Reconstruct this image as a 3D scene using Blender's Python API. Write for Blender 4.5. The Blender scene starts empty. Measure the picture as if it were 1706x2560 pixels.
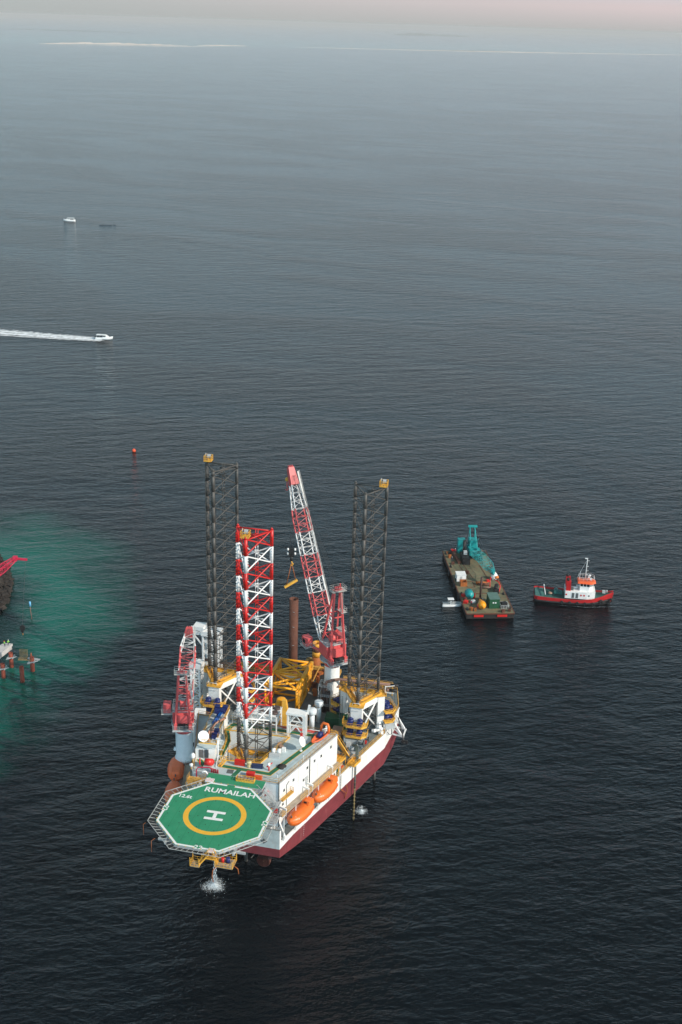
import bpy, math, random
from math import radians, sin, cos, pi
from mathutils import Matrix, Vector
random.seed(7)
scene = bpy.context.scene
COL = scene.collection

# ---------------- camera ----------------
PITCH, ROLL, CAM_H = radians(21.9), radians(1.7), 176.0
fwv = Vector((0, cos(PITCH), -sin(PITCH))); rtv = Vector((1, 0, 0)); upv = rtv.cross(fwv)
rx = rtv*cos(ROLL) + upv*sin(ROLL); uy = -rtv*sin(ROLL) + upv*cos(ROLL)
cd = bpy.data.cameras.new('camera'); cam = bpy.data.objects.new('camera', cd); COL.objects.link(cam)
M = Matrix((rx, uy, -fwv)).transposed().to_4x4(); M.translation = (0, 0, CAM_H)
cam.matrix_world = M
cd.sensor_fit = 'VERTICAL'; cd.sensor_height = 36; cd.lens = 3039/2560*36
cd.clip_start = 1; cd.clip_end = 200000
scene.camera = cam

# ---------------- world, sun, exposure ----------------
SUN_EL, SUN_AZ = radians(33), radians(-30)      # azimuth measured from world +X towards +Y
w = bpy.data.worlds.new('World'); scene.world = w; w.use_nodes = True
wn = w.node_tree.nodes; wl = w.node_tree.links
bg = wn['Background']; sky = wn.new('ShaderNodeTexSky'); sky.sky_type = 'NISHITA'
sky.sun_disc = False; sky.sun_elevation = SUN_EL; sky.sun_rotation = pi/2 - SUN_AZ
sky.dust_density = 0.8; sky.air_density = 1.0; sky.ozone_density = 1.0; sky.altitude = 0
tint = wn.new('ShaderNodeMix'); tint.data_type = 'RGBA'; tint.blend_type = 'MULTIPLY'; tint.inputs[0].default_value = 1.0
tint.inputs[7].default_value = (0.93, 1.01, 1.02, 1)
wl.new(sky.outputs[0], tint.inputs[6])
# low haze band of the sky: grey-green on the left, pinkish towards the sun
wtc = wn.new('ShaderNodeTexCoord'); wsp = wn.new('ShaderNodeSeparateXYZ'); wl.new(wtc.outputs['Generated'], wsp.inputs[0])
def rng(i0, i1, o0, o1, src):
    n = wn.new('ShaderNodeMapRange'); n.inputs[1].default_value = i0; n.inputs[2].default_value = i1; n.inputs[3].default_value = o0; n.inputs[4].default_value = o1; wl.new(src, n.inputs[0]); return n.outputs[0]
def wmix(f, a_, b_):
    n = wn.new('ShaderNodeMix'); n.data_type = 'RGBA'; wl.new(f, n.inputs[0])
    for k, v in ((6, a_), (7, b_)):
        if isinstance(v, tuple): n.inputs[k].default_value = v
        else: wl.new(v, n.inputs[k])
    return n.outputs[2]
az_ = rng(-0.3, 0.22, 0, 1, wsp.outputs[0])
low = wmix(az_, (3.35, 3.6, 3.55, 1), (3.7, 3.7, 3.65, 1))       # right at the horizon, same tone as the hazed sea
pink = wmix(az_, (3.5, 3.85, 3.8, 1), (5.3, 4.55, 4.55, 1))
hz1 = wmix(rng(0.0, 0.016, 0, 1, wsp.outputs[2]), low, pink)
hz2 = wmix(rng(0.018, 0.06, 0, 1, wsp.outputs[2]), hz1, (3.55, 5.6, 6.85, 1))
hm_o = wmix(rng(0.3, 1.0, 1.0, 0.5, wsp.outputs[2]), tint.outputs[2], hz2)
zd_ = wn.new('ShaderNodeMapRange'); zd_.inputs[1].default_value = 0.16; zd_.inputs[2].default_value = 0.60; zd_.inputs[3].default_value = 1.0; zd_.inputs[4].default_value = 0.25
wl.new(wsp.outputs[2], zd_.inputs[0])
zm_ = wn.new('ShaderNodeMix'); zm_.data_type = 'RGBA'; zm_.blend_type = 'MULTIPLY'; zm_.inputs[0].default_value = 1.0
fill_beh = rng(0.0, -0.75, 0.0, 1.05, wsp.outputs[1])       # extra sky brightness added behind the camera, fills the shaded front walls
fa_ = wn.new('ShaderNodeMath'); fa_.operation = 'ADD'; wl.new(zd_.outputs[0], fa_.inputs[0]); wl.new(fill_beh, fa_.inputs[1])
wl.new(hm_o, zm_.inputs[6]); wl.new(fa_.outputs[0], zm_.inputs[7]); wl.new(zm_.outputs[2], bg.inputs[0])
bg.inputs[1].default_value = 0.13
sl = bpy.data.lights.new('sun', 'SUN'); sun = bpy.data.objects.new('sun', sl); COL.objects.link(sun)
sl.energy = 4.4; sl.angle = radians(0.6); sl.color = (1.0, 0.91, 0.80)
sd = Vector((cos(SUN_EL)*cos(SUN_AZ), cos(SUN_EL)*sin(SUN_AZ), sin(SUN_EL)))
sun.rotation_euler = (-sd).to_track_quat('-Z', 'Y').to_euler(); sun.location = (200, 200, 150)
scene.view_settings.view_transform = 'Standard'; scene.view_settings.look = 'None'
scene.view_settings.exposure = 0.0; scene.view_settings.gamma = 1.0

# ---------------- frames ----------------
TH = radians(-12.4)
RIG = Matrix.Translation((-18.15, 229.2, 0)) @ Matrix.Rotation(TH, 4, 'Z')
ID = Matrix.Identity(4)
WM = {}      # world matrices of linked objects

# ---------------- materials ----------------
def _n(nt, t, **k):
    n = nt.nodes.new(t)
    for a, b in k.items(): setattr(n, a, b)
    return n
MATS = {}
def mat(name, c, rough=0.55, var=0.18, rust=0.0, rustc=(0.22, 0.07, 0.025), scale=0.6, streak=True, metal=0.0, bump=0.0, grime=0.0):
    if name in MATS: return MATS[name]
    m = bpy.data.materials.new(name); m.use_nodes = True; nt = m.node_tree; L = nt.links
    b = nt.nodes['Principled BSDF']; b.inputs['Roughness'].default_value = rough; b.inputs['Metallic'].default_value = metal
    tc = _n(nt, 'ShaderNodeTexCoord')
    n1 = _n(nt, 'ShaderNodeTexNoise'); n1.inputs['Scale'].default_value = scale; n1.inputs['Detail'].default_value = 5; n1.inputs['Roughness'].default_value = 0.65
    L.new(tc.outputs['Object'], n1.inputs['Vector'])
    rp = _n(nt, 'ShaderNodeValToRGB'); rp.color_ramp.elements[0].position = 0.3; rp.color_ramp.elements[1].position = 0.7
    rp.color_ramp.elements[0].color = tuple(max(0, x*(1-var)) for x in c)+(1,)
    rp.color_ramp.elements[1].color = tuple(min(1, x*(1+var*0.35)) for x in c)+(1,)
    L.new(n1.outputs['Fac'], rp.inputs['Fac']); last = rp.outputs['Color']
    def layer(last, amt, col, sc, stretch, lo):
        mp = _n(nt, 'ShaderNodeMapping'); mp.inputs['Scale'].default_value = (1, 1, stretch)
        L.new(tc.outputs['Object'], mp.inputs['Vector'])
        n2 = _n(nt, 'ShaderNodeTexNoise'); n2.inputs['Scale'].default_value = sc; n2.inputs['Detail'].default_value = 6; n2.inputs['Roughness'].default_value = 0.7
        L.new(mp.outputs['Vector'], n2.inputs['Vector'])
        r2 = _n(nt, 'ShaderNodeValToRGB'); r2.color_ramp.elements[0].position = lo; r2.color_ramp.elements[1].position = min(1, lo+0.16)
        r2.color_ramp.elements[0].color = (0, 0, 0, 1); r2.color_ramp.elements[1].color = (amt, amt, amt, 1)
        L.new(n2.outputs['Fac'], r2.inputs['Fac'])
        mx = _n(nt, 'ShaderNodeMix', data_type='RGBA'); L.new(r2.outputs['Color'], mx.inputs[0])
        L.new(last, mx.inputs[6]); mx.inputs[7].default_value = tuple(col)+(1,)
        return mx.outputs[2]
    if rust > 0: last = layer(last, min(1, rust*1.4+0.25), rustc, 0.9, 0.14 if streak else 1.0, 0.68-0.25*rust)
    if grime > 0: last = layer(last, grime, (0.10, 0.09, 0.08), 0.5, 0.3 if streak else 1.0, 0.52)
    L.new(last, b.inputs['Base Color'])
    if bump > 0:
        bp = _n(nt, 'ShaderNodeBump'); bp.inputs['Strength'].default_value = bump; bp.inputs['Distance'].default_value = 0.05
        n3 = _n(nt, 'ShaderNodeTexNoise'); n3.inputs['Scale'].default_value = scale*6; n3.inputs['Detail'].default_value = 4
        L.new(tc.outputs['Object'], n3.inputs['Vector']); L.new(n3.outputs['Fac'], bp.inputs['Height']); L.new(bp.outputs[0], b.inputs['Normal'])
    MATS[name] = m; return m

white = mat('white_paint', (0.85, 0.84, 0.81), 0.45, 0.10, rust=0.12, grime=0.18)
white_clean = mat('white_gloss', (0.80, 0.79, 0.77), 0.4, 0.06)
grey_wall = mat('grey_wall', (0.80, 0.84, 0.84), 0.5, 0.12, rust=0.22, rustc=(0.30, 0.16, 0.07), grime=0.12)
pedestal_grey = mat('pale_blue_grey', (0.80, 0.85, 0.87), 0.45, 0.10, rust=0.06, grime=0.10)
maroon = mat('maroon_hull', (0.21, 0.034, 0.042), 0.6, 0.25, rust=0.34, rustc=(0.36, 0.19, 0.17), grime=0.12)
roof_grey = mat('roof_grey', (0.48, 0.57, 0.58), 0.7, 0.25, rust=0.45, rustc=(0.50, 0.48, 0.42), streak=False, scale=0.35)
deck_grey = mat('deck_grey', (0.17, 0.20, 0.20), 0.7, 0.35, rust=0.30, rustc=(0.16, 0.08, 0.05), streak=False, scale=0.4, grime=0.4)
deck_green = mat('deck_green', (0.028, 0.26, 0.125), 0.6, 0.20, rust=0.02, rustc=(0.05, 0.22, 0.13), streak=False, scale=0.5, grime=0.16)
path_green = mat('path_green', (0.020, 0.15, 0.07), 0.65, 0.25, streak=False, scale=0.8)
mark_white = mat('marking_white', (0.80, 0.80, 0.77), 0.6, 0.12, scale=1.5)
mark_yellow = mat('marking_yellow', (0.80, 0.42, 0.035), 0.6, 0.10, scale=1.5)
yellow = mat('safety_yellow', (0.84, 0.44, 0.06), 0.5, 0.25, rust=0.25, rustc=(0.35, 0.13, 0.03))
yellow_dirty = mat('worn_yellow', (0.66, 0.36, 0.08), 0.6, 0.35, rust=0.45, rustc=(0.28, 0.11, 0.03))
jacket_yellow = mat('jacket_yellow', (0.92, 0.38, 0.006), 0.45, 0.15, rust=0.05, rustc=(0.45, 0.14, 0.02))
red_leg = mat('red_paint', (0.62, 0.018, 0.014), 0.4, 0.20, rust=0.05)
crane_red = mat('crane_red', (0.70, 0.11, 0.11), 0.45, 0.18, rust=0.12, rustc=(0.45, 0.10, 0.09))
dark_steel = mat('dark_leg_steel', (0.085, 0.078, 0.070), 0.55, 0.30, rust=0.35, rustc=(0.15, 0.10, 0.08))
rust_steel = mat('rusty_pipe', (0.13, 0.045, 0.025), 0.8, 0.40, rust=0.45, rustc=(0.055, 0.028, 0.022), bump=0.3)
rust_orange = mat('rust_orange', (0.42, 0.12, 0.025), 0.75, 0.40, rust=0.5, rustc=(0.16, 0.045, 0.02))
brown_pipe = mat('brown_pipe', (0.21, 0.115, 0.085), 0.6, 0.3, rust=0.3, rustc=(0.12, 0.07, 0.05))
orange_boat = mat('lifeboat_orange', (0.85, 0.17, 0.025), 0.38, 0.10, rust=0.03, rustc=(0.5, 0.12, 0.05), grime=0.06)
orange_old = mat('faded_orange_red', (0.95, 0.19, 0.06), 0.45, 0.15, rust=0.1, rustc=(0.4, 0.07, 0.03), grime=0.10)
black = mat('black_rubber', (0.014, 0.014, 0.015), 0.6, 0.3)
glass = mat('dark_glass', (0.012, 0.017, 0.022), 0.12, 0.2)
blue_motor = mat('navy_motor', (0.010, 0.022, 0.13), 0.45, 0.25)
blue_pipe = mat('bright_blue', (0.005, 0.10, 0.42), 0.4, 0.15)
green_box = mat('dark_green', (0.012, 0.085, 0.035), 0.55, 0.3, rust=0.15)
teal = mat('teal_paint', (0.01, 0.30, 0.30), 0.45, 0.25, rust=0.1)
fire_red = mat('fire_red', (0.62, 0.02, 0.015), 0.4, 0.15)
copper = mat('copper_duct', (0.40, 0.19, 0.12), 0.45, 0.25)
cream = mat('cream_drum', (0.70, 0.58, 0.30), 0.5, 0.15)
navy_box = mat('navy_box', (0.02, 0.035, 0.10), 0.5, 0.2)
lvgrey = mat('louvre_grey', (0.16, 0.15, 0.15), 0.6, 0.2)
dk_grey = mat('machinery_grey', (0.11, 0.125, 0.125), 0.55, 0.35, rust=0.35)
lt_grey = mat('light_grey', (0.48, 0.50, 0.50), 0.5, 0.2, rust=0.15, grime=0.2)
tan = mat('tan_box', (0.36, 0.22, 0.15), 0.6, 0.2)
wire = mat('steel_wire', (0.05, 0.05, 0.05), 0.5, 0.2)
net_grey = mat('net_steel', (0.50, 0.50, 0.47), 0.5, 0.3)

# ---------------- mesh builder ----------------
SPLIT = {'draught_scale', 'machinery', 'air_unit', 'gearbox', 'control_box', 'post', 'blue_pipe', 'sheave', 'lifebuoy_panel', 'saddle', 'support_leg', 'red_end_panel', 'edge_light', 'tie_down_point', 'drain_pipe', 'strake', 'bulwark', 'deck_beam', 'window', 'outboard_motor', 'crawler_track', 'main_tube', 'main_rail', 'weld_mark', 'fender', 'gunwale', 'hose', 'equipment', 'support_post', 'warning_sign', 'rubbing_band', 'plate_seam', 'motor', 'downpipe', 'door', 'window_post', 'deck_gear', 'pipe', 'reflective_tape', 'lifting_hook'}
class MB:
    def __init__(s): s.v = []; s.f = []; s.m = []; s.sm = []
    def add(s, vs, fs, m=0, smooth=False):
        o = len(s.v); s.v += [tuple(x) for x in vs]
        for f in fs: s.f.append([i+o for i in f]); s.m.append(m); s.sm.append(smooth)
        return s
    def box(s, c, d, rz=0, m=0):
        cx, cy, cz = c; x, y, z = d[0]/2, d[1]/2, d[2]/2; ca, sa = cos(rz), sin(rz)
        vs = [(cx+ca*a*x-sa*b*y, cy+sa*a*x+ca*b*y, cz+e*z) for e in (-1, 1) for a, b in ((-1, -1), (1, -1), (1, 1), (-1, 1))]
        return s.add(vs, [(3, 2, 1, 0), (4, 5, 6, 7), (0, 1, 5, 4), (1, 2, 6, 5), (2, 3, 7, 6), (3, 0, 4, 7)], m)
    def bb(s, x0, y0, z0, x1, y1, z1, m=0): return s.box(((x0+x1)/2, (y0+y1)/2, (z0+z1)/2), (abs(x1-x0), abs(y1-y0), abs(z1-z0)), 0, m)
    def bar(s, p, q, w, h=None, m=0):
        p, q = Vector(p), Vector(q); h = h or w; d = (q-p)
        if d.length < 1e-6: return s
        d.normalize(); u = d.cross(Vector((0, 0, 1)))
        if u.length < 1e-3: u = Vector((1, 0, 0))
        u.normalize(); t = u.cross(d)
        vs = [b+u*a*w/2+t*e*h/2 for b in (p, q) for a, e in ((-1, -1), (1, -1), (1, 1), (-1, 1))]
        return s.add(vs, [(0, 1, 2, 3), (7, 6, 5, 4), (0, 4, 5, 1), (1, 5, 6, 2), (2, 6, 7, 3), (3, 7, 4, 0)], m)
    def tube(s, p, q, r, n=8, r2=None, m=0, cap=True):
        p, q = Vector(p), Vector(q); r2 = r if r2 is None else r2; d = (q-p)
        if d.length < 1e-6: return s
        d.normalize(); u = d.cross(Vector((0, 0, 1)))
        if u.length < 1e-3: u = Vector((1, 0, 0))
        u.normalize(); t = u.cross(d)
        vs = []
        for b, rr in ((p, r), (q, r2)):
            for k in range(n):
                a = 2*pi*k/n; vs.append(b+(u*cos(a)+t*sin(a))*rr)
        s.add(vs, [(k, k+n, (k+1) % n+n, (k+1) % n) for k in range(n)], m, n > 5)
        if cap:
            o = len(s.v)-2*n
            s.f.append([o+k for k in range(n)]); s.m.append(m); s.sm.append(False)
            s.f.append([o+n+k for k in reversed(range(n))]); s.m.append(m); s.sm.append(False)
        return s
    def path(s, pts, r, n=8, m=0):
        pts = [Vector(p) for p in pts]; rings = []
        u = None
        for i, p in enumerate(pts):
            d = ((pts[min(i+1, len(pts)-1)]-pts[max(i-1, 0)])).normalized()
            if u is None:
                u = d.cross(Vector((0, 0, 1)))
                if u.length < 1e-3: u = Vector((1, 0, 0))
            u = (u-d*u.dot(d)).normalized(); t = u.cross(d)
            rings.append([p+(u*cos(2*pi*k/n)+t*sin(2*pi*k/n))*r for k in range(n)])
        vs = [v for R in rings for v in R]; fs = []
        for i in range(len(rings)-1):
            for k in range(n): fs.append((i*n+k, (i+1)*n+k, (i+1)*n+(k+1) % n, i*n+(k+1) % n))
        s.add(vs, fs, m, n > 4)
        o = len(s.v)-len(vs)
        s.f.append([o+k for k in range(n)]); s.m.append(m); s.sm.append(False)
        s.f.append([o+len(vs)-n+k for k in reversed(range(n))]); s.m.append(m); s.sm.append(False)
        return s
    def prism(s, poly, z0, z1, m=0, mt=None):
        n = len(poly); vs = [(x, y, z0) for x, y in poly]+[(x, y, z1) for x, y in poly]
        s.add(vs, [(k, (k+1) % n, (k+1) % n+n, k+n) for k in range(n)]+[tuple(reversed(range(n)))], m)
        o = len(s.v)-2*n; s.f.append([o+n+k for k in range(n)]); s.m.append(m if mt is None else mt); s.sm.append(False)
        return s
    def ring(s, outer, inner, z0, z1, m=0, mt=None, mi=None):
        n = len(outer); mt = m if mt is None else mt; mi = m if mi is None else mi
        vs = [(x, y, z0) for x, y in outer]+[(x, y, z1) for x, y in outer]+[(x, y, z0) for x, y in inner]+[(x, y, z1) for x, y in inner]
        for k in range(n):
            j = (k+1) % n
            s.add([vs[k], vs[j], vs[j+n], vs[k+n]], [(0, 1, 2, 3)], m)
            s.add([vs[k+2*n], vs[j+2*n], vs[j+3*n], vs[k+3*n]], [(3, 2, 1, 0)], mi)
            s.add([vs[k+n], vs[j+n], vs[j+3*n], vs[k+3*n]], [(0, 1, 2, 3)], mt)
            s.add([vs[k], vs[j], vs[j+2*n], vs[k+2*n]], [(3, 2, 1, 0)], m)
        return s
    def lathe(s, c, prof, n=20, m=0, axis='z'):
        vs = []
        for r, z in prof:
            for k in range(n):
                a = 2*pi*k/n; x, y = r*cos(a), r*sin(a)
                vs.append((c[0]+x, c[1]+y, c[2]+z) if axis == 'z' else ((c[0]+z, c[1]+x, c[2]+y) if axis == 'x' else (c[0]+x, c[1]+z, c[2]+y)))
        fs = []
        for i in range(len(prof)-1):
            for k in range(n): 
                q = (i*n+k, i*n+(k+1) % n, (i+1)*n+(k+1) % n, (i+1)*n+k)
                fs.append(q if axis == 'z' else q[::-1])
        s.add(vs, fs, m, True)
        o = len(s.v)-len(vs)
        for idx in (0, len(prof)-1):
            if prof[idx][0] > 1e-3: s.f.append([o+idx*n+k for k in (reversed(range(n)) if idx == 0 else range(n))]); s.m.append(m); s.sm.append(False)
        return s
    def loft(s, secs, m=0, cap=True, smooth=True, mf=None, closed=True):
        n = len(secs[0]); vs = [v for S in secs for v in S]
        o = len(s.v); s.v += [tuple(v) for v in vs]
        for i in range(len(secs)-1):
            for k in range(n if closed else n-1):
                s.f.append([o+i*n+k, o+i*n+(k+1) % n, o+(i+1)*n+(k+1) % n, o+(i+1)*n+k]); s.m.append(mf(i, k) if mf else m); s.sm.append(smooth)
        if cap:
            s.f.append([o+k for k in reversed(range(n))]); s.m.append(m); s.sm.append(False)
            s.f.append([o+(len(secs)-1)*n+k for k in range(n)]); s.m.append(m); s.sm.append(False)
        return s
    def rail(s, pts, z=None, h=1.1, m=0, closed=False, step=1.6, r=0.034, toe=0.16):
        P = [Vector((p[0], p[1], p[2] if z is None else z)) for p in pts]
        if closed: P.append(P[0])
        for a, b in zip(P, P[1:]):
            L_ = (b-a).length; k = max(1, round(L_/step))
            for hh in (h, h*0.55): s.bar(a+Vector((0, 0, hh)), b+Vector((0, 0, hh)), r*1.6, r*1.6, m)
            if toe: s.bar(a+Vector((0, 0, toe/2)), b+Vector((0, 0, toe/2)), 0.03, toe, m)
            for i in range(k+1): 
                q = a.lerp(b, i/k); s.bar(q, q+Vector((0, 0, h)), r*1.5, r*1.5, m)
        return s
    def ladder(s, p, q, w=0.5, m=0, step=0.35, dirn=(1, 0, 0)):
        d = Vector(dirn)*w/2; p, q = Vector(p), Vector(q)
        s.bar(p-d, q-d, 0.07, m=m); s.bar(p+d, q+d, 0.07, m=m); k = max(1, int((q-p).length/step))
        for i in range(k): 
            c = p.lerp(q, (i+0.5)/k); s.bar(c-d, c+d, 0.05, m=m)
        return s
    def stairs(s, p, q, w=0.9, m=0, dirn=(1, 0, 0)):
        d = Vector(dirn)*w/2; p, q = Vector(p), Vector(q)
        for e in (-1, 1):
            s.bar(p+d*e, q+d*e, 0.06, 0.25, m); s.bar(p+d*e+Vector((0, 0, 1)), q+d*e+Vector((0, 0, 1)), 0.07, m=m)
            for i in range(4):
                c = p.lerp(q, i/3)+d*e; s.bar(c, c+Vector((0, 0, 1)), 0.06, m=m)
        k = max(2, int(abs(q.z-p.z)/0.22))
        for i in range(k):
            c = p.lerp(q, (i+0.5)/k); s.bar(c-d, c+d, 0.24, 0.05, m)
        return s
    def pieces(s):
        par = list(range(len(s.v)))
        def find(a):
            while par[a] != a: par[a] = par[par[a]]; a = par[a]
            return a
        for f in s.f:
            r0 = find(f[0])
            for i in f[1:]: par[find(i)] = r0
        out = {}
        for k, f in enumerate(s.f): out.setdefault(find(f[0]), []).append(k)
        res = []
        for ks in out.values():
            m2 = MB(); ix = {}
            for k in ks:
                for i in s.f[k]:
                    if i not in ix: ix[i] = len(m2.v); m2.v.append(s.v[i])
                m2.f.append([ix[i] for i in s.f[k]]); m2.m.append(s.m[k]); m2.sm.append(s.sm[k])
            res.append(m2)
        return res
    def build(s, name, mats, parent=None, fr=RIG, at=None):
        if name in SPLIT and parent is not None:
            P_ = s.pieces()
            if 1 < len(P_) < 60: return [p.build1(name, mats, parent, fr, at) for p in P_][0]
        return s.build1(name, mats, parent, fr, at)
    def build1(s, name, mats, parent=None, fr=RIG, at=None):
        if not isinstance(mats, (list, tuple)): mats = [mats]
        PW = WM.get(parent.name, ID) if parent else ID
        W = [fr @ Vector(v) for v in s.v]
        if at is None:
            lo = [min(v[i] for v in W) for i in range(3)]; hi = [max(v[i] for v in W) for i in range(3)]
            org = Vector(((lo[0]+hi[0])/2, (lo[1]+hi[1])/2, lo[2]))
        else: org = fr @ Vector(at)
        rot = fr.to_3x3().to_4x4()
        OW = Matrix.Translation(org) @ rot; inv = OW.inverted()
        me = bpy.data.meshes.new(name); me.from_pydata([tuple(inv @ v) for v in W], [], s.f)
        for mt in mats: me.materials.append(mt)
        me.polygons.foreach_set('material_index', s.m); me.polygons.foreach_set('use_smooth', s.sm); me.update()
        o = bpy.data.objects.new(name, me); COL.objects.link(o)
        if parent: o.parent = parent
        o.matrix_basis = PW.inverted() @ OW; WM[o.name] = OW
        return o

def tag(o, label=None, cat=None, group=None, kind=None):
    if label: o['label'] = label
    if cat: o['category'] = cat
    if group: o['group'] = group
    if kind: o['kind'] = kind
    return o
def thing(name, label, cat, at=(0, 0, 0), rz=0, fr=RIG, group=None):
    o = bpy.data.objects.new(name, None); COL.objects.link(o); o.empty_display_size = 0.5
    W = fr @ Matrix.Translation(at) @ Matrix.Rotation(rz, 4, 'Z'); o.matrix_basis = W; WM[o.name] = W
    return tag(o, label, cat, group)
def F(o): return WM[o.name]
def copy_tree(o, parent=None):
    c = o.copy(); COL.objects.link(c); c.parent = parent
    for ch in list(o.children): copy_tree(ch, c)
    return c
def place_copy(o, W, label):
    c = copy_tree(o); c.matrix_basis = W; WM[c.name] = W; c['label'] = label
    return c
_dg = None
def text_mb(txt, size, extr=0.0, align='CENTER', bold=0.0):
    cu = bpy.data.curves.new('t', 'FONT'); cu.body = txt; cu.size = size; cu.align_x = align; cu.align_y = 'CENTER'; cu.extrude = extr; cu.offset = bold
    cu.resolution_u = 3
    o = bpy.data.objects.new('t', cu); COL.objects.link(o)
    dg = bpy.context.evaluated_depsgraph_get(); me = bpy.data.meshes.new_from_object(o.evaluated_get(dg))
    vs = [v.co.copy() for v in me.vertices]; fs = [tuple(p.vertices) for p in me.polygons]
    bpy.data.objects.remove(o); bpy.data.curves.remove(cu); bpy.data.meshes.remove(me)
    return vs, fs
def add_text(mb, txt, size, pos, rz=0, m=0, align='CENTER', bold=0.0, extr=0.006, sx=1.0, face=None):
    vs, fs = text_mb(txt, size, extr, align, bold)
    if face is None: T = Matrix.Translation(pos) @ Matrix.Rotation(rz, 4, 'Z')
    else: T = Matrix.Translation(pos) @ face
    mb.add([T @ Vector((v.x*sx, v.y, v.z)) for v in vs], fs, m)
    return mb
# ---------------- sea ----------------
def sea_material():
    m = bpy.data.materials.new('sea_water'); m.use_nodes = True; nt = m.node_tree; L = nt.links
    b = nt.nodes['Principled BSDF']; b.inputs['IOR'].default_value = 1.333; b.inputs['Roughness'].default_value = 0.09; b.inputs['Specular IOR Level'].default_value = 0.5
    geo = _n(nt, 'ShaderNodeNewGeometry'); pos = geo.outputs['Position']
    def math_(op, a, b_=None, clamp=False):
        n = _n(nt, 'ShaderNodeMath', operation=op); n.use_clamp = clamp
        for i, x in enumerate((a, b_)):
            if x is None: continue
            if isinstance(x, (int, float)): n.inputs[i].default_value = x
            else: L.new(x, n.inputs[i])
        return n.outputs[0]
    def noise(scale, rot, sc, det=4, rough=0.55, dist=0.0, off=(0, 0, 0)):
        mp = _n(nt, 'ShaderNodeMapping'); mp.inputs['Scale'].default_value = scale; mp.inputs['Rotation'].default_value = (0, 0, rot); mp.inputs['Location'].default_value = off
        mp.vector_type = 'POINT'; L.new(pos, mp.inputs['Vector'])
        n = _n(nt, 'ShaderNodeTexNoise'); n.inputs['Scale'].default_value = sc; n.inputs['Detail'].default_value = det; n.inputs['Roughness'].default_value = rough; n.inputs['Distortion'].default_value = dist
        L.new(mp.outputs['Vector'], n.inputs['Vector']); return n.outputs['Fac']
    def rot_noise(ang, sx, sy, **k):   # rotate first, then stretch
        mp = _n(nt, 'ShaderNodeMapping'); mp.inputs['Rotation'].default_value = (0, 0, ang); L.new(pos, mp.inputs['Vector'])
        m2 = _n(nt, 'ShaderNodeMapping'); m2.inputs['Scale'].default_value = (sx, sy, 1); L.new(mp.outputs['Vector'], m2.inputs['Vector'])
        n = _n(nt, 'ShaderNodeTexNoise'); n.inputs['Scale'].default_value = 1; n.inputs['Detail'].default_value = k.get('det', 4); n.inputs['Roughness'].default_value = k.get('rough', 0.55); n.inputs['Distortion'].default_value = k.get('dist', 0.3)
        L.new(m2.outputs['Vector'], n.inputs['Vector']); return n.outputs['Fac']
    swell = rot_noise(radians(-15), 0.048, 0.17, det=2)
    waves = rot_noise(radians(11), 0.17, 0.38, det=4, rough=0.6)
    chop = rot_noise(radians(-14), 0.50, 1.05, det=3, rough=0.6)
    gust = rot_noise(radians(20), 0.0035, 0.009, det=3, dist=1.2)
    h = math_('ADD', math_('MULTIPLY', swell, 1.9), math_('ADD', math_('MULTIPLY', waves, 1.25), math_('MULTIPLY', chop, 0.80)))
    bp = _n(nt, 'ShaderNodeBump'); bp.inputs['Strength'].default_value = 1.0
    g = _n(nt, 'ShaderNodeMapRange', interpolation_type='SMOOTHSTEP'); L.new(gust, g.inputs[0]); g.inputs[1].default_value = 0.36; g.inputs[2].default_value = 0.66; g.inputs[3].default_value = 0.78; g.inputs[4].default_value = 1.25; g = g.outputs[0]
    L.new(math_('MULTIPLY', h, g), bp.inputs['Height']); bp.inputs['Distance'].default_value = 0.40
    L.new(bp.outputs[0], b.inputs['Normal'])
    # sand shoal off the breakwater: pale bed seen through shallow water
    sep = _n(nt, 'ShaderNodeSeparateXYZ'); L.new(pos, sep.inputs[0]); X, Y = sep.outputs[0], sep.outputs[1]
    edge = math_('MULTIPLY', math_('SUBTRACT', rot_noise(0.4, 0.03, 0.04, det=4), 0.5), 0.75)
    dx = math_('SUBTRACT', X, -118); dy = math_('DIVIDE', math_('SUBTRACT', Y, 333), 1.75)
    r = math_('SQRT', math_('ADD', math_('MULTIPLY', dx, dx), math_('MULTIPLY', dy, dy)))
    r = math_('ADD', r, math_('MULTIPLY', edge, 42))
    outer_ = _n(nt, 'ShaderNodeMapRange', interpolation_type='SMOOTHSTEP'); L.new(r, outer_.inputs[0]); outer_.inputs[1].default_value = 60; outer_.inputs[2].default_value = 26
    inner_ = _n(nt, 'ShaderNodeMapRange', interpolation_type='SMOOTHSTEP'); L.new(r, inner_.inputs[0]); inner_.inputs[1].default_value = 16; inner_.inputs[2].default_value = 32; inner_.inputs[3].default_value = 0.15
    sh = math_('MULTIPLY', outer_.outputs[0], inner_.outputs[0])
    # pale shallows round the far sand bars
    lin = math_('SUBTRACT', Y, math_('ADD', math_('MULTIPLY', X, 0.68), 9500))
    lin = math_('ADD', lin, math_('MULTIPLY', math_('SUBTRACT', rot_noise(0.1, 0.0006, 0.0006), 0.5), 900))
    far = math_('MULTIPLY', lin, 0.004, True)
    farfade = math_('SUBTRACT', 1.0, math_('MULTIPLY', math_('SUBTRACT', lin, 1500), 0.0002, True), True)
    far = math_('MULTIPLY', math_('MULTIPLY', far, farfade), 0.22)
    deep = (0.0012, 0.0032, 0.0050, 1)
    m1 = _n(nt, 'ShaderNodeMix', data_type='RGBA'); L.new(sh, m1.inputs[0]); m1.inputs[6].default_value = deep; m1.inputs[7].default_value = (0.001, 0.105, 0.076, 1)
    m2 = _n(nt, 'ShaderNodeMix', data_type='RGBA'); L.new(far, m2.inputs[0]); L.new(m1.outputs[2], m2.inputs[6]); m2.inputs[7].default_value = (0.10, 0.36, 0.30, 1)
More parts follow.
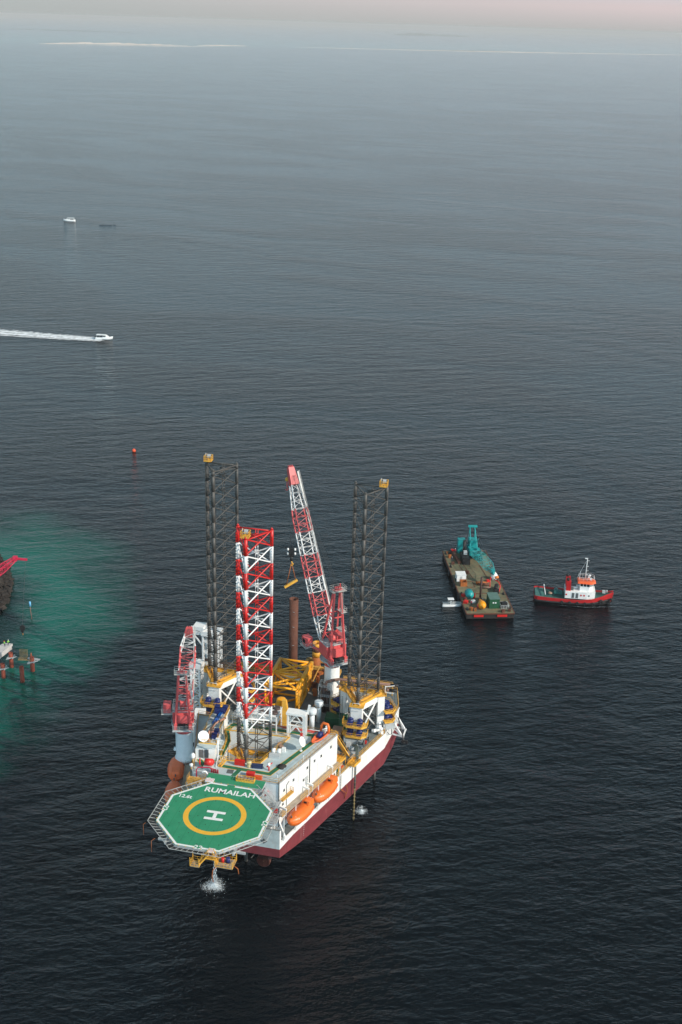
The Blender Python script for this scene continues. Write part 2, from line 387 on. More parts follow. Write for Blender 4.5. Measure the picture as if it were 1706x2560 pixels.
    L.new(m2.outputs[2], b.inputs['Base Color'])
    return m
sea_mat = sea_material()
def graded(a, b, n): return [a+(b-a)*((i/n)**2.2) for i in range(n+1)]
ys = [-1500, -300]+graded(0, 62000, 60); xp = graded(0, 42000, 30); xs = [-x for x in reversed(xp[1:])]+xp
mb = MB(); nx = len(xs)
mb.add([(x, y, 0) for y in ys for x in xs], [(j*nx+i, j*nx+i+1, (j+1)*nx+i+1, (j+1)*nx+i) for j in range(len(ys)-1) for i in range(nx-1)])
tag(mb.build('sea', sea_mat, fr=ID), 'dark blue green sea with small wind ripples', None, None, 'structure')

# ---------------- haze ----------------
hz = bpy.data.materials.new('haze_air'); hz.use_nodes = True; nt = hz.node_tree; nt.nodes.remove(nt.nodes['Principled BSDF'])
pv = nt.nodes.new('ShaderNodeVolumePrincipled'); pv.inputs['Density'].default_value = 0.42e-4; pv.inputs['Color'].default_value = (0.90, 0.85, 0.82, 1); pv.inputs['Anisotropy'].default_value = 0.0
nt.links.new(pv.outputs[0], nt.nodes['Material Output'].inputs['Volume'])
mb = MB(); mb.bb(-42500, -1600, -1, 42500, 62600, 186)
tag(mb.build('haze', hz, fr=ID), 'pale sea haze', None, None, 'stuff')

# ---------------- far sand bars ----------------
sand = mat('pale_sand', (0.70, 0.60, 0.53), 0.9, 0.2, scale=0.01, streak=False)
scrub = mat('far_scrub', (0.24, 0.27, 0.27), 0.9, 0.3, scale=0.02, streak=False)
def islet(name, label, pts, width, hgt, m=sand, seed=1, group=None):
    rnd = random.Random(seed); mb = MB(); N = 40; secs = []
    P = [Vector((x, y, 0)) for x, y in pts]
    for i in range(N+1):
        t = i/N*(len(P)-1); k = min(int(t), len(P)-2); c = P[k].lerp(P[k+1], t-k); d = (P[k+1]-P[k]).normalized(); nrm = Vector((-d.y, d.x, 0))
        e = math.sin(pi*i/N)**0.6; wv = width*e*(0.7+0.6*rnd.random())+4; hh = hgt*e*(0.5+rnd.random())+0.2
        secs.append([c+nrm*wv*a+Vector((0, 0, hh*b-0.3)) for a, b in ((-1, 0), (-0.55, 0.7), (0, 1.1), (0.5, 0.8), (1, 0))])
    mb.loft(secs, closed=False, cap=False)
    tag(mb.build(name, m, fr=ID), label, 'sand bar' if m is sand else 'island', group)
G = 'low sand bars along the far shoal'
islet('sand_bar', 'pinkish sand bar with a small hump, leftmost on the horizon', [(-2020, 8300), (-1850, 8700), (-1600, 8900), (-1150, 9100)], 60, 7, seed=3, group=G)
islet('sand_bar', 'thin low sand strip just in front of the leftmost sand bar', [(-1700, 8350), (-1300, 8700), (-950, 9000)], 40, 1.6, seed=8, group=G)
islet('sand_bar', 'short pale sand bar with a bright right end, left of the picture centre', [(-1130, 9250), (-960, 9450), (-800, 9620)], 50, 4, seed=4, group=G)
islet('sand_bar', 'faint flat sand streak right of the picture centre', [(560, 9950), (900, 10100), (1420, 10250)], 60, 2.6, seed=5, group=G)
islet('sand_bar', 'long thin pale spit reaching the right edge of the picture', [(-500, 9750), (400, 9900), (1500, 10450), (2300, 10980), (3600, 11900)], 85, 2.0, seed=6, group=G)
islet('island', 'dark low scrub streak behind the right-hand sand', [(640, 10150), (1000, 10350), (1350, 10500)], 18, 3, m=scrub, seed=9)
islet('island', 'dim flat island in the haze above the right-hand sand bars', [(700, 24500), (1300, 25200), (2300, 25600)], 160, 26, m=scrub, seed=10)
islet('island', 'dim flat island in the haze above the leftmost sand bar', [(-4200, 15500), (-3500, 15800), (-2500, 15500)], 90, 5, m=scrub, seed=11)
# =====================================================================
# RIG (local frame: +X starboard, +Y aft, origin on the bow leg)
# =====================================================================
DZ = 15.5; RZ = 26.2
tan_deck = mat('tan_deck', (0.38, 0.31, 0.24), 0.7, 0.3, rust=0.3, streak=False)
rig = thing('jack_up_rig', 'large white and maroon jack-up barge raised on lattice legs with green helideck', 'rig', (0, 0, 0))
# --- hull with raked bow, chamfered stern
half = [(9.9, -12.0), (13.75, 0.0), (24.2, 32.0), (25.3, 45.0), (23.6, 53.0)]
stations = [(-12.0, 9.9, 8.6), (-7.0, 11.5, 7.8), (0.0, 13.75, 6.9), (8.0, 16.37, 6.8), (16.0, 18.98, 6.7), (32.0, 24.2, 6.7), (40.0, 24.95, 7.0), (45.0, 25.3, 8.2), (53.0, 23.6, 10.6)]
mb = MB(); ZW = 11.3; RD = 12.35
for (y0, x0, b0), (y1, x1, b1) in zip(stations, stations[1:]):
    zw0 = 10.75 if y0 < -11 else ZW; zw1 = ZW
    for sx in (1, -1):
        q = [(sx*x0, y0, b0), (sx*x1, y1, b1), (sx*x1, y1, zw1), (sx*x0, y0, zw0)]; r_ = [(sx*x0, y0, zw0), (sx*x1, y1, zw1), (sx*x1, y1, DZ if y0 > 7 else RD), (sx*x0, y0, DZ if y0 > 7 else RD)]
        o = (0, 1, 2, 3) if sx > 0 else (3, 2, 1, 0)
        mb.add(q, [o], 1); mb.add(r_, [o], 0)
    mb.add([(-x0, y0, b0), (x0, y0, b0), (x1, y1, b1), (-x1, y1, b1)], [(3, 2, 1, 0)], 1)
mb.add([(-9.9, -12, 8.6), (9.9, -12, 8.6), (9.9, -12, 10.75), (-9.9, -12, 10.75)], [(0, 1, 2, 3)], 1)
mb.add([(-9.9, -12, 10.75), (9.9, -12, 10.75), (9.9, -12, DZ), (-9.9, -12, DZ)], [(0, 1, 2, 3)], 2)
mb.add([(-23.6, 53, 10.6), (23.6, 53, 10.6), (23.6, 53, DZ), (-23.6, 53, DZ)], [(3, 2, 1, 0)], 0)
bow_face = mat('stained_bow_grey', (0.50, 0.56, 0.55), 0.5, 0.2, rust=0.55, rustc=(0.50, 0.19, 0.05), grime=0.15)
# recessed boat deck each side: short cheeks at its ends, inner wall set back
for sx in (1, -1):
    ins_ = lambda x: sx*(x-2.7)
    mb.add([(sx*9.9, -12, RD), (sx*9.9+sx*0.16, -11.5, RD), (sx*10.06, -11.5, DZ), (sx*9.9, -12, DZ)], [(0, 1, 2, 3)], 0)
    mb.add([(sx*10.06, -11.5, RD), (ins_(10.06), -11.5, RD), (ins_(10.06), -11.5, DZ), (sx*10.06, -11.5, DZ)], [(0, 1, 2, 3)], 0)
    mb.add([(sx*16.37, 8.0, RD), (ins_(16.37), 8.0, RD), (ins_(16.37), 8.0, DZ), (sx*16.37, 8.0, DZ)], [(3, 2, 1, 0)], 0)
    mb.add([(ins_(10.06), -11.5, RD), (ins_(16.37), 8.0, RD), (ins_(16.37), 8.0, DZ), (ins_(10.06), -11.5, DZ)], [(0, 1, 2, 3)], 0)
    mb.add([(sx*10.0, -11.5, RD), (ins_(10.06), -11.5, RD), (ins_(16.37), 8.0, RD), (sx*16.3, 8.0, RD)], [(0, 1, 2, 3) if sx < 0 else (3, 2, 1, 0)], 3)
    mb.bar((sx*10.0, -11.4, RD+0.12), (sx*16.25, 7.9, RD+0.12), 0.25, 0.24, 0)
hull = mb.build('hull', [white, maroon, bow_face, deck_grey], rig)
# rubbing strake, draught marks and side fittings on the hull
mb = MB()
for sx in (1, -1):
    for (xa, ya), (xb, yb) in ((( 16.37, 8.0), (24.2, 32.0)), ((24.2, 32.0), (25.3, 45.0))):
        mb.bar((sx*(xa+0.05), ya, DZ-0.12), (sx*(xb+0.05), yb, DZ-0.12), 0.18, 0.26, 0)
mb.build('strake', white, hull)
mb = MB()
dU = Vector((13.95, 44, 0)).normalized()
def side(t, out=0.03, z=DZ): # point on the starboard side, t metres from the bow corner
    p = Vector((9.9, -12, 0))+dU_*t; n = Vector((dU_.y, -dU_.x, 0)); q = p+n*out; return Vector((q.x, q.y, z))
dU_ = Vector((14.3, 44.0, 0)).normalized(); AZ = math.atan2(dU_.y, dU_.x); Nn = Vector((dU_.y, -dU_.x, 0))
FACE = Matrix.Rotation(AZ, 4, 'Z') @ Matrix.Rotation(pi/2, 4, 'X')
for t in (9.6,):
    for i, z in enumerate((11.0, 10.5, 10.0, 9.5, 9.0, 8.5)): add_text(mb, str(12-i), 0.34, side(t, 0.05, z), m=0, face=FACE)
for i, z in enumerate((14.6, 14.0, 13.4, 12.8, 12.2)): mb.box(side(26.3, 0.06, z), (0.5, 0.05, 0.12), AZ, 0)
mb.build('draught_scale', mark_white, hull)
mb = MB(); mb.box((6.4, -12.04, 12.35), (1.5, 0.05, 0.14)); mb.box((6.4, -12.04, 12.35), (0.14, 0.06, 1.3)); 
for a in range(12):
    t0, t1 = a*pi/6, (a+1)*pi/6; mb.bar((6.4+0.42*cos(t0), -12.05, 12.35+0.42*sin(t0)), (6.4+0.42*cos(t1), -12.05, 12.35+0.42*sin(t1)), 0.08)
mb.build('load_line_mark', black, hull)
mb = MB(); mb.path([side(27.5, 0.1, DZ-4), side(27.5, 0.5, DZ-4.4), side(27.5, 0.6, DZ-5.4), side(27.2, 0.4, DZ-6.5), side(27.1, 0.15, 8)], 0.10, 6)
mb.path([side(24.9, 0.1, DZ-3.6), side(25.2, 0.5, DZ-4.0), side(26.2, 0.55, DZ-5.0), side(27.2, 0.5, DZ-6.2)], 0.10, 6)
mb.build('overboard_pipe', rust_orange, hull)
mb = MB(); mb.ladder(side(25.0, 0.15, 11.2), side(25.0, 0.15, DZ), 0.5, dirn=dU_, step=0.4); mb.build('hull_ladder', dk_grey, hull)
# --- deck
def poly_off(o, side_only=False): return [(x-o if x > 0 else x+o, y) for x, y in [(p[0], p[1]) for p in half]+[(-p[0], p[1]) for p in reversed(half)]]
mb = MB(); dk = [(9.88, -11.98), (10.0, -11.52), (7.36, -11.52), (13.67, 8.02), (16.35, 8.02), (24.18, 32.0), (25.28, 45.0), (23.58, 52.98)]
mb.prism(dk+[(-x, y) for x, y in reversed(dk)], DZ-0.3, DZ+0.02); deck = mb.build('main_deck', deck_grey, rig)
mb = MB()
for sx in (1, -1):
    mb.rail([(sx*16.2, 8.1), (sx*24.0, 32.0), (sx*25.1, 45.0)], DZ, step=1.8)
mb.rail([(23.3, 52.8), (-23.3, 52.8)], DZ, step=2)
mb.rail([(25.1, 45.0), (23.3, 52.8)], DZ); mb.rail([(-25.1, 45.0), (-23.3, 52.8)], DZ)
mb.build('deck_railing', yellow, rig)
# --- deck house with the leg well
HO = [(9.1, -10.4), (16.7, 11.7), (-16.7, 11.7), (-10.1, -10.4)]
well = [(3.1, -3.9), (6.4, 7.2), (-8.1, 6.4), (-6.3, 3.0), (-5.4, -4.9)]
# resample so the ring has matching vertices
outer = [(9.1, -10.4), (16.7, 11.7), (-8.9, 11.7), (-16.7, 11.7), (-10.1, -10.4)]
mb = MB(); mb.ring(outer, well, DZ, RZ, 0, 1, 2)
house = mb.build('deck_house', [white, roof_grey, grey_wall], rig)
mb = MB(); mb.prism([(-8.4, 6.8), (6.8, 7.6), (3.5, -4.2), (-5.7, -5.2)], DZ+0.3, DZ+0.5); mb.build('well_floor', deck_grey, house)
fw = grey_wall
mb = MB(); mb.add([(-10.1, -10.44, DZ), (9.1, -10.44, DZ), (9.1, -10.44, RZ-0.02), (-10.1, -10.44, RZ-0.02)], [(0, 1, 2, 3)]); mb.bb(-10.1, -10.43, DZ, 9.09, -10.2, RZ-0.05)
mb.build('front_wall', fw, house)
dH = Vector((7.6, 22.1, 0)).normalized(); nH = Vector((dH.y, -dH.x, 0)); AH = math.atan2(dH.y, dH.x); LH = math.hypot(7.6, 22.1)
def hw(t, out, z): p = Vector((9.1, -10.4, 0))+dH*t+nH*out; return Vector((p.x, p.y, z))
FH = Matrix.Rotation(AH, 4, 'Z') @ Matrix.Rotation(pi/2, 4, 'X')
# windows (small dark ports) on the starboard wall and the front wall
ports = [(2.0, 23.6), (5.6, 24.2), (11.0, 24.3), (13.9, 24.5), (16.6, 24.3), (20.6, 24.5), (9.6, 21.9), (1.6, 20.3)]
for t, z in ports:
    f = MB(); f.box(hw(t, 0.05, z), (0.62, 0.10, 0.72), AH); fo = f.build('window', lt_grey, house)
    g = MB(); g.box(hw(t, 0.09, z), (0.44, 0.06, 0.54), AH); g.build('pane', glass, fo)
for x, z in ((6.2, 24.6), (1.5, 24.6), (6.3, 21.0)):
    f = MB(); f.box((x, -10.52, z), (0.62, 0.12, 0.72)); fo = f.build('window', lt_grey, house)
    g = MB(); g.box((x, -10.59, z), (0.44, 0.06, 0.54)); g.build('pane', glass, fo)
mb = MB(); mb.box(hw(10.8, 0.06, 21.2), (0.9, 0.1, 2.0), AH); dr = mb.build('door', lt_grey, house)
mb = MB(); mb.box(hw(11.1, 0.14, 21.2), (0.12, 0.06, 0.12), AH); mb.build('handle', dk_grey, dr)
mb = MB(); mb.tube(hw(11.9, 0.12, 19.2), hw(11.9, 0.12, RZ+0.4), 0.10, 6); mb.tube(hw(2.9, 0.12, 19.2), hw(2.9, 0.12, 24.4), 0.06, 6); mb.tube(hw(2.9, 0.1, 24.4), hw(3.8, 0.1, 24.9), 0.06, 6)
mb.tube((9.25, -10.55, DZ), (9.25, -10.55, RZ+0.6), 0.11, 6); mb.build('downpipe', dk_grey, house)
# seams between wall plates
mb = MB()
for t in (7.6, 15.3): mb.box(hw(t, 0.015, 22.6), (0.05, 0.03, 6.8), AH)
mb.box(hw(LH/2, 0.015, 22.9), (LH-0.3, 0.03, 0.04), AH)
mb.build('plate_seam', lt_grey, house)
# roof kerb, railings, green walkway
mb = MB()
OR = outer+[outer[0]]
for a, b in zip(OR, OR[1:]): mb.bar((a[0], a[1], RZ+0.08), (b[0], b[1], RZ+0.08), 0.25, 0.2)
mb.build('roof_kerb', lt_grey, house)
mb = MB(); ins = 0.25
mb.rail([(9.0, -10.0), (16.4, 11.45)], RZ+0.05, step=1.5); mb.rail([(16.4, 11.45), (-16.3, 11.45)], RZ+0.05, step=1.6); mb.rail([(-16.3, 11.4), (-10.0, -9.6)], RZ+0.05, step=1.6)
mb.rail([(9.0, -10.1), (5.2, -10.1)], RZ+0.05)
mb.build('roof_railing', yellow_dirty, house)
mb = MB(); mb.rail([(p[0]*1.05, p[1]*1.05) for p in well], RZ+0.05, closed=True, step=1.4, toe=0.3)
mb.build('well_railing', yellow, house)
def strip(mb, pts, w, z, m=0):
    P = [Vector((x, y, 0)) for x, y in pts]
    L_, R_ = [], []
    for i, p in enumerate(P):
        a = (P[i]-P[i-1]).normalized() if i else (P[1]-P[0]).normalized(); b = (P[i+1]-P[i]).normalized() if i < len(P)-1 else a
        t = (a+b).normalized(); n = Vector((-t.y, t.x, 0)); k = w/2/max(0.4, n.dot(Vector((-a.y, a.x, 0)))); L_.append(p+n*k); R_.append(p-n*k)
    for i in range(len(P)-1): mb.add([(R_[i].x, R_[i].y, z), (R_[i+1].x, R_[i+1].y, z), (L_[i+1].x, L_[i+1].y, z), (L_[i].x, L_[i].y, z)], [(0, 1, 2, 3)], m)
walk = [(-5.6, -7.4), (6.6, -7.0), (11.6, 7.0), (11.8, 9.6), (-2, 9.9), (-9.2, 9.4), (-9.0, 5.5), (-6.9, 1.5), (-6.7, -4.6), (-8.6, -8.0), (-10.2, -6.2), (-12.0, -1.0)]
walk = [(-5.2, -7.0), (6.2, -7.3), (12.2, 7.6), (11.6, 10.0), (1.0, 10.0), (-7.2, 9.6), (-8.0, 7.0), (-6.3, 2.6), (-6.05, -4.4), (-8.6, -7.6), (-10.6, -5.4), (-12.2, 1.5)]
mb = MB(); strip(mb, walk, 1.25, RZ+0.012, 1); strip(mb, walk, 1.0, RZ+0.016, 0); strip(mb, [(-0.4, -7.2), (-1.2, -10.4)], 1.0, RZ+0.020, 0)
mb.build('walkway_marking', [path_green, mark_yellow], house)
# --- side walkway along the starboard house wall
mb = MB(); a, b, c, d = hw(-0.6, 0, 0), hw(LH+0.3, 0, 0), hw(LH+0.3, 1.5, 0), hw(-0.6, 1.5, 0)
mb.prism([(a.x, a.y), (d.x, d.y), (c.x, c.y), (b.x, b.y)], 18.75, 18.95)
sw = mb.build('side_walkway', tan_deck, house)
mb = MB(); mb.rail([hw(6.5, 1.4, 18.95), hw(LH+0.3, 1.4, 18.95)], None, step=1.4, toe=0.12); mb.rail([hw(-0.6, 1.4, 18.95), hw(2.2, 1.4, 18.95)], None, step=1.4, toe=0.12)
mb.build('railing', yellow, sw)
mb = MB()
for t in (0, 4.5, 9, 13.5, 18, 22.5): mb.bar(hw(t, 1.5, 12.4), hw(t, 1.5, 18.8), 0.18)
mb.build('support_post', white, sw)
mb = MB(); e = [hw(0.2, 0.05, 0), hw(4.4, 0.05, 0), hw(4.4, 1.0, 0), hw(0.2, 1.0, 0)]
mb.prism([(p.x, p.y) for p in reversed(e)], 22.0, 22.12); mb.rail([hw(0.2, 0.95, 22.1), hw(4.4, 0.95, 22.1), hw(4.4, 0.1, 22.1)], None, toe=0.3); mb.build('wall_balcony', yellow_dirty, house)
mb = MB(); mb.stairs((15.6, 12.4, RZ-0.2), (17.7, 19.5, DZ+0.2), 1.0, dirn=(1, -0.2, 0)); mb.build('aft_stairs', yellow, house)
mb = MB(); mb.bb(13.2, 11.75, DZ, 16.0, 15.2, 23.6); mb.build('aft_stairwell', white, house)
mb = MB(); mb.bb(12.8, 11.72, 23.61, 16.2, 15.4, 23.75); mb.rail([(12.9, 15.3), (16.1, 15.3), (16.1, 12)], 23.7); mb.build('landing', yellow, house)
mb = MB(); mb.bb(7.4, -14.0+3.4, 16, 8.3, -10.46, 17.9); mb.build('notice_board', fire_red, house)

# --- penthouse on the port side of the roof (open-topped machinery house)
PH = [(-10.9, -6.1), (-6.7, -5.2), (-8.3, 3.5), (-8.75, 11.6), (-12.3, 11.6)]
PHo = PH; cx_ = sum(p[0] for p in PH)/5; cy_ = sum(p[1] for p in PH)/5
PHi = [(p[0]+(cx_-p[0])*0.07, p[1]+(cy_-p[1])*0.03) for p in PH]
mb = MB(); mb.prism(PH, RZ-0.1, 28.9, 0, 1); ph = mb.build('penthouse', [white, roof_grey], rig)
mb = MB(); mb.rail([(p[0]+(cx_-p[0])*0.04, p[1]+(cy_-p[1])*0.02) for p in [(-10.9, -4.0), (-6.9, -3.6), (-8.3, 3.5), (-8.75, 11.6), (-12.3, 11.6)]], 28.9, closed=True, step=1.4, toe=0.3); mb.build('railing', yellow, ph)
for x0 in (-10.15, -9.05):
    mb = MB(); yy = -6.1+(x0+10.9)*0.9/4.2+0.05
    for i in range(8): mb.bar((x0, yy-0.12, 26.85+i*0.24), (x0+0.95, yy+0.12, 26.85+i*0.24), 0.06, 0.14)
    mb.bar((x0, yy-0.04, 27.7), (x0+0.95, yy+0.16, 27.7), 0.06, 2.1)
    mb.build('louvre', lvgrey, ph)
mb = MB()
for k, (x, y) in enumerate(((-10.7, 8.4), (-9.6, 8.9), (-9.5, 10.4), (-11.3, 10.2), (-8.2, 0.4), (-8.1, -1.4))): mb.box((x, y, 29.6), (1.1, 1.2, 1.3), 0.1, 0)
mb.build('machinery', blue_motor, ph)
mb = MB(); mb.tube((-10.3, 3.9, 29.5), (-9.9, 9.3, 29.7), 0.16, 8); mb.tube((-9.8, 3.9, 29.5), (-9.5, 9.2, 29.7), 0.16, 8); mb.build('blue_pipe', blue_pipe, ph)
mb = MB()
for y in (4.2, 5.6, 7.0):
    mb.box((-11.1, y, 29.3), (1.0, 1.0, 0.7), 0.1); mb.box((-9.1, y+0.4, 29.3), (0.7, 1.1, 0.7), 0.1)
mb.build('air_unit', lt_grey, ph)
mb = MB(); mb.path([(-9.3, -2.4, 28.9), (-9.3, -2.3, 30.2), (-9.2, -1.6, 30.9), (-8.9, 0.2, 31.2), (-8.6, 0.9, 31.5), (-6.9, 2.8, 32.1)], 0.26, 10); mb.tube((-9.1, -0.5, 28.9), (-9.0, -0.3, 31.0), 0.48, 12)
mb.path([(-10.4, -2.2, 29.2), (-9.6, -2.0, 30.0), (-9.0, -2.6, 29.4), (-9.0, -2.9, 28.9)], 0.22, 8); mb.build('exhaust_duct', copper, ph)
mb = MB(); mb.path([(-10.5, -3.4, 28.9), (-10.5, -3.4, 30.0)], 0.10, 8); mb.box((-10.8, -2.4, 29.5), (0.9, 1.2, 1.2)); mb.build('pump_unit', dk_grey, ph)

# --- satellite dishes, domes, masts
def dish(name, label, at, r, az, el, ph_=1.4, grp=None):
    t = thing(name, label, 'satellite dish', at, 0); FR = F(t)
    mb = MB(); mb.tube((0, 0, 0), (0, 0, ph_), 0.10, 8); mb.tube((0, 0, 0), (0, 0, 0.12), 0.35, 10); mb.build('pedestal', white_clean, t, FR)
    R = Matrix.Translation((0, 0, ph_)) @ Matrix.Rotation(az, 4, 'Z') @ Matrix.Rotation(pi/2-el, 4, 'Y')
    mb = MB(); mb.lathe((0, 0, 0), [(0.01, 0.0), (r*0.5, r*0.07), (r*0.85, r*0.2), (r, r*0.28), (r*0.97, r*0.31), (r*0.8, r*0.22), (r*0.4, r*0.09), (0.01, 0.04)], 24); mb.v = [tuple(R @ Vector(v)) for v in mb.v]; mb.build('reflector', white_clean, t, FR)
    mb = MB(); mb.tube((0, 0, 0), (0, 0, r*0.7), 0.04, 6); mb.v = [tuple(R @ Vector(v)) for v in mb.v]; mb.build('feed', lt_grey, t, FR)
    return t
dish('satellite_dish', 'big white satellite dish on the port penthouse roof', (-10.2, -3.0, 28.9), 1.25, radians(-50), radians(38), 1.3)
dish('satellite_dish', 'white dish seen edge-on beside the starboard roof railing', (10.4, 3.2, RZ), 1.2, radians(-8), radians(28), 2.3)
# --- helideck (part of the rig)
HX, HY, HZ = -0.25, -24.75, 26.55; R8 = 21.9/2/cos(pi/8)
OFF8 = radians(22.5)
oct_ = lambda r: [(HX+r*cos(OFF8+k*pi/4), HY+r*sin(OFF8+k*pi/4)) for k in range(8)]
mb = MB(); mb.prism(oct_(R8), HZ-0.55, HZ, 1, 0)
mb.prism([(-6.2, -10.6), (-6.2, -13.6), (6.4, -13.6), (6.4, -10.6)], HZ-0.6, HZ-0.006, 1, 0)
heli = mb.build('helideck', [deck_green, lt_grey], rig)
mb = MB(); o, i_ = oct_(R8-0.12), oct_(R8-0.62); gap = {1: (0.43, 0.57), 0: None}
for k in range(8):
    j = (k+1) % 8; z = HZ+0.008
    segs = [(0, 1)]
    if k == 1: segs = [(0, 0.40), (0.59, 1)]
    if k in (3, 5, 7): segs = [(0, 0.43), (0.60, 1)]
    for s0, s1 in segs:
        l = lambda a, b, t: (a[0]+(b[0]-a[0])*t, a[1]+(b[1]-a[1])*t, z)
        mb.add([l(o[k], o[j], s0), l(o[k], o[j], s1), l(i_[k], i_[j], s1), l(i_[k], i_[j], s0)], [(0, 1, 2, 3)])
mb.build('border_line', mark_white, heli)
mb = MB(); N = 96; z = HZ+0.010
for k in range(N):
    a, b = 2*pi*k/N, 2*pi*(k+1)/N
    mb.add([(HX+6.4*cos(a), HY+6.4*sin(a), z), (HX+6.4*cos(b), HY+6.4*sin(b), z), (HX+5.32*cos(b), HY+5.32*sin(b), z), (HX+5.32*cos(a), HY+5.32*sin(a), z)], [(0, 1, 2, 3)])
mb.build('landing_circle', mark_yellow, heli)
# letter H: its uprights lie along the athwartship direction
mb = MB(); hd = 0.04; ca, sa = cos(hd), sin(hd)
def hb(x0, y0, x1, y1):
    mb.add([(HX+ca*a-sa*b, HY+sa*a+ca*b, z+0.003) for a, b in ((x0, y0), (x1, y0), (x1, y1), (x0, y1))], [(0, 1, 2, 3)])
hb(-1.95, 0.75, 1.95, 1.5); hb(-1.95, -1.5, 1.95, -0.75); hb(-0.36, -0.75, 0.36, 0.75)
mb.build('letter_h', mark_white, heli)
mb = MB(); add_text(mb, 'RUMAILAH', 2.25, (HX+0.55, HY+8.3, HZ+0.012), 0.02, bold=0.05, sx=1.0, extr=0.0); mb.build('name_lettering', mark_white, heli)
mb = MB(); add_text(mb, '12.6t', 1.5, (HX-8.0, HY+4.7, HZ+0.012), 0.0, bold=0.035, sx=0.95, extr=0.0); mb.build('weight_limit_lettering', mark_white, heli)
for ang, in ((180,), (-90,), (0,)):
    kk = {180: 3, -90: 5, 0: 7}[ang]; t = 0.515
    a, b = oct_(R8-0.4)[kk], oct_(R8-0.4)[(kk+1) % 8]; px_, py_ = a[0]+(b[0]-a[0])*t, a[1]+(b[1]-a[1])*t
    rz = {180: radians(-90), -90: 0.0, 0: radians(90)}[ang]
    mb = MB(); add_text(mb, '22', 1.55, (px_, py_, HZ+0.014), rz, bold=0.03, sx=1.15, extr=0.0); mb.build('size_number', mark_white, heli)
# deck fittings
mb = MB(); rnd = random.Random(3)
for ri, cnt in ((3.4, 6), (5.0, 8), (7.4, 12), (9.6, 14)):
    for k in range(cnt):
        a = 2*pi*k/cnt+ri; mb.tube((HX+ri*cos(a), HY+ri*sin(a), HZ), (HX+ri*cos(a), HY+ri*sin(a), HZ+0.02), 0.11, 8)
mb.build('tie_down_point', black, heli)
mb = MB()
for i in range(-5, 6):
    x = i*1.95; w_ = min(R8*cos(pi/8)-0.3, R8*1.3-abs(x)-0.5); mb.add([(HX+x-0.03, HY-w_, HZ+0.004), (HX+x+0.03, HY-w_, HZ+0.004), (HX+x+0.03, HY+w_, HZ+0.004), (HX+x-0.03, HY+w_, HZ+0.004)], [(0, 1, 2, 3)])
mb.build('panel_joint', mat('joint_green', (0.015, 0.17, 0.08), 0.7, 0.2), heli)
mb = MB(); o = oct_(R8+0.02)
for k in range(8):
    a, b = o[k], o[(k+1) % 8]
    for i in range(6): 
        t = (i+0.5)/6; mb.tube((a[0]+(b[0]-a[0])*t, a[1]+(b[1]-a[1])*t, HZ), (a[0]+(b[0]-a[0])*t, a[1]+(b[1]-a[1])*t, HZ+0.12), 0.10, 6)
mb.build('edge_light', yellow, heli)
# safety net frame round the deck (open toward the house)
mb = MB(); o, q = oct_(R8+0.05), oct_(R8+1.6)
for k in (0, 2, 3, 4, 5, 6, 7):
    a, b, c, d = o[k], o[(k+1) % 8], q[k], q[(k+1) % 8]
    mb.bar((c[0], c[1], HZ+0.05), (d[0], d[1], HZ+0.05), 0.09)
    n = 9
    for i in range(n+1):
        t = i/n; mb.bar((a[0]+(b[0]-a[0])*t, a[1]+(b[1]-a[1])*t, HZ-0.35), (c[0]+(d[0]-c[0])*t, c[1]+(d[1]-c[1])*t, HZ+0.05), 0.065)
mb.build('safety_net_frame', net_grey, heli)
net = bpy.data.materials.new('net_mesh'); net.use_nodes = True; nt = net.node_tree
pb = nt.nodes['Principled BSDF']; pb.inputs['Base Color'].default_value = (0.16, 0.16, 0.155, 1)
tcn = _n(nt, 'ShaderNodeTexCoord'); ck = _n(nt, 'ShaderNodeTexWave'); ck.inputs['Scale'].default_value = 2.2; ck2 = _n(nt, 'ShaderNodeTexWave'); ck2.bands_direction = 'Y'; ck2.inputs['Scale'].default_value = 2.2
mxx = _n(nt, 'ShaderNodeMath', operation='MAXIMUM'); gt = _n(nt, 'ShaderNodeMath', operation='GREATER_THAN'); gt.inputs[1].default_value = 0.985
for c_ in (ck, ck2): nt.links.new(tcn.outputs['Object'], c_.inputs['Vector'])
nt.links.new(ck.outputs['Fac'], mxx.inputs[0]); nt.links.new(ck2.outputs['Fac'], mxx.inputs[1]); nt.links.new(mxx.outputs[0], gt.inputs[0]); nt.links.new(gt.outputs[0], pb.inputs['Alpha'])
mb = MB()
for k in (0, 2, 3, 4, 5, 6, 7):
    a, b, c, d = o[k], o[(k+1) % 8], q[k], q[(k+1) % 8]
    mb.add([(a[0], a[1], HZ-0.34), (b[0], b[1], HZ-0.34), (d[0], d[1], HZ+0.04), (c[0], c[1], HZ+0.04)], [(0, 1, 2, 3)])
mb.build('safety_net', net, heli)
# support structure
mb = MB()
for x in (-7, -2.4, 2.4, 7):
    for y in (-32, -26, -20): mb.tube((HX+x, y, HZ-0.6), (HX+x*0.8, -12, 16.5), 0.22, 8) if y == -32 else mb.tube((HX+x, y, HZ-0.6), (HX+x, -12, 19), 0.16, 8)
    mb.bar((HX+x, -34.5, HZ-0.95), (HX+x, -12, HZ-0.95), 0.35, 0.7)
for y in (-33, -28, -22, -16): mb.bar((HX-9, y, HZ-1.4), (HX+9, y, HZ-1.4), 0.3, 0.5)
mb.build('support_truss', lt_grey, heli)
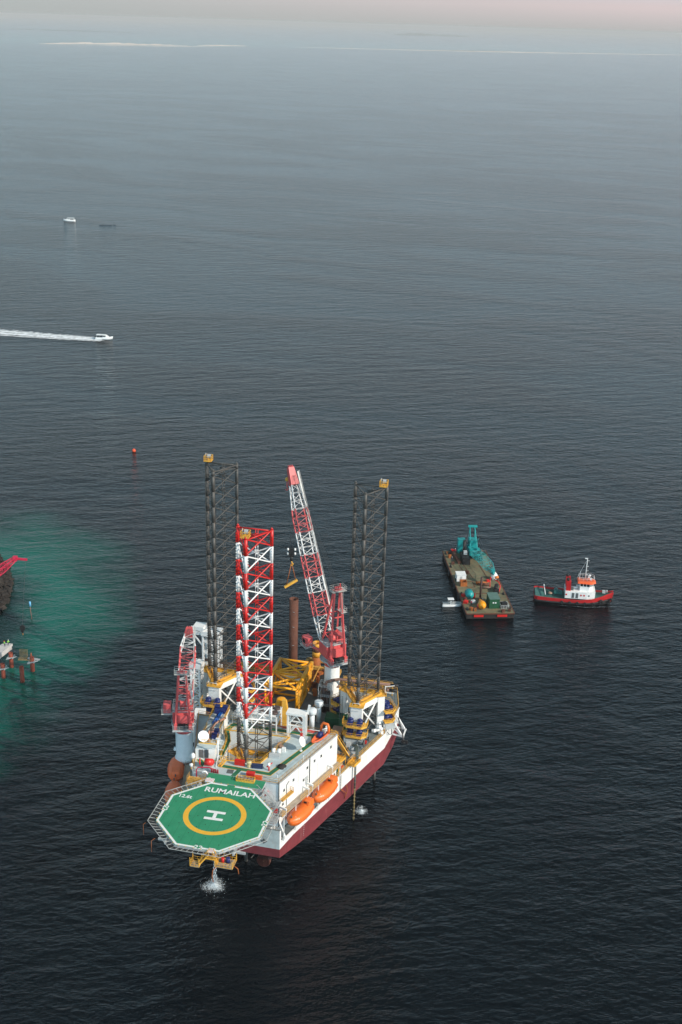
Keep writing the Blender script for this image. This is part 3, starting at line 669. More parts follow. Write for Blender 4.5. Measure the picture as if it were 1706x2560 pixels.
# access platforms hanging at the outer edge
def hang(x0, x1, y0, y1, z, nm='access_platform'):
    mb = MB(); mb.bb(x0, y0, z-0.15, x1, y1, z, 1); mb.rail([(x0, y0), (x1, y0), (x1, y1), (x0, y1)], z, closed=True, step=0.9, toe=0.12)
    for x in (x0, x1): 
        for y in (y0, y1): mb.bar((x, y, z), (x, y, HZ-0.6), 0.12)
    return mb.build(nm, [yellow, tan_deck], heli)
hang(3.9, 7.4, -37.2, -34.4, 24.3); hang(-0.9, 0.9, -37.9, -36.2, 24.0)
mb = MB(); mb.stairs((3.2, -36.2, HZ-0.4), (4.2, -36.4, 24.4), 0.9, dirn=(0, 1, 0)); mb.stairs((2.4, -36.2, HZ-0.4), (0.8, -37.0, 24.2), 0.9, dirn=(0, 1, 0)); mb.bb(1.8, -36.9, 25.4, 4.0, -35.7, 25.5); mb.build('access_stairs', yellow, heli)
mb = MB(); mb.tube((5.0, -35.6, 24.3), (5.0, -35.6, 25.3), 0.32, 10); mb.build('hose_reel', fire_red, heli)
mb = MB(); mb.tube((6.0, -35.4, 24.3), (6.0, -35.4, 25.4), 0.45, 10); mb.build('drum', blue_motor, heli)
mb = MB(); mb.bb(2.0, -36.2, HZ-0.1, 3.3, -34.9, HZ+0.05, 0)
for i in range(5): mb.bb(2.08+i*0.25, -36.15, HZ+0.055, 2.14+i*0.25, -34.95, HZ+0.06, 1)
mb.build('step_plate', [mark_white, fire_red], heli)
mb = MB(); mb.bb(-6.1, -13.9, HZ-0.1, -4.3, -12.6, HZ+0.06, 0)
for i in range(6): mb.bb(-5.95+i*0.28, -13.8, HZ+0.062, -5.88+i*0.28, -12.7, HZ+0.07, 1)
mb.build('step_plate', [mark_white, fire_red], heli)
mb = MB(); mb.path([(4.2, -37.2, 24.2), (3.7, -37.9, 23.8), (3.6, -38.0, 22.6), (3.8, -38.0, 21.2)], 0.09, 6); mb.path([(7.4, -36.0, 24.2), (8.3, -36.4, 24.0), (8.5, -36.5, 22.9)], 0.09, 6)
mb.path([(-9.4, -34.3, HZ-0.4), (-9.9, -35.0, HZ-0.6), (-9.9, -35.1, HZ-3.2)], 0.05, 5); mb.path([(-13.0, -30.0, HZ-0.4), (-13.5, -30.2, HZ-0.8), (-13.5, -30.2, HZ-3.4)], 0.05, 5); mb.build('drain_pipe', rust_orange, heli)
# port side catwalk, left of the helideck neck
mb = MB(); mb.bb(-10.4, -13.4, HZ-1.4, -6.3, -11.2, HZ-1.2); mb.rail([(-10.4, -11.3), (-10.4, -13.4), (-6.4, -13.4)], HZ-1.2, step=1.1, toe=0.3); mb.stairs((-10.2, -14.0, HZ-1.6), (-6.4, -13.0, HZ-0.1), 0.9, dirn=(0, 1, 0))
mb.build('catwalk', yellow_dirty, heli)
mb = MB(); mb.bb(6.5, -13.6, 18.4, 9.6, -10.5, 18.6); mb.rail([(6.5, -13.5), (9.5, -13.5), (9.5, -10.6)], 18.6); mb.stairs((7.0, -13.0, HZ-0.8), (9.2, -12.0, 22.0), 0.9, dirn=(0, 1, 0)); mb.stairs((9.2, -12.6, 22.0), (7.2, -12.6, 18.6), 0.9, dirn=(0, 1, 0))
mb.bb(6.4, -12.9, 21.9, 9.8, -10.5, 22.0); mb.rail([(6.4, -12.8), (9.7, -12.8), (9.7, -10.6)], 22.0); mb.build('front_stair_tower', lt_grey, house)
mb = MB(); mb.bb(5.7, -10.9, 23.2, 6.9, -10.47, 24.2); mb.bb(7.6, -11.1, 19.3, 9.0, -10.47, 20.8); mb.build('hose_cabinet', fire_red, house)

# --- jack houses round the three legs
LEGS = {'A': (0.0, 0.0), 'B': (-17.85, 32.5), 'C': (17.85, 32.5)}
def jack_house(c, ztop=24.8, zb=DZ, beams_only=False, nm='jack_house'):
    cx, cy = c; mb = MB(); cor = []
    for k, a in enumerate((-90, 30, 150)):
        a = radians(a); x, y = cx+4.75*cos(a), cy+4.75*sin(a); cor.append((x, y, a))
        mb.box((x, y, (zb+ztop)/2), (1.7, 2.7, ztop-zb), a, 0)
    for i in range(3):
        a, b = cor[i], cor[(i+1) % 3]
        p, q = Vector((a[0], a[1], ztop-0.9)), Vector((b[0], b[1], ztop-0.9)); mb.bar(p, q, 1.1, 1.5, 0)
        if not beams_only:
            d = (q-p); p2, q2 = p+d*0.16, q-d*0.16
            mb.tube((p2.x, p2.y, ztop-1.6), (q2.x, q2.y, zb+0.8), 0.22, 8, m=0); mb.tube((p2.x, p2.y, zb+0.8), (q2.x, q2.y, ztop-1.6), 0.22, 8, m=0)
    jh = mb.build(nm, [white], rig)
    mb = MB()
    for i in range(3):
        a, b = cor[i], cor[(i+1) % 3]; p, q = Vector((a[0], a[1], 0)), Vector((b[0], b[1], 0)); d = (q-p).normalized(); n = Vector((d.y, -d.x, 0))
        mb.bar(Vector((p.x, p.y, ztop-0.05)), Vector((q.x, q.y, ztop-0.05)), 1.3, 0.14)
        for s in (-0.62, 0.62): mb.rail([(p.x+n.x*s, p.y+n.y*s, ztop), (q.x+n.x*s, q.y+n.y*s, ztop)], None, toe=0.42, step=1.5)
    for x, y, a in cor:
        u, v = Vector((cos(a), sin(a), 0)), Vector((-sin(a), cos(a), 0)); P = Vector((x, y, 0))
        mb.box((x, y, ztop+0.04), (2.3, 3.5, 0.12), a)
        mb.rail([tuple((P+u*1.1+v*s)[:2]) for s in (-1.7, 1.7)], ztop, toe=0.35)
    mb.build('top_walkway', yellow, jh)
    if beams_only: return jh, cor
    for x, y, a in cor:
        u, v = Vector((cos(a), sin(a), 0)), Vector((-sin(a), cos(a), 0)); P = Vector((x, y, 0))
        for z in (18.0, 20.7):
            pl = [P+u*0.6+v*-3.0, P+u*2.5+v*-3.0, P+u*3.6+v*-1.9, P+u*3.6+v*1.9, P+u*2.5+v*3.0, P+u*0.6+v*3.0]
            m2 = MB(); m2.prism([(p.x, p.y) for p in pl], z-0.18, z); m2.rail([(p.x, p.y) for p in pl], z, toe=0.3, step=1.1)
            po = m2.build('motor_platform', yellow, jh)
            for s in (-1.15, 1.15):
                m3 = MB(); c1 = P+u*1.6+v*s; m3.tube((c1.x, c1.y, z+0.1), (c1.x, c1.y, z+1.15), 0.72, 12); m3.tube((c1.x, c1.y, z+1.15), (c1.x, c1.y, z+1.45), 0.5, 12, r2=0.35); m3.box((c1.x+u.x*1.0, c1.y+u.y*1.0, z+0.4), (0.7, 1.3, 0.7), a)
                m3.build('jacking_motor', blue_motor, po)
        m4 = MB(); b0 = P+u*1.9; m4.box((b0.x, b0.y, DZ+1.0), (3.0, 4.6, 1.6), a)
        for s in (-2.2, 2.2): 
            g = P+u*3.3+v*s; m4.bar((g.x, g.y, DZ), (g.x, g.y, 18), 0.25); g2 = P+u*0.8+v*s*1.3; m4.bar((g2.x, g2.y, DZ), (g2.x, g2.y, 18), 0.25)
        m4.build('gear_case', lt_grey, jh)
    return jh, cor
for k in 'BC':
    jh, cor = jack_house(LEGS[k])
    x, y, a = cor[0]; mb = MB(); mb.bb(x-0.9, y-1.06, 23.9, x+0.9, y-1.0, 24.0); mb.path([(x-0.9, y-1.2, 25.4), (x-0.9, y-1.2, 26.0), (x+0.9, y-1.2, 26.0), (x+0.9, y-1.2, 25.4)], 0.06, 6); mb.build('hand_grab', white_clean, jh)
jack_house(LEGS['A'], 24.2, DZ+0.5, True)
mb = MB()
for k, s in (('C', 1), ('B', -1)):
    cx, cy = LEGS[k]; mb.ladder((cx-4.4, cy-2.6, DZ), (cx-4.4, cy-2.6, 25.5), 0.7); mb.tube((cx-5.2, cy-0.5, DZ), (cx-5.2, cy-0.5, 25.2), 0.12, 6)
mb.build('access_ladder', dk_grey, rig)

# --- the three lattice legs
def leg(key, label, ztop, coloured):
    cx, cy = LEGS[key]; t = bpy.data.objects.new('lattice_leg', None); COL.objects.link(t); t.parent = rig; WM[t.name] = RIG @ Matrix.Translation((cx, cy, 0)); t.matrix_basis = WM[rig.name].inverted() @ WM[t.name]; t['label'] = label
    ch = [(0, -4.2), (3.65, 2.1), (-3.65, 2.1)]
    zb = 33.4; bay = 3.81; z0 = zb-bay*9; bays = [(z0+bay*k, min(z0+bay*(k+1), ztop)) for k in range(40) if z0+bay*k < ztop-0.8]
    def col(z): 
        if not coloured or z < zb: return 0
        k = int((z-zb+0.01)//bay); return 2 if k % 2 == 1 else 1
    mats = [dark_steel, white_clean, red_leg]
    for i, (x, y) in enumerate(ch):
        mb = MB()
        for a, b in bays: mb.tube((cx+x, cy+y, a), (cx+x, cy+y, b), 0.38, 14, m=col((a+b)/2))
        mb.tube((cx+x, cy+y, ztop), (cx+x, cy+y, ztop+0.5), 0.38, 14, r2=0.05, m=2 if coloured else 0)
        ang = math.atan2(y, x)+pi/2; dx, dy = cos(ang)*0.5, sin(ang)*0.5
        z = 8
        while z < ztop-1:
            for s in (-1, 1): mb.box((cx+x+dx*s, cy+y+dy*s, z), (0.16, 0.10, 0.34), ang, m=col(z))
            z += 0.62
        mb.build('chord', mats, t)
    for i in range(3):
        mb = MB(); a, b = ch[i], ch[(i+1) % 3]
        for z1, z2 in bays:
            m_ = col((z1+z2)/2); r = 0.15 if coloured and z1 > zb-1 else 0.105
            A, B = (cx+a[0], cy+a[1]), (cx+b[0], cy+b[1])
            mb.tube((*A, z1+0.1), (*B, z2-0.1), r, 7, m=m_, cap=False); mb.tube((*B, z1+0.1), (*A, z2-0.1), r, 7, m=m_, cap=False)
        mb.tube((*A, ztop-0.3), (*B, ztop-0.3), 0.16, 7, m=2 if coloured else 0)
        mb.build('bracing', mats, t)
    mb = MB()
    for z1, z2 in bays:
        m_ = col((z1+z2)/2)
        for dx in (-0.25, 0.25): mb.tube((cx+0.6+dx, cy+1.6, z1), (cx+0.6+dx, cy+1.6, z2), 0.09, 6, m=m_)
        mb.path([(cx+0.2, cy+1.5, z2-1.2), (cx+0.1, cy+0.9, z2-0.9), (cx+0.6, cy+0.6, z2-0.6), (cx+1.1, cy+0.9, z2-0.8), (cx+1.0, cy+1.5, z2-1.4)], 0.09, 6, m=m_)
        mb.bar((cx-1.0, cy+2.1, (z1+z2)/2), (cx+2.2, cy+2.1, (z1+z2)/2), 0.14, m=m_)
    mb.build('riser_pipes', mats, t)
    # rest cage at the top
    bx, by = {'A': (cx-0.3, cy-3.4), 'B': (cx-3.2, cy+2.0), 'C': (cx+3.0, cy+1.6)}[key]
    mb = MB(); z = ztop+0.1; w = 0.85
    mb.bb(bx-w, by-w, z, bx+w, by+w, z+0.1); mb.rail([(bx-w, by-w), (bx+w, by-w), (bx+w, by+w), (bx-w, by+w)], z, 1.3, closed=True, step=0.57, r=0.05, toe=0.25)
    mb.build('top_cage', yellow, t)
    mb = MB(); mb.box((bx+0.1, by+0.2, z+1.15), (0.8, 0.8, 0.6), 0.2); mb.tube((bx-0.6, by, z), (bx-0.6, by, z+1.9), 0.06, 6); mb.build('lamp_box', lt_grey, t)
    return t
leg('A', 'red and white banded lattice leg rising through the deck house', 79.0, True)
leg('B', 'plain dark lattice leg at the port stern, left of the red and white one', 80.3, False)
leg('C', 'plain dark lattice leg at the starboard stern, right of the big crane', 78.8, False)
# =====================================================================
# cranes
# =====================================================================
def lattice(mb, secs, n, r, rb, colf):
    """secs: two lists of 4 corners; n bays; colf(fraction)->material"""
    A, B = secs
    for i in range(n):
        t0, t1 = i/n, (i+1)/n; m_ = colf((t0+t1)/2)
        P = [a.lerp(b, t0) for a, b in zip(A, B)]; Q = [a.lerp(b, t1) for a, b in zip(A, B)]
        for k in range(4):
            mb.tube(P[k], Q[k], r, 7, m=m_)
            j = (k+1) % 4
            if i % 2: mb.tube(P[k], Q[j], rb, 5, m=m_, cap=False)
            else: mb.tube(P[j], Q[k], rb, 5, m=m_, cap=False)
            mb.tube(P[k], P[j], rb, 5, m=m_, cap=False)
def crane(label, px_, py_, head, zb, zr, pr, s, foot, L, el, bw, bd, bands, Ah, Aback, cab, ped_mat, nb):
    rz = math.atan2(head[1], head[0])-pi/2
    t = thing('pedestal_crane', label, 'crane', (px_, py_, zb), rz); W = F(t); FR = W @ Matrix.Translation((0, 0, -zb))
    m1 = MB(); m1.lathe((0, 0, 0), [(pr*1.12, zb), (pr*1.12, zb+0.5), (pr, zb+0.9), (pr, zr-1.6), (pr*1.0, zr-1.5)], 28)
    m1.tube((pr+0.15, 0, zr-7), (pr+0.15, 0.9, zr-7), 0.3, 8); m1.tube((-pr-0.15, 0, zr-6.4), (-pr-0.15, -0.9, zr-6.4), 0.3, 8)
    m1.lathe((0, 0, 0), [(pr+0.02, zr-11), (pr+0.05, zr-10.9), (pr+0.05, zr-10.8), (pr+0.02, zr-10.7)], 28)
    m1.build('pedestal', ped_mat, t, FR)
    m1 = MB(); m1.lathe((0, 0, 0), [(pr*1.03, zr-1.7), (pr*1.06, zr-1.3), (pr*1.2, zr-0.3), (pr*1.2, zr)], 28); m1.build('slew_ring', crane_red, t, FR)
    m1 = MB(); R = 3.25*s; m1.lathe((0, 0, 0), [(R, zr), (R, zr+0.22), (0.1, zr+0.22)], 20)
    pts = [(R*0.97*cos(2*pi*k/20), R*0.97*sin(2*pi*k/20)) for k in range(20)]; m1.rail(pts, zr+0.2, closed=True, step=1.2, toe=0.15); 
    m1.bb(-2.7*s, -4.3*s, zr, 2.7*s, -2.4*s, zr+0.2); m1.rail([(-2.6*s, -2.6*s), (-2.6*s, -4.2*s), (2.6*s, -4.2*s), (2.6*s, -2.6*s)], zr+0.2, toe=0.15)
    m1.build('slew_platform', lt_grey, t, FR)
    # machinery house with ribbed walls and deck on top
    m1 = MB(); h0, h1 = zr+1.3*s, zr+4.6*s
    m1.bb(-2.7*s, -2.0*s, h0, 2.7*s, 2.2*s, h1)
    for i in range(12): x = -2.5*s+i*0.455*s; m1.bb(x, -2.06*s, h0+0.1, x+0.10, -2.0*s, h1-0.1)
    m1.bb(-1.5*s, -2.6*s, h0+0.2*s, 1.5*s, -2.07*s, h1-0.7*s); m1.bb(-2.3*s, -3.6*s, zr+0.22, -1.5*s, -1.6*s, h0+0.4); m1.bb(1.5*s, -3.6*s, zr+0.22, 2.3*s, -1.6*s, h0+0.4)
    m1.bb(-1.6*s, -1.2*s, zr+0.25, 1.6*s, 2*s, h0)
    hh = m1.build('machinery_house', crane_red, t, FR)
    m1 = MB(); m1.bb(-2.75*s, -2.1*s, h1, 2.75*s, 2.25*s, h1+0.1); m1.rail([(-2.7*s, -2.05*s), (2.7*s, -2.05*s), (2.7*s, 2.2*s), (-2.7*s, 2.2*s)], h1+0.1, closed=True, toe=0.12); m1.build('roof_walkway', lt_grey, hh, FR)
    m1 = MB(); m1.lathe((-0.9*s, -0.2*s, h1+1.2*s), [(0.1, 0), (1.15*s, 0.02), (1.15*s, 0.2), (0.9*s, 0.25), (0.9*s, 1.6*s), (1.15*s, 1.65*s), (1.15*s, 1.8*s), (0.1, 1.85*s)], 16, axis='x'); m1.bb(0.4*s, -1.4*s, h1+0.1, 2.5*s, 1.2*s, h1+2.1*s); m1.build('winch', crane_red, t, FR)
    m1 = MB(); m1.tube((-1.2*s, -3.1*s, zr+0.95*s), (1.2*s, -3.1*s, zr+0.95*s), 0.75*s, 14); m1.bb(-1.2*s, -2.6*s, h0-0.3*s, 1.3*s, -2.2*s, h0+0.1*s); m1.build('hoist_drum', black, t, FR)
    # A-frame
    m1 = MB(); top = zr+Ah; tb = -Aback
    for sx in (-1, 1):
        m1.bar((sx*2.0*s, -2.9*s, zr+0.6), (sx*0.85*s, tb, top), 0.42*s+0.05, 0.46*s+0.05); m1.bar((sx*2.2*s, 2.4*s, h0+0.6), (sx*0.8*s, tb+0.3, top-0.2), 0.34*s+0.05, 0.38*s+0.05)
    for f in (0.30, 0.62): 
        z_ = zr+0.6+(Ah-0.6)*f; w_ = 2.0*s+(0.85-2.0)*s*f; y_ = -2.9*s+(tb+2.9*s)*f; m1.bar((-w_, y_, z_), (w_, y_, z_), 0.28*s)
        w2 = 2.2*s+(0.8-2.2)*s*f; y2 = 2.4*s+(tb+0.3-2.4*s)*f; m1.bar((-w2, y2, z_+0.5), (w2, y2, z_+0.5), 0.24*s)
        for sx in (-1, 1): m1.bar((sx*w_, y_, z_), (sx*w2, y2, z_+0.5), 0.2*s)
    m1.bb(-1.3*s, tb-0.5*s, top-0.4, 1.3*s, tb+0.6*s, top+0.2)
    for x in (-0.7, -0.25, 0.25, 0.7): m1.lathe((x*s, tb, top+0.5*s), [(0.05, 0), (0.55*s, 0.01), (0.55*s, 0.12*s), (0.05, 0.13*s)], 12, axis='x')
    af = m1.build('a_frame', crane_red, t, FR)
    m1 = MB(); m1.bb(-1.9*s, tb-1.3*s, top-0.05, 1.9*s, tb+0.9*s, top+0.06-0.02); m1.rail([(-1.9*s, tb-1.3*s), (1.9*s, tb-1.3*s), (1.9*s, tb+0.9*s), (-1.9*s, tb+0.9*s)], top, closed=True, step=1.2, toe=0.12)
    for zf in (0.42, 0.68): zz = zr+Ah*zf; m1.bb(0.9*s, -2.4*s, zz, 2.4*s, 0.4*s, zz+0.1); m1.rail([(0.9*s, -2.4*s), (2.4*s, -2.4*s), (2.4*s, 0.4*s)], zz+0.1, toe=0)
    m1.ladder((1.5*s, -1.9*s, h1), (1.0*s, tb-0.5*s, top), 0.5); m1.build('access_platform', net_grey, af, FR)
    m1 = MB(); m1.tube((0.7*s, tb, top+1.0*s), (0.7*s, tb, top+1.6*s), 0.14, 8); m1.build('warning_lamp', fire_red, af, FR)
    # boom
    fy, fz = foot; d = Vector((0, cos(el), sin(el))); n = Vector((0, -sin(el), cos(el))); O_ = Vector((0, fy, fz)); X = Vector((1, 0, 0))
    def sec(f, w, h): c = O_+d*L*f; return [c-X*w/2-n*h/2, c+X*w/2-n*h/2, c+X*w/2+n*h/2, c-X*w/2+n*h/2]
    cuts = [(0.0, bw, 0.5), (0.17, bw, bd), (0.72, bw, bd), (0.90, bw*0.55, bd*0.6)]
    m1 = MB()
    for (f0, w0, h0_), (f1, w1, h1_) in zip(cuts, cuts[1:]):
        def cf(u, f0=f0, f1=f1):
            f = f0+(f1-f0)*u
            for lim, c_ in bands:
                if f <= lim: return c_
            return bands[-1][1]
        lattice(m1, (sec(f0, w0, h0_), sec(f1, w1, h1_)), max(2, round(nb*(f1-f0))), 0.15*s+0.02, 0.042*s+0.01, cf)
    boom = m1.build('boom', [white_clean, crane_red], t, FR)
    m1 = MB(); A, B = sec(0.90, bw*0.62, bd*0.75), sec(1.0, bw*0.42, bd*0.45)
    m1.loft([A, B], smooth=False); c = O_+d*L*1.0
    for x in (-0.32, 0, 0.32): m1.lathe((x*bw/2.4-0.05, c.y, c.z), [(0.05, 0), (0.6*s, 0.01), (0.6*s, 0.14), (0.05, 0.15)], 12, axis='x')
    c2 = O_+d*L*0.93-n*bd*0.5; m1.lathe((-0.2, c2.y, c2.z), [(0.05, 0), (0.5*s, 0.01), (0.5*s, 0.4), (0.05, 0.41)], 12, axis='x')
    m1.build('boom_head', crane_red, boom, FR)
    m1 = MB()
    for sx in (1,): 
        a = O_+d*L*0.17+n*(bd/2+0.1)+X*(bw/2+0.25); b = O_+d*L*0.97+n*(bd*0.35+0.1)+X*(bw*0.3+0.25)
        m1.bar(a, b, 0.4, 0.05); 
        for h_ in (0.55, 1.05): m1.bar(a+n*h_, b+n*h_, 0.05)
        for i in range(25): q = a.lerp(b, i/24); m1.bar(q, q+n*1.05, 0.045)
    m1.build('boom_catwalk', net_grey, boom, FR)
    m1 = MB(); c = O_+d*L*0.06; m1.box(tuple(c+n*0.6), (bw*0.8, 1.6*s, 0.9*s)); m1.build('boom_root_box', black if s > 0.9 else lt_grey, boom, FR)
    # pendants
    m1 = MB(); e = O_+d*L*0.95+n*bd*0.45
    for x in (-0.5, -0.2, 0.15, 0.5): m1.tube((x*s, tb, top+0.6), (x*0.8*s, e.y, e.z), 0.045, 4)
    m1.build('luffing_rope', wire, t, FR)
    # cab
    cx, cy, cz, cw = cab; m1 = MB(); m1.loft([[(cx-cw/2, cy-cw*0.6, cz), (cx+cw/2, cy-cw*0.6, cz), (cx+cw/2, cy-cw*0.6, cz+cw*1.15), (cx-cw/2, cy-cw*0.6, cz+cw*1.15)], [(cx-cw/2, cy+cw*0.45, cz), (cx+cw/2, cy+cw*0.45, cz), (cx+cw/2, cy+cw*0.7, cz+cw*1.15), (cx-cw/2, cy+cw*0.7, cz+cw*1.15)]], smooth=False)
    m1.bar((cx, cy, cz-0.2), (-2.4*s, cy*0.3, cz-0.2), 0.5, 0.4); cb = m1.build('cab', crane_red, t, FR)
    m1 = MB(); m1.box((cx, cy+cw*0.62, cz+cw*0.65), (cw*0.8, 0.12, cw*0.7)); m1.box((cx-cw/2-0.02, cy, cz+cw*0.65), (0.06, cw*0.7, cw*0.5)); m1.build('cab_window', glass, cb, FR)
    m1 = MB(); m1.bb(cx-cw*0.75, cy-cw*0.95, cz-0.12, cx+cw*0.75, cy+cw*0.7, cz-0.02); m1.rail([(cx-cw*0.72, cy+cw*0.65), (cx-cw*0.72, cy-cw*0.9), (cx+cw*0.72, cy-cw*0.9), (cx+cw*0.72, cy+cw*0.65)], cz-0.02, toe=0.1); m1.build('cab_platform', net_grey, cb, FR)
    tip = FR @ (O_+d*L); tip2 = FR @ (O_+d*L*0.92-n*bd*0.45+X*0.2)
    return t, tip, tip2
bands_main = [(0.18, 0), (0.29, 1), (0.39, 0), (0.5, 1), (0.625, 0), (0.75, 1), (1.0, 0)]
hd_ = Vector((-15.2, 18.0)).normalized()
bigc, tipA, tipB = crane('big red crane on a white column at the stern, its long banded boom raised', 8.5, 41.0, hd_, DZ, 29.2, 1.9, 1.0, (2.4, 31.6), 46.0, math.atan2(39.4, 23.6), 3.6, 2.5, bands_main, 19.5, 1.6, (-4.4, 5.4, 31.4, 1.9), white, 24)
bands_port = [(0.16, 0), (0.30, 1), (0.44, 0), (0.58, 1), (0.70, 1), (1.0, 0)]
hp_ = Vector((-6.4, 22.0)).normalized()
portc, tipC, tipD = crane('smaller red crane on a pale blue column at the port side, beside the orange-red lifeboats', -17.2, 4.0, hp_, 19.0, 28.2, 1.95, 0.86, (1.6, 31.2), 24.5, radians(20), 3.5, 2.2, bands_port, 14.2, 2.0, (-3.7, 0.9, 31.0, 1.7), pedestal_grey, 15)
mb = MB(); mb.lathe((-17.2, 4.0, 0), [(0.8, 10.5), (1.5, 12.0), (2.2, 12.6), (2.2, 19.0)], 24); mb.prism([(-13.8, 0.6), (-13.8, 7.6), (-17.9, 6.8), (-18.4, 4), (-17.9, 1.4)], 13.0, 15.0); mb.build('crane_sponson', brown_pipe, rig)
mb = MB(); mb.prism([(-10.3, -10.2), (-14.0, 3.0), (-16.6, 3.0), (-12.9, -10.2)], 18.4, 18.6); mb.rail([(-12.9, -10.0), (-16.5, 2.8)], 18.6, toe=0.2); mb.build('port_walkway', tan_deck, house)

# hook block hanging from the big crane boom, with its slings
def hook_block(x, y, z, ztop, lab):
    t = thing('hook_block', lab, 'crane hook', (x, y, z), fr=ID); I = ID
    m1 = MB()
    for dx in (-0.35, 0.35): m1.tube((x+dx, y, z+2.6), (x+dx*0.5, y, ztop), 0.05, 4)
    m1.build('hoist_rope', wire, t, I)
    m1 = MB(); m1.loft([[(x-0.5, y-0.35, z+0.6), (x+0.5, y-0.35, z+0.6), (x+0.5, y+0.35, z+0.6), (x-0.5, y+0.35, z+0.6)], [(x-0.75, y-0.45, z+1.4), (x+0.75, y-0.45, z+1.4), (x+0.75, y+0.45, z+1.4), (x-0.75, y+0.45, z+1.4)], [(x-0.6, y-0.4, z+3.0), (x+0.6, y-0.4, z+3.0), (x+0.6, y+0.4, z+3.0), (x-0.6, y+0.4, z+3.0)]], smooth=False); m1.tube((x, y, z-0.6), (x, y, z+0.6), 0.35, 8, r2=0.45); m1.build('block', black, t, I)
    m1 = MB()
    for sx in (-1, 1):
        for zz in (1.5, 2.7): m1.tube((x+sx*0.7, y-0.1, z+zz), (x+sx*1.15, y-0.15, z+zz), 0.34, 10)
    m1.build('sheave', white_clean, t, I)
    m1 = MB(); m1.path([(x, y, z-0.5), (x+0.1, y, z-1.1), (x+0.45, y, z-1.5), (x+0.2, y, z-2.0), (x-0.25, y, z-1.8)], 0.16, 7); m1.build('hook', yellow, t, I)
    return t
bx, by = tipB.x, tipB.y
hook_block(bx, by, 46.0, tipB.z, 'black hook block with white sheaves hanging below the big crane boom')
t = thing('lifting_sling', 'orange sling pair carrying a yellow bar under the black hook block', 'lifting sling', (bx, by, 37), fr=ID)
mb = MB(); mb.tube((bx, by, 44.6), (bx-1.2, by-0.3, 38.6), 0.10, 6); mb.tube((bx+0.1, by, 44.6), (bx+1.2, by+0.3, 39.6), 0.10, 6); mb.build('sling', rust_orange, t, ID)
mb = MB(); mb.bar((bx-1.7, by-0.4, 37.9), (bx+1.6, by+0.4, 39.8), 0.6, 0.6); mb.build('spreader_bar', yellow, t, ID)
t = thing('whip_hook', 'small yellow and dark hook dangling just below the tip of the big crane boom', 'crane hook', (tipA.x-0.7, tipA.y, tipA.z-5), fr=ID)
x, y, z = tipA.x-0.8, tipA.y, tipA.z-3.0
mb = MB(); mb.tube((x, y, z), (x, y, tipA.z), 0.04, 4); mb.build('rope', wire, t, ID)
mb = MB(); mb.lathe((x, y, z-0.9), [(0.1, 0), (0.5, 0.3), (0.5, 0.8), (0.15, 1.2)], 10); mb.build('weight_ball', yellow, t, ID)
mb = MB(); mb.path([(x, y, z-0.9), (x, y, z-2.3), (x+0.3, y, z-2.9), (x, y, z-3.3), (x-0.4, y, z-3.0)], 0.14, 6); mb.build('hook', crane_red, t, ID)

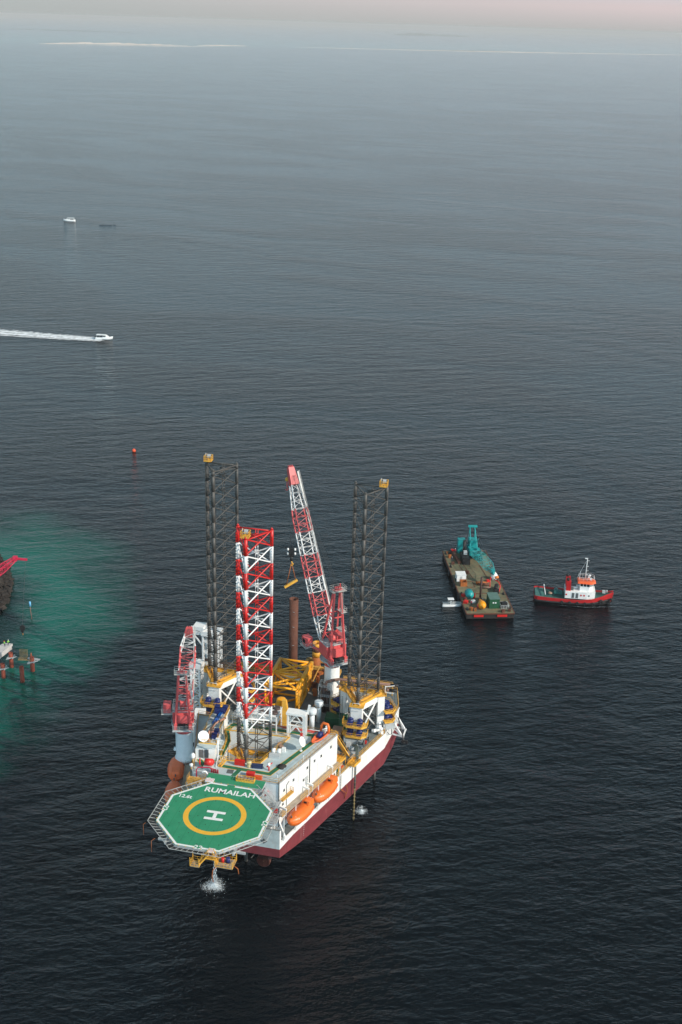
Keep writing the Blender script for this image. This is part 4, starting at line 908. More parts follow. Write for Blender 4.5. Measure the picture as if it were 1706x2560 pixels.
# =====================================================================
# lifeboats and davits
# =====================================================================
def lifeboat(label, at, rz, m, grp, sc=1.0):
    t = thing('lifeboat', label, 'lifeboat', at, rz, group=grp); FR = F(t)
    L = 8.5; secs = []
    for f, b, k, g in ((-0.5, 0.30, 0.9, 0.9), (-0.47, 0.85, 0.25, 0.95), (-0.40, 1.25, -0.25, 1.0), (-0.25, 1.5, -0.55, 1.0), (0.0, 1.6, -0.65, 1.0), (0.2, 1.5, -0.6, 1.0), (0.35, 1.15, -0.35, 0.95), (0.45, 0.6, 0.15, 0.85), (0.5, 0.1, 0.75, 0.8)):
        x = f*L; zt = 2.15*g; b *= 1.12
        secs.append([(x, 0, k), (x, b*0.55, k+0.2), (x, b*0.9, (k+1.0)/2+0.1), (x, b, 1.0), (x, b*0.97, 1.2), (x, b*0.86, 1.2+(zt-1.2)*0.7), (x, b*0.4, zt), (x, 0, zt+0.06*b), (x, -b*0.4, zt), (x, -b*0.86, 1.2+(zt-1.2)*0.7), (x, -b*0.97, 1.2), (x, -b, 1.0), (x, -b*0.9, (k+1.0)/2+0.1), (x, -b*0.55, k+0.2)])
    mb = MB(); mb.loft(secs); mb.build('hull', m, t, FR)
    mb = MB()
    R = [(f*L, b*1.12+0.06) for f, b in ((-0.5, 0.3), (-0.47, 0.85), (-0.4, 1.25), (-0.25, 1.5), (0, 1.6), (0.2, 1.5), (0.35, 1.15), (0.45, 0.6), (0.5, 0.12))]
    for sx in (1, -1): mb.path([(x, sx*b, 1.1) for x, b in R], 0.10, 6)
    mb.build('rubbing_band', m, t, FR)
    mb = MB(); mb.loft([[(x, -w, 1.8), (x, w, 1.8), (x, w*0.8, z_), (x, -w*0.8, z_)] for x, w, z_ in ((-4.3, 0.8, 2.3), (-4.1, 1.1, 2.9), (-2.3, 1.15, 3.0), (-1.9, 1.05, 2.2))], smooth=False); ct = mb.build('conning_tower', m, t, FR)
    mb = MB(); mb.bb(-2.2, -0.35, 2.48, -1.99, 0.35, 2.8); mb.bb(-3.5, 0.82, 2.4, -2.7, 0.9, 2.8); mb.bb(-3.5, -0.9, 2.4, -2.7, -0.82, 2.8); mb.build('window', glass, ct, FR)
    mb = MB()
    for x in (-1.6, -0.8, 0, 0.8, 1.6, 2.4):
        b = 1.42 if x < 1.5 else 1.3
        for sx in (1, -1): mb.box((x, sx*(b*0.97), 1.62), (0.22, 0.16, 0.16)); mb.box((x+0.3, sx*b*0.5, 2.02), (0.14, 0.1, 0.1))
    mb.build('reflective_tape', white_clean, t, FR)
    mb = MB(); mb.tube((3.4, 0, 1.9), (3.4, 0, 2.5), 0.14, 6); mb.tube((-4.35, 0, 1.8), (-4.35, 0, 2.4), 0.14, 6); mb.bb(0.9, -0.35, 2.05, 1.5, 0.35, 2.18); mb.build('lifting_hook', dk_grey, t, FR)
    t.matrix_basis = t.matrix_basis @ Matrix.Scale(sc, 4)
    return t
c1, c2 = side(7.4, 0.75, 16.6), side(18.6, 0.75, 16.6)
lb1 = lifeboat('bright orange enclosed lifeboat nearest the helideck on the sunlit side', tuple(side(6.6, 0.9, 15.4)), AZ+pi, orange_boat, 'enclosed lifeboats in davits')
c = copy_tree(lb1); W = RIG @ Matrix.Translation(side(16.6, 0.9, 15.4)) @ Matrix.Rotation(AZ+pi, 4, 'Z') @ Matrix.Scale(1.0, 4); c.matrix_basis = W; WM[c.name] = W
c['label'] = 'bright orange enclosed lifeboat farther from the helideck, beside the white hull side'
def pside(t_, out, z): q = side(t_, out, z); return (-q.x, q.y, q.z)
AP = pi-AZ
lb3 = lifeboat('orange-red enclosed lifeboat just below the pale blue crane column', (-18.0, 0.6, 17.2), AP, orange_old, 'enclosed lifeboats in davits')
c = copy_tree(lb3); W = RIG @ Matrix.Translation((-15.4, -8.2, 17.0)) @ Matrix.Rotation(AP, 4, 'Z') @ Matrix.Scale(1.0, 4); c.matrix_basis = W; WM[c.name] = W
c['label'] = 'orange-red enclosed lifeboat half hidden behind the corner of the helideck'
def davit(P):   # P(out, z) -> point
    m1 = MB(); pts = [P(-0.15, 12.4), P(0.25, 13.2), P(-0.9, 15.6), P(-1.9, 17.4), P(-1.9, 19.6), P(-0.9, 20.4), P(0.6, 20.3)]
    for a, b in zip(pts, pts[1:]): m1.bar(a, b, 0.34, 0.42)
    m1.bar(P(-2.4, 12.5), P(-1.7, 17.6), 0.28); m1.bar(P(-2.0, 15.3), P(-0.6, 15.0), 0.22); m1.bar(P(0.55, 20.2), P(0.5, 18.6), 0.10)
    m1.bar(P(-0.3, 12.4), P(-2.5, 12.5), 0.45, 0.35)
    return m1.build('davit', white, rig)
for t_ in (1.6, 10.6, 12.2, 20.6): davit(lambda o, z, t_=t_: side(t_, o, z))
for t_ in (5.5, 16.0): davit(lambda o, z, t_=t_: Vector(pside(t_, o+0.6, z)))
mb = MB(); 
for t_ in (4.0, 15.0): mb.bar(pside(t_+3.6, 0.4, 19.3), pside(t_+2.8, -2.2, 19.6), 0.12); mb.bar(pside(t_+3.6, 0.4, 18.6), pside(t_+2.8, -2.2, 18.9), 0.12); mb.bar(pside(t_+3.6, 0.4, 18.6), pside(t_+3.6, 0.4, 19.3), 0.1)
mb.build('boarding_gangway', white, rig)
mb = MB(); 
for t_ in (4.4, 15.4): 
    for k in range(5): q = side(t_+k*0.5, -1.9, 19.0); mb.bar(q, q+Vector((0, 0, 0.9)), 0.08)
mb.build('davit_guard', yellow, rig)

# =====================================================================
# roof and deck equipment
# =====================================================================
# white gantry
t = thing('gantry_frame', 'white braced portal frame standing near the aft corner of the grey roof', 'frame', (7.9, 9.0, RZ)); mb = MB()
g = [(6.0, 8.2), (9.8, 8.2), (9.8, 9.9), (6.0, 9.9)]
for x, y in g: mb.bar((x, y, RZ), (x, y, 32.2), 0.42)
mb.build('post', white, t)
mb = MB(); mb.bb(5.6, 7.9, 31.9, 10.1, 10.2, 32.4); mb.bar((5.8, 8.2, 29.2), (10.0, 8.2, 29.2), 0.25); mb.bar((5.8, 9.9, 29.2), (10.0, 9.9, 29.2), 0.25)
for a, b in (((6, 8.2, 26.6), (7.9, 8.2, 29.1)), ((9.8, 8.2, 26.6), (7.9, 8.2, 29.1)), ((6, 8.2, 29.3), (7.9, 8.2, 31.8)), ((9.8, 8.2, 29.3), (7.9, 8.2, 31.8)), ((6, 9.9, 29.3), (7.9, 9.9, 31.8)), ((9.8, 9.9, 29.3), (7.9, 9.9, 31.8)), ((6, 9.9, 26.6), (7.9, 9.9, 29.1)), ((6, 9.9, 29.2), (6, 8.2, 31.6))): mb.bar(a, b, 0.2)
mb.build('crossbeam', white, t)
mb = MB(); mb.bar((10.2, 9.6, 31.8), (10.6, 9.6, 34.2), 0.25, 0.5); mb.ladder((9.8, 7.9, RZ), (9.8, 7.9, 32), 0.6); mb.build('ladder', white, t)
mb = MB(); mb.box((9.3, 7.7, RZ+0.9), (0.5, 0.35, 1.4)); mb.build('warning_sign', fire_red, t)
# fan rack
t = thing('cooler_rack', 'white rack topped with dark cooling fans behind the red and white leg', 'equipment rack', (-0.5, 10.2, RZ)); mb = MB()
for x in (-5.4, -2.6, 0.2, 3.2):
    for y in (8.6, 12.8): mb.bar((x, y, DZ if y > 11.8 else RZ), (x, y, 30.6), 0.24)
mb.bb(-5.6, 8.4, 30.4, 3.4, 13.0, 30.6)
for y in (8.6, 12.8): mb.bar((-5.4, y, 28.4), (3.2, y, 28.4), 0.2)
for x in (-5.4, 3.2): mb.bar((x, 8.6, 28.4), (x, 12.8, 30.3), 0.15); mb.bar((x, 8.6, 28.4), (x, 12.8, 28.4), 0.2)
mb.bb(-5.2, 8.9, 29.0, 3.0, 12.6, 29.9)
mb.build('frame', white, t)
for x in (-4.4, -2.6, -0.8, 1.0, 2.5):
    for y in (9.7, 11.8):
        m2 = MB(); m2.tube((x, y, 30.6), (x, y, 31.1), 0.72, 12); m2.build('fan_cowl', mat('dark_fan', (0.10, 0.065, 0.055), 0.6, 0.4), t)
# pipe rack between the penthouse and leg
t = thing('pipe_rack', 'low rack of cream and white pipes beside the port penthouse, aft of the leg well', 'pipe rack', (-5, 11, RZ)); mb = MB()
for i in range(5): mb.tube((-7.8, 10.2+i*0.62, RZ+1.9+0.2*(i % 2)), (-0.4, 10.0+i*0.62, RZ+1.9+0.2*(i % 2)), 0.17, 8)
mb.build('pipe', white, t)
mb = MB()
for x in (-7.6, -5.6, -3.6): 
    mb.bar((x, 10.0, RZ-0.1), (x, 10.0, RZ+2.4), 0.2); mb.bar((x, 13, DZ), (x, 13, RZ+2.4), 0.2); mb.bar((x, 9.9, RZ+1.6), (x, 13.1, RZ+1.6), 0.2)
mb.build('support', lt_grey, t)
# rescue boat on the aft starboard corner of the roof
t = thing('rescue_boat', 'small open orange rescue boat with a blue cover on the aft roof corner', 'rescue boat', (13.3, 8.6, RZ+0.1), AH); FR = F(t)
mb = MB(); secs = []
for x, b, k in ((-2.9, 0.95, 0.1), (-1.5, 1.1, 0.0), (0.6, 1.05, 0.05), (2.0, 0.75, 0.25), (2.8, 0.35, 0.6), (3.1, 0.06, 0.85)):
    secs.append([(x, 0, k), (x, b*0.7, k+0.2), (x, b, 0.75), (x, b*0.98, 0.95), (x, b*0.7, 0.98), (x, b*0.66, 0.6), (x, -b*0.66, 0.6), (x, -b*0.7, 0.98), (x, -b*0.98, 0.95), (x, -b, 0.75), (x, -b*0.7, k+0.2)])
mb.loft(secs); mb.v = [(-x, y, z) for x, y, z in mb.v]; mb.build('hull', mat('rescue_orange', (0.82, 0.15, 0.05), 0.4, 0.15), t, FR)
mb = MB(); mb.path([(2.2, -0.95, 0.8), (2.3, -0.95, 2.2), (2.4, -0.6, 2.9), (2.4, 0.6, 2.9), (2.3, 0.95, 2.2), (2.2, 0.95, 0.8)], 0.32, 8); mb.build('roll_bar', orange_boat, t, FR)
mb = MB(); mb.loft([[(x, -w, 0.8), (x, w, 0.8), (x, w*0.7, z_), (x, -w*0.7, z_)] for x, w, z_ in ((-0.6, 0.5, 1.2), (0.0, 0.6, 1.85), (0.8, 0.55, 1.7))]); mb.build('canvas_cover', blue_motor, t, FR)
mb = MB(); mb.bb(1.5, -0.4, 0.9, 2.0, 0.4, 1.7); mb.build('console', lt_grey, t, FR)
# antenna mast in front of the penthouse
t = thing('antenna_mast', 'white lattice-footed antenna mast with four crossbars on the roof', 'mast', (-5.6, -6.6, RZ)); mb = MB(); x, y = -5.6, -6.6
mb.tube((x, y, RZ), (x, y, 32.6), 0.20, 8, r2=0.16)
for a in range(3): mb.bar((x, y, RZ+2.4), (x+1.25*cos(a*2.09-pi/2), y+1.25*sin(a*2.09-pi/2), RZ), 0.14)
for z in (28.4, 30.0, 31.4, 32.3): mb.tube((x-1.3, y, z), (x+1.3, y, z), 0.06, 5)
mb.bb(x-0.4, y-0.2, 32.6, x+0.4, y+0.2, 32.75); mb.build('mast_frame', white_clean, t)
mb = MB(); mb.stairs((-5.0, -7.4, RZ+0.02), (-4.0, -6.7, RZ+1.4), 0.7, dirn=(1, 0, 0)); tag(mb.build('step_ladder', yellow, None), 'short yellow step beside the antenna mast', 'steps')
# domes
for lab, (x, y, z, r) in (('white antenna dome on a yellow post at the port roof corner', (-10.6, -8.6, 28.2, 0.52)), ('small white bell-shaped lamp below the antenna dome at the port corner', (-10.5, -10.0, 26.9, 0.42))):
    t = thing('antenna_dome' if r > 0.5 else 'flood_lamp', lab, 'dome' if r > 0.5 else 'lamp', (x, y, RZ))
    mb = MB(); mb.tube((x, y, RZ), (x, y, z), 0.09, 6); mb.build('post', yellow, t)
    mb = MB(); mb.lathe((x, y, z), [(0.1, -0.05), (r*0.85, 0.02), (r, 0.35), (r*0.95, 0.75), (r*0.6, 1.1), (0.02, 1.25)] if r > .5 else [(0.05, -0.2), (0.2, 0), (r, 0.5), (r*0.9, 0.7), (0.02, 0.8)], 14); mb.build('shell', white_clean, t)
# fire hose reels and foam tank in front of the penthouse
t = thing('foam_tank', 'bright red fire-fighting foam tank with hoses behind the helideck edge', 'fire tank', (-6.9, -8.5, RZ))
mb = MB(); mb.tube((-7.9, -8.6, RZ+1.5), (-6.4, -8.4, RZ+1.5), 0.78, 16); mb.lathe((-6.4, -8.4, RZ+1.5), [(0.78, 0), (0.62, 0.35), (0.3, 0.5), (0.02, 0.55)], 14, axis='x'); mb.build('tank', fire_red, t)
mb = MB(); mb.bb(-8.1, -9.3, RZ, -6.2, -7.7, RZ+0.75); mb.build('skid', lt_grey, t)
mb = MB(); mb.tube((-9.2, -8.6, RZ+1.3), (-8.9, -8.5, RZ+1.3), 0.72, 14); mb.build('hose_reel', fire_red, t)
t = thing('fire_main_pipe', 'crimson fire main pipe running along the roof edge and down the front wall', 'pipe', (-9.4, -10.7, DZ)); mb = MB()
mb.path([(-9.1, -10.75, DZ+0.1), (-9.1, -10.75, RZ+0.5), (-8.9, -10.3, RZ+1.0), (-6.6, -9.6, RZ+0.9), (-5.2, -9.8, RZ+0.7)], 0.13, 8); mb.build('pipe', mat('crimson_pipe', (0.42, 0.008, 0.045), 0.4, 0.15), t)
t = thing('ventilation_pipe', 'white gooseneck vent pipe on the front wall under the red tank', 'vent pipe', (-6.9, -11.2, 24)); mb = MB()
mb.path([(-6.6, -10.9, 23.8), (-6.6, -10.9, RZ+0.2), (-6.9, -11.0, RZ+0.75), (-7.5, -11.1, RZ+0.7), (-7.7, -11.1, RZ+0.2)], 0.20, 8); mb.build('pipe', white_clean, t)
t = thing('hose_cart', 'row of red extinguisher bottles on the roof edge left of the green walkway', 'fire extinguishers', (-5.0, -9.8, RZ))
for i in range(4):
    mb = MB(); mb.lathe((-5.9+i*0.45, -10.0, RZ), [(0.2, 0), (0.2, 0.8), (0.1, 1.0), (0.02, 1.1)], 10); mb.build('bottle', mat('dark_red', (0.30, 0.012, 0.02), 0.4, 0.2), t)
# rescue equipment baskets beside the helideck neck
for lab, x, y, rr in (('yellow tool crate with orange lid on the green deck, right of the walkway', 1.6, -11.4, 0), ):
    t = thing('equipment_crate', lab, 'crate', (x, y, HZ)); mb = MB()
    mb.rail([(0.2, -12.1), (4.1, -12.1), (4.1, -10.9), (0.2, -10.9)], HZ, 0.8, closed=True, step=0.65, r=0.06, toe=0.35); mb.bb(0.3, -12.0, HZ+0.05, 4.0, -11.0, HZ+0.3)
    mb.build('cage', yellow, t)
    mb = MB()
    for i in range(5): mb.box((0.7+i*0.75, -11.5, HZ+0.5), (0.55, 0.8, 0.4)); 
    mb.build('equipment', mat('dull_silver', (0.32, 0.27, 0.22), 0.5, 0.4), t)
mb = MB(); mb.box((2.6, -9.3, RZ+0.55), (1.7, 1.0, 1.0)); mb.box((2.6, -9.3, RZ+1.07), (1.8, 1.1, 0.1)); tag(mb.build('storage_box', fire_red, None), 'orange-red locker standing behind the yellow crate', 'locker')
mb = MB(); mb.box((4.5, -9.8, RZ+0.4), (1.5, 0.8, 0.75)); mb.box((4.5, -9.8, RZ+0.8), (1.6, 0.9, 0.08)); tag(mb.build('storage_box', mat('signal_orange', (0.75, 0.10, 0.015), 0.45, 0.1), None), 'low orange locker right of the orange-red one', 'locker')
mb = MB(); mb.box((-0.9, -5.9, RZ+0.75), (2.3, 0.35, 1.3)); mb.box((-0.9, -5.75, RZ+0.75), (2.1, 0.2, 1.5)); tag(mb.build('hose_cabinet', fire_red, None), 'red hose cabinet at the front rim of the leg well', 'cabinet')
mb = MB(); mb.lathe((1.2, -5.9, RZ), [(0.45, 0), (0.48, 0.5), (0.47, 1.2), (0.55, 1.25), (0.53, 1.35), (0.02, 1.36)], 16); tag(mb.build('drum', cream, None), 'cream drum between the red cabinet and the navy locker', 'drum')
mb = MB(); mb.box((3.0, -5.7, RZ+0.42), (2.4, 0.8, 0.75), 0.12); mb.box((3.0, -5.7, RZ+0.82), (2.5, 0.9, 0.06), 0.12); tag(mb.build('storage_box', navy_box, None), 'low navy locker by the leg well railing', 'locker')
t = thing('fire_monitor', 'red and white fire monitor on the roof by the well railing', 'fire monitor', (5.7, -6.0, RZ)); mb = MB()
mb.tube((5.7, -6.0, RZ), (5.7, -6.0, RZ+1.0), 0.18, 8); mb.tube((5.3, -6.3, RZ+1.0), (6.3, -5.4, RZ+1.7), 0.16, 8, r2=0.1); mb.build('nozzle', fire_red, t)
mb = MB(); mb.lathe((5.6, -5.8, RZ+1.0), [(0.05, 0), (0.4, 0.1), (0.35, 0.7), (0.05, 0.8)], 10); mb.build('body', white_clean, t)
mb = MB(); rnd = random.Random(5); N = 14; ring = []
mb.lathe((8.0, -4.0, RZ), [(0.9, 0), (0.85, 0.25), (0.6, 0.45), (0.25, 0.6), (0.02, 0.62)], N); mb.v = [(x+(rnd.random()-.5)*0.45, y+(rnd.random()-.5)*0.35, z*(0.6+rnd.random()*0.7) if z > RZ+0.1 else z) for x, y, z in [(v[0], v[1], v[2]-RZ) for v in mb.v]]; mb.v = [(x, y, z+RZ) if z < 10 else (x, y, z) for x, y, z in mb.v]
tag(mb.build('cover_heap', mat('dark_tarpaulin', (0.03, 0.025, 0.022), 0.8, 0.4), None), 'crumpled dark tarpaulin lying across the green roof line', 'tarpaulin')
t = thing('winch_unit', 'white twin winch on a skid beside the well on the grey roof', 'winch', (5.4, -0.2, RZ)); mb = MB()
mb.box((5.5, -0.9, RZ+0.45), (2.4, 1.0, 0.9), 0.1); mb.build('skid', lt_grey, t)
mb = MB(); mb.tube((4.6, 0.1, RZ+1.1), (5.4, 0.2, RZ+1.1), 0.55, 12); mb.tube((5.8, 0.2, RZ+1.1), (6.6, 0.3, RZ+1.1), 0.55, 12); mb.box((6.8, 1.9, RZ+0.5), (0.8, 0.7, 1.0)); mb.build('drum', white, t)
mb = MB(); mb.tube((6.1, 2.6, RZ), (6.1, 2.6, RZ+0.9), 0.5, 12); mb.box((5.4, 3.4, RZ+0.6), (0.9, 0.7, 0.9), 0.4); mb.build('motor', tan, t)
for lab, x, y in (('slim white lamp post on the starboard front roof corner', 8.6, -9.6), ('thin white lamp post halfway along the starboard roof edge', 12.0, -1.6+0.6)):
    t = thing('lamp_post', lab, 'lamp post', (x, y, RZ)); mb = MB(); mb.tube((x, y, RZ), (x, y, RZ+2.0), 0.06, 6); mb.build('post', white_clean, t)
    mb = MB(); mb.box((x, y, RZ+2.1), (0.5, 0.35, 0.25)); mb.build('lamp', lt_grey, t)
mb = MB(); mb.box((-2.2, -8.6, RZ+0.02), (1.4, 1.5, 0.04), 0.1); tag(mb.build('deck_hatch', dk_grey, None), 'square dark hatch in the roof left of the green walkway', 'hatch')
# red floor strips and pipework across the aft roof
mb = MB(); mb.tube((-1.5, 11.1, RZ+0.45), (14, 11.1, RZ+0.45), 0.1, 6); mb.tube((4, 10.8, RZ+0.3), (11.5, 10.8, RZ+0.3), 0.1, 6); tag(mb.build('fire_line', fire_red, None), 'red pipe run along the aft railing of the roof', 'pipe')

# --- aft deck
def tank(label, x, y, zt, r1, r2):
    t = thing('vent_tank', label, 'vent tank', (x, y, DZ)); mb = MB(); mb.tube((x, y, DZ), (x, y, zt-1.1), r1, 18); mb.build('stem', pedestal_grey, t)
    mb = MB(); mb.lathe((x, y, zt), [(r1, -1.5), (r2, -1.1), (r2, -0.05), (r2*0.9, 0.05), (0.02, 0.12)], 22); mb.build('cap', pedestal_grey, t); return t
tank('grey mushroom-topped vent, the nearer of the pair aft of the roof', 6.6, 28.6, 21.4, 0.62, 1.1)
tank('grey mushroom-topped vent, the farther of the pair aft of the roof', 7.2, 33.0, 21.2, 0.62, 1.1)
mb = MB(); mb.path([(6.0, 23.5, DZ+0.5), (6.2, 23.8, DZ+2.4), (7.5, 24.0, DZ+2.9), (9.5, 24.0, DZ+2.8), (10.5, 24.3, DZ+3.1), (11.2, 25.2, DZ+3.3)], 0.42, 10); mb.tube((5.0, 22.8, DZ), (5.0, 22.8, DZ+2.6), 0.5, 12); mb.tube((11.3, 25.3, DZ), (11.3, 25.3, DZ+3.8), 0.55, 12)
tag(mb.build('deck_duct', pedestal_grey, None), 'pale grey bent ventilation duct low behind the roof railing', 'duct')
mb = MB(); mb.prism([(9.4, 30.2), (14.6, 30.8), (14.4, 33.8), (9.2, 33.2)], DZ, DZ+3.0)
for i in range(10): mb.box((9.7+i*0.5, 30.25+i*0.06, DZ+1.5), (0.12, 0.12, 2.6), 0.11)
tag(mb.build('container', green_box, None), 'dark green shipping container beside the starboard jack house', 'container')
mb = MB(); mb.box((13.2, 36.0, DZ+2.6), (1.6, 1.8, 5.2)); mb.box((13.2, 36.0, DZ+5.25), (1.8, 2.0, 0.1)); mb.box((13.2, 35.08, DZ+1.2), (0.9, 0.06, 1.0)); tag(mb.build('electrical_cabinet', white, None), 'tall white cabinet between the green container and the jack house', 'cabinet')
mb = MB(); mb.prism([(12.2, 25.2), (14.6, 25.2), (14.6, 28.2), (12.2, 28.2)], DZ, DZ+2.6); 
for i in range(6): mb.bb(12.25+i*0.4, 25.1, DZ+0.1, 12.35+i*0.4, 25.2, DZ+2.5)
tag(mb.build('container', tan, None), 'small tan container in front of the starboard jack house', 'container')
# exhaust stack with the long brown pipes
t = thing('exhaust_stack', 'brown lattice-sided exhaust stack beside the white crane column', 'exhaust stack', (7.6, 38, DZ)); mb = MB()
mb.tube((7.3, 38.0, DZ), (7.3, 38.0, 22.6), 0.75, 14); mb.tube((8.4, 37.2, DZ), (8.4, 37.2, 21.6), 0.45, 10); mb.build('stack', mat('dark_brown', (0.07, 0.045, 0.04), 0.6, 0.4), t)
mb = MB()
for x in (6.2, 9.3):
    for y in (36.4, 39.0): mb.bar((x, y, DZ), (x, y, 23.4), 0.14)
for z in (18, 20.6, 23.3): mb.rail([(6.2, 36.4), (9.3, 36.4), (9.3, 39.0), (6.2, 39.0)], z, 0.6, closed=True, step=1.5, toe=0.1)
mb.build('scaffold', lt_grey, t)
for lab, y0, z0, x0, x1, bend in (('upper brown exhaust pipe sweeping from the stack out to starboard', 39.6, 24.3, 7.5, 25.5, 1), ('lower brown exhaust pipe running out to starboard under the upper one', 41.2, 21.8, 8.4, 25.0, 1), ('upper brown exhaust pipe pointing out over the port side', 40.2, 23.8, -12.5, -29.0, 0), ('lower brown exhaust pipe pointing out over the port side', 42.4, 21.4, -12.5, -26.0, 0)):
    t = thing('exhaust_pipe', lab, 'pipe', (x0, y0, z0)); mb = MB(); s_ = 1 if x1 > x0 else -1
    yb = y0-2.0
    mb.path([(x0, yb, z0-2.6 if bend else z0), (x0, yb+0.1, z0-1.2 if bend else z0), (x0+s_*0.4, yb+0.4, z0-0.3), (x0+s_*1.6, yb+1.0, z0), (x0+s_*3.2, y0, z0), (x1-s_*2, y0+1.0, z0-0.1)], 0.36, 10); mb.build('pipe', brown_pipe, t)
    mb = MB(); mb.tube((x1-s_*2, y0+1.0, z0-0.1), (x1, y0+1.1, z0-0.15), 0.38, 10); mb.build('sooty_end', black, t)
    mb = MB()
    for f in (0.35, 0.7): x = x0+(x1-s_*3-x0)*f; mb.bar((x, y0+0.6, DZ), (x, y0+0.6, z0-0.3), 0.2)
    mb.build('support_leg', dk_grey, t)
# yellow lattice jacket
t = thing('jacket_frame', 'big yellow lattice frame of thick tubes lying on the aft deck', 'steel frame', (-3.0, 42, DZ)); J = []
for y in (35.2, 42.3, 49.4): J.append([(-7.2, y, DZ+0.6), (0.9, y, DZ+0.6), (0.9, y, 22.2), (-7.2, y, 22.2)])
mb = MB()
for k in range(4): mb.tube(J[0][k], J[2][k], 0.52, 14)
mb.build('main_tube', jacket_yellow, t)
mb = MB()
for i in range(3):
    for k in range(4): mb.tube(J[i][k], J[i][(k+1) % 4], 0.30, 10)
for i in range(2):
    A, B = J[i], J[i+1]
    for k, j in ((2, 3), (3, 2), (1, 2), (2, 1), (0, 3), (3, 0), (0, 1)): mb.tube(A[k], B[j], 0.28, 10)
mid = lambda a, b, f=0.5: tuple(Vector(a).lerp(Vector(b), f))
for i in range(2):
    mb.tube(mid(J[i][2], J[i+1][2]), J[i][3], 0.24, 8); mb.tube(mid(J[i][2], J[i+1][2]), J[i+1][3], 0.24, 8)
    mb.tube(mid(J[i][2], J[i+1][2]), J[i][1], 0.24, 8); mb.tube(mid(J[i][2], J[i+1][2]), J[i+1][1], 0.24, 8)
mb.build('brace_tube', jacket_yellow, t)
mb = MB()
for y in (36.5, 40, 44, 47.5): mb.box((1.15, y, 18.4), (0.25, 1.1, 4.6)); mb.box((1.2, y+1.0, 20.2), (0.5, 0.5, 1.6))
mb.box((1.2, 49.2, 21.5), (0.7, 0.9, 2.2)); mb.build('guide_plate', yellow, t)
# pile upending tool
t = thing('pile_gripper', 'yellow cylinder with a long tapering arm hanging before the lattice frame', 'lifting tool', (-1.3, 28.5, DZ)); mb = MB()
mb.lathe((-1.3, 28.9, 0), [(1.0, DZ), (1.15, 18.0), (1.2, 22.4), (1.1, 22.9), (0.8, 23.0), (0.02, 23.02)], 20); mb.build('drum', jacket_yellow, t)
mb = MB(); mb.loft([[(x-w, y-0.5, z), (x+w, y-0.5, z), (x+w, y+0.4, z), (x-w, y+0.4, z)] for x, y, w, z in ((0.0, 27.2, 0.5, 23.8), (0.3, 26.6, 0.75, 21.5), (0.5, 25.8, 0.6, 19.0), (0.7, 25.2, 0.32, 17.4))], smooth=False); mb.build('arm', yellow, t)
mb = MB(); mb.loft([[(x-w, y-0.2, z), (x+w, y-0.2, z), (x+w, y+0.2, z), (x-w, y+0.2, z)] for x, y, w, z in ((0.7, 25.2, 0.3, 17.4), (1.0, 24.9, 0.4, 16.7), (1.3, 24.8, 0.1, 15.6))], smooth=False); mb.build('shackle', white, t)
# piles
pile_band = mat('striped_band', (0.72, 0.33, 0.03), 0.55, 0.2, rust=0.35, rustc=(0.5, 0.22, 0.05))
t = thing('steel_pile', 'tall plain brown steel pile standing in the sea beyond the yellow frame', 'pile', (-7.3, 62.5, 0)); mb = MB(); prof = [(1.22, -3), (1.22, 33.4), (1.10, 33.4), (1.10, 28)]
mb.lathe((-7.3, 62.5, 0), prof, 28); mb.build('tube', rust_steel, t)
mb = MB()
for z in (30, 25.5, 20, 14): mb.box((-7.3+0.3, 62.5-1.22, z), (0.5, 0.06, 0.08))
mb.build('weld_mark', lt_grey, t)
t = thing('steel_pile', 'rusty pile with two pale orange bands beside the big crane column', 'pile', (1.0, 55.2, 0)); mb = MB()
mb.lathe((1.0, 55.2, 0), [(1.13, -3), (1.13, 21.2)], 26); mb.build('tube', rust_orange, t)
mb = MB(); mb.lathe((1.0, 55.2, 0), [(1.13, 22.7), (1.13, 23.9)], 26); mb.build('rust_section', rust_steel, t)
mb = MB(); mb.lathe((1.0, 55.2, 0), [(1.14, 21.2), (1.14, 22.7)], 26); mb.build('pale_band', pile_band, t)
mb = MB(); mb.lathe((1.0, 55.2, 0), [(1.14, 23.9), (1.14, 25.2), (1.0, 25.2), (1.0, 24)], 26); mb.build('pale_band', pile_band, t)
# pile gripper frame at the stern
t = thing('stern_frame', 'rust orange pile guide frame at the stern behind the yellow lattice', 'steel frame', (3.5, 51, DZ)); mb = MB(); rnd = random.Random(2)
mb.bb(-2.0, 52.6, 18.5, 8.2, 53.4, 19.3); mb.bb(-2.0, 56.6, 18.5, 4.2, 57.3, 19.3); mb.bb(-2.0, 52.8, 18.5, -1.3, 57.2, 19.3); mb.bb(3.5, 52.8, 18.5, 4.2, 57.2, 19.3)
for x in (2.2, 4.6, 7.2):
    mb.bar((x, 46.5, DZ), (x+1, 52.8, 19), 0.35); mb.bar((x, 52.8, DZ), (x, 52.8, 19), 0.4); mb.bar((x-1, 49, 16), (x+0.6, 52, 20.4), 0.25)
mb.build('frame', yellow_dirty, t)
for i in range(16):
    m2 = MB(); m2.box((2.2+rnd.random()*5.2, 44+rnd.random()*8, DZ+0.5+rnd.random()*2.6), (0.5+rnd.random()*0.9, 0.4+rnd.random(), 0.6+rnd.random()*1.4), rnd.random()*3); m2.build('hydraulic_unit', rust_orange if i % 3 else rust_steel, t)
mb = MB(); mb.tube((5.2, 46.0, DZ), (5.2, 46.0, DZ+5.2), 1.05, 18); tag(mb.build('steel_drum', mat('soot_black', (0.02, 0.018, 0.016), 0.7, 0.3), None), 'fat black cylinder standing between the yellow frame and the crane column', 'drum')
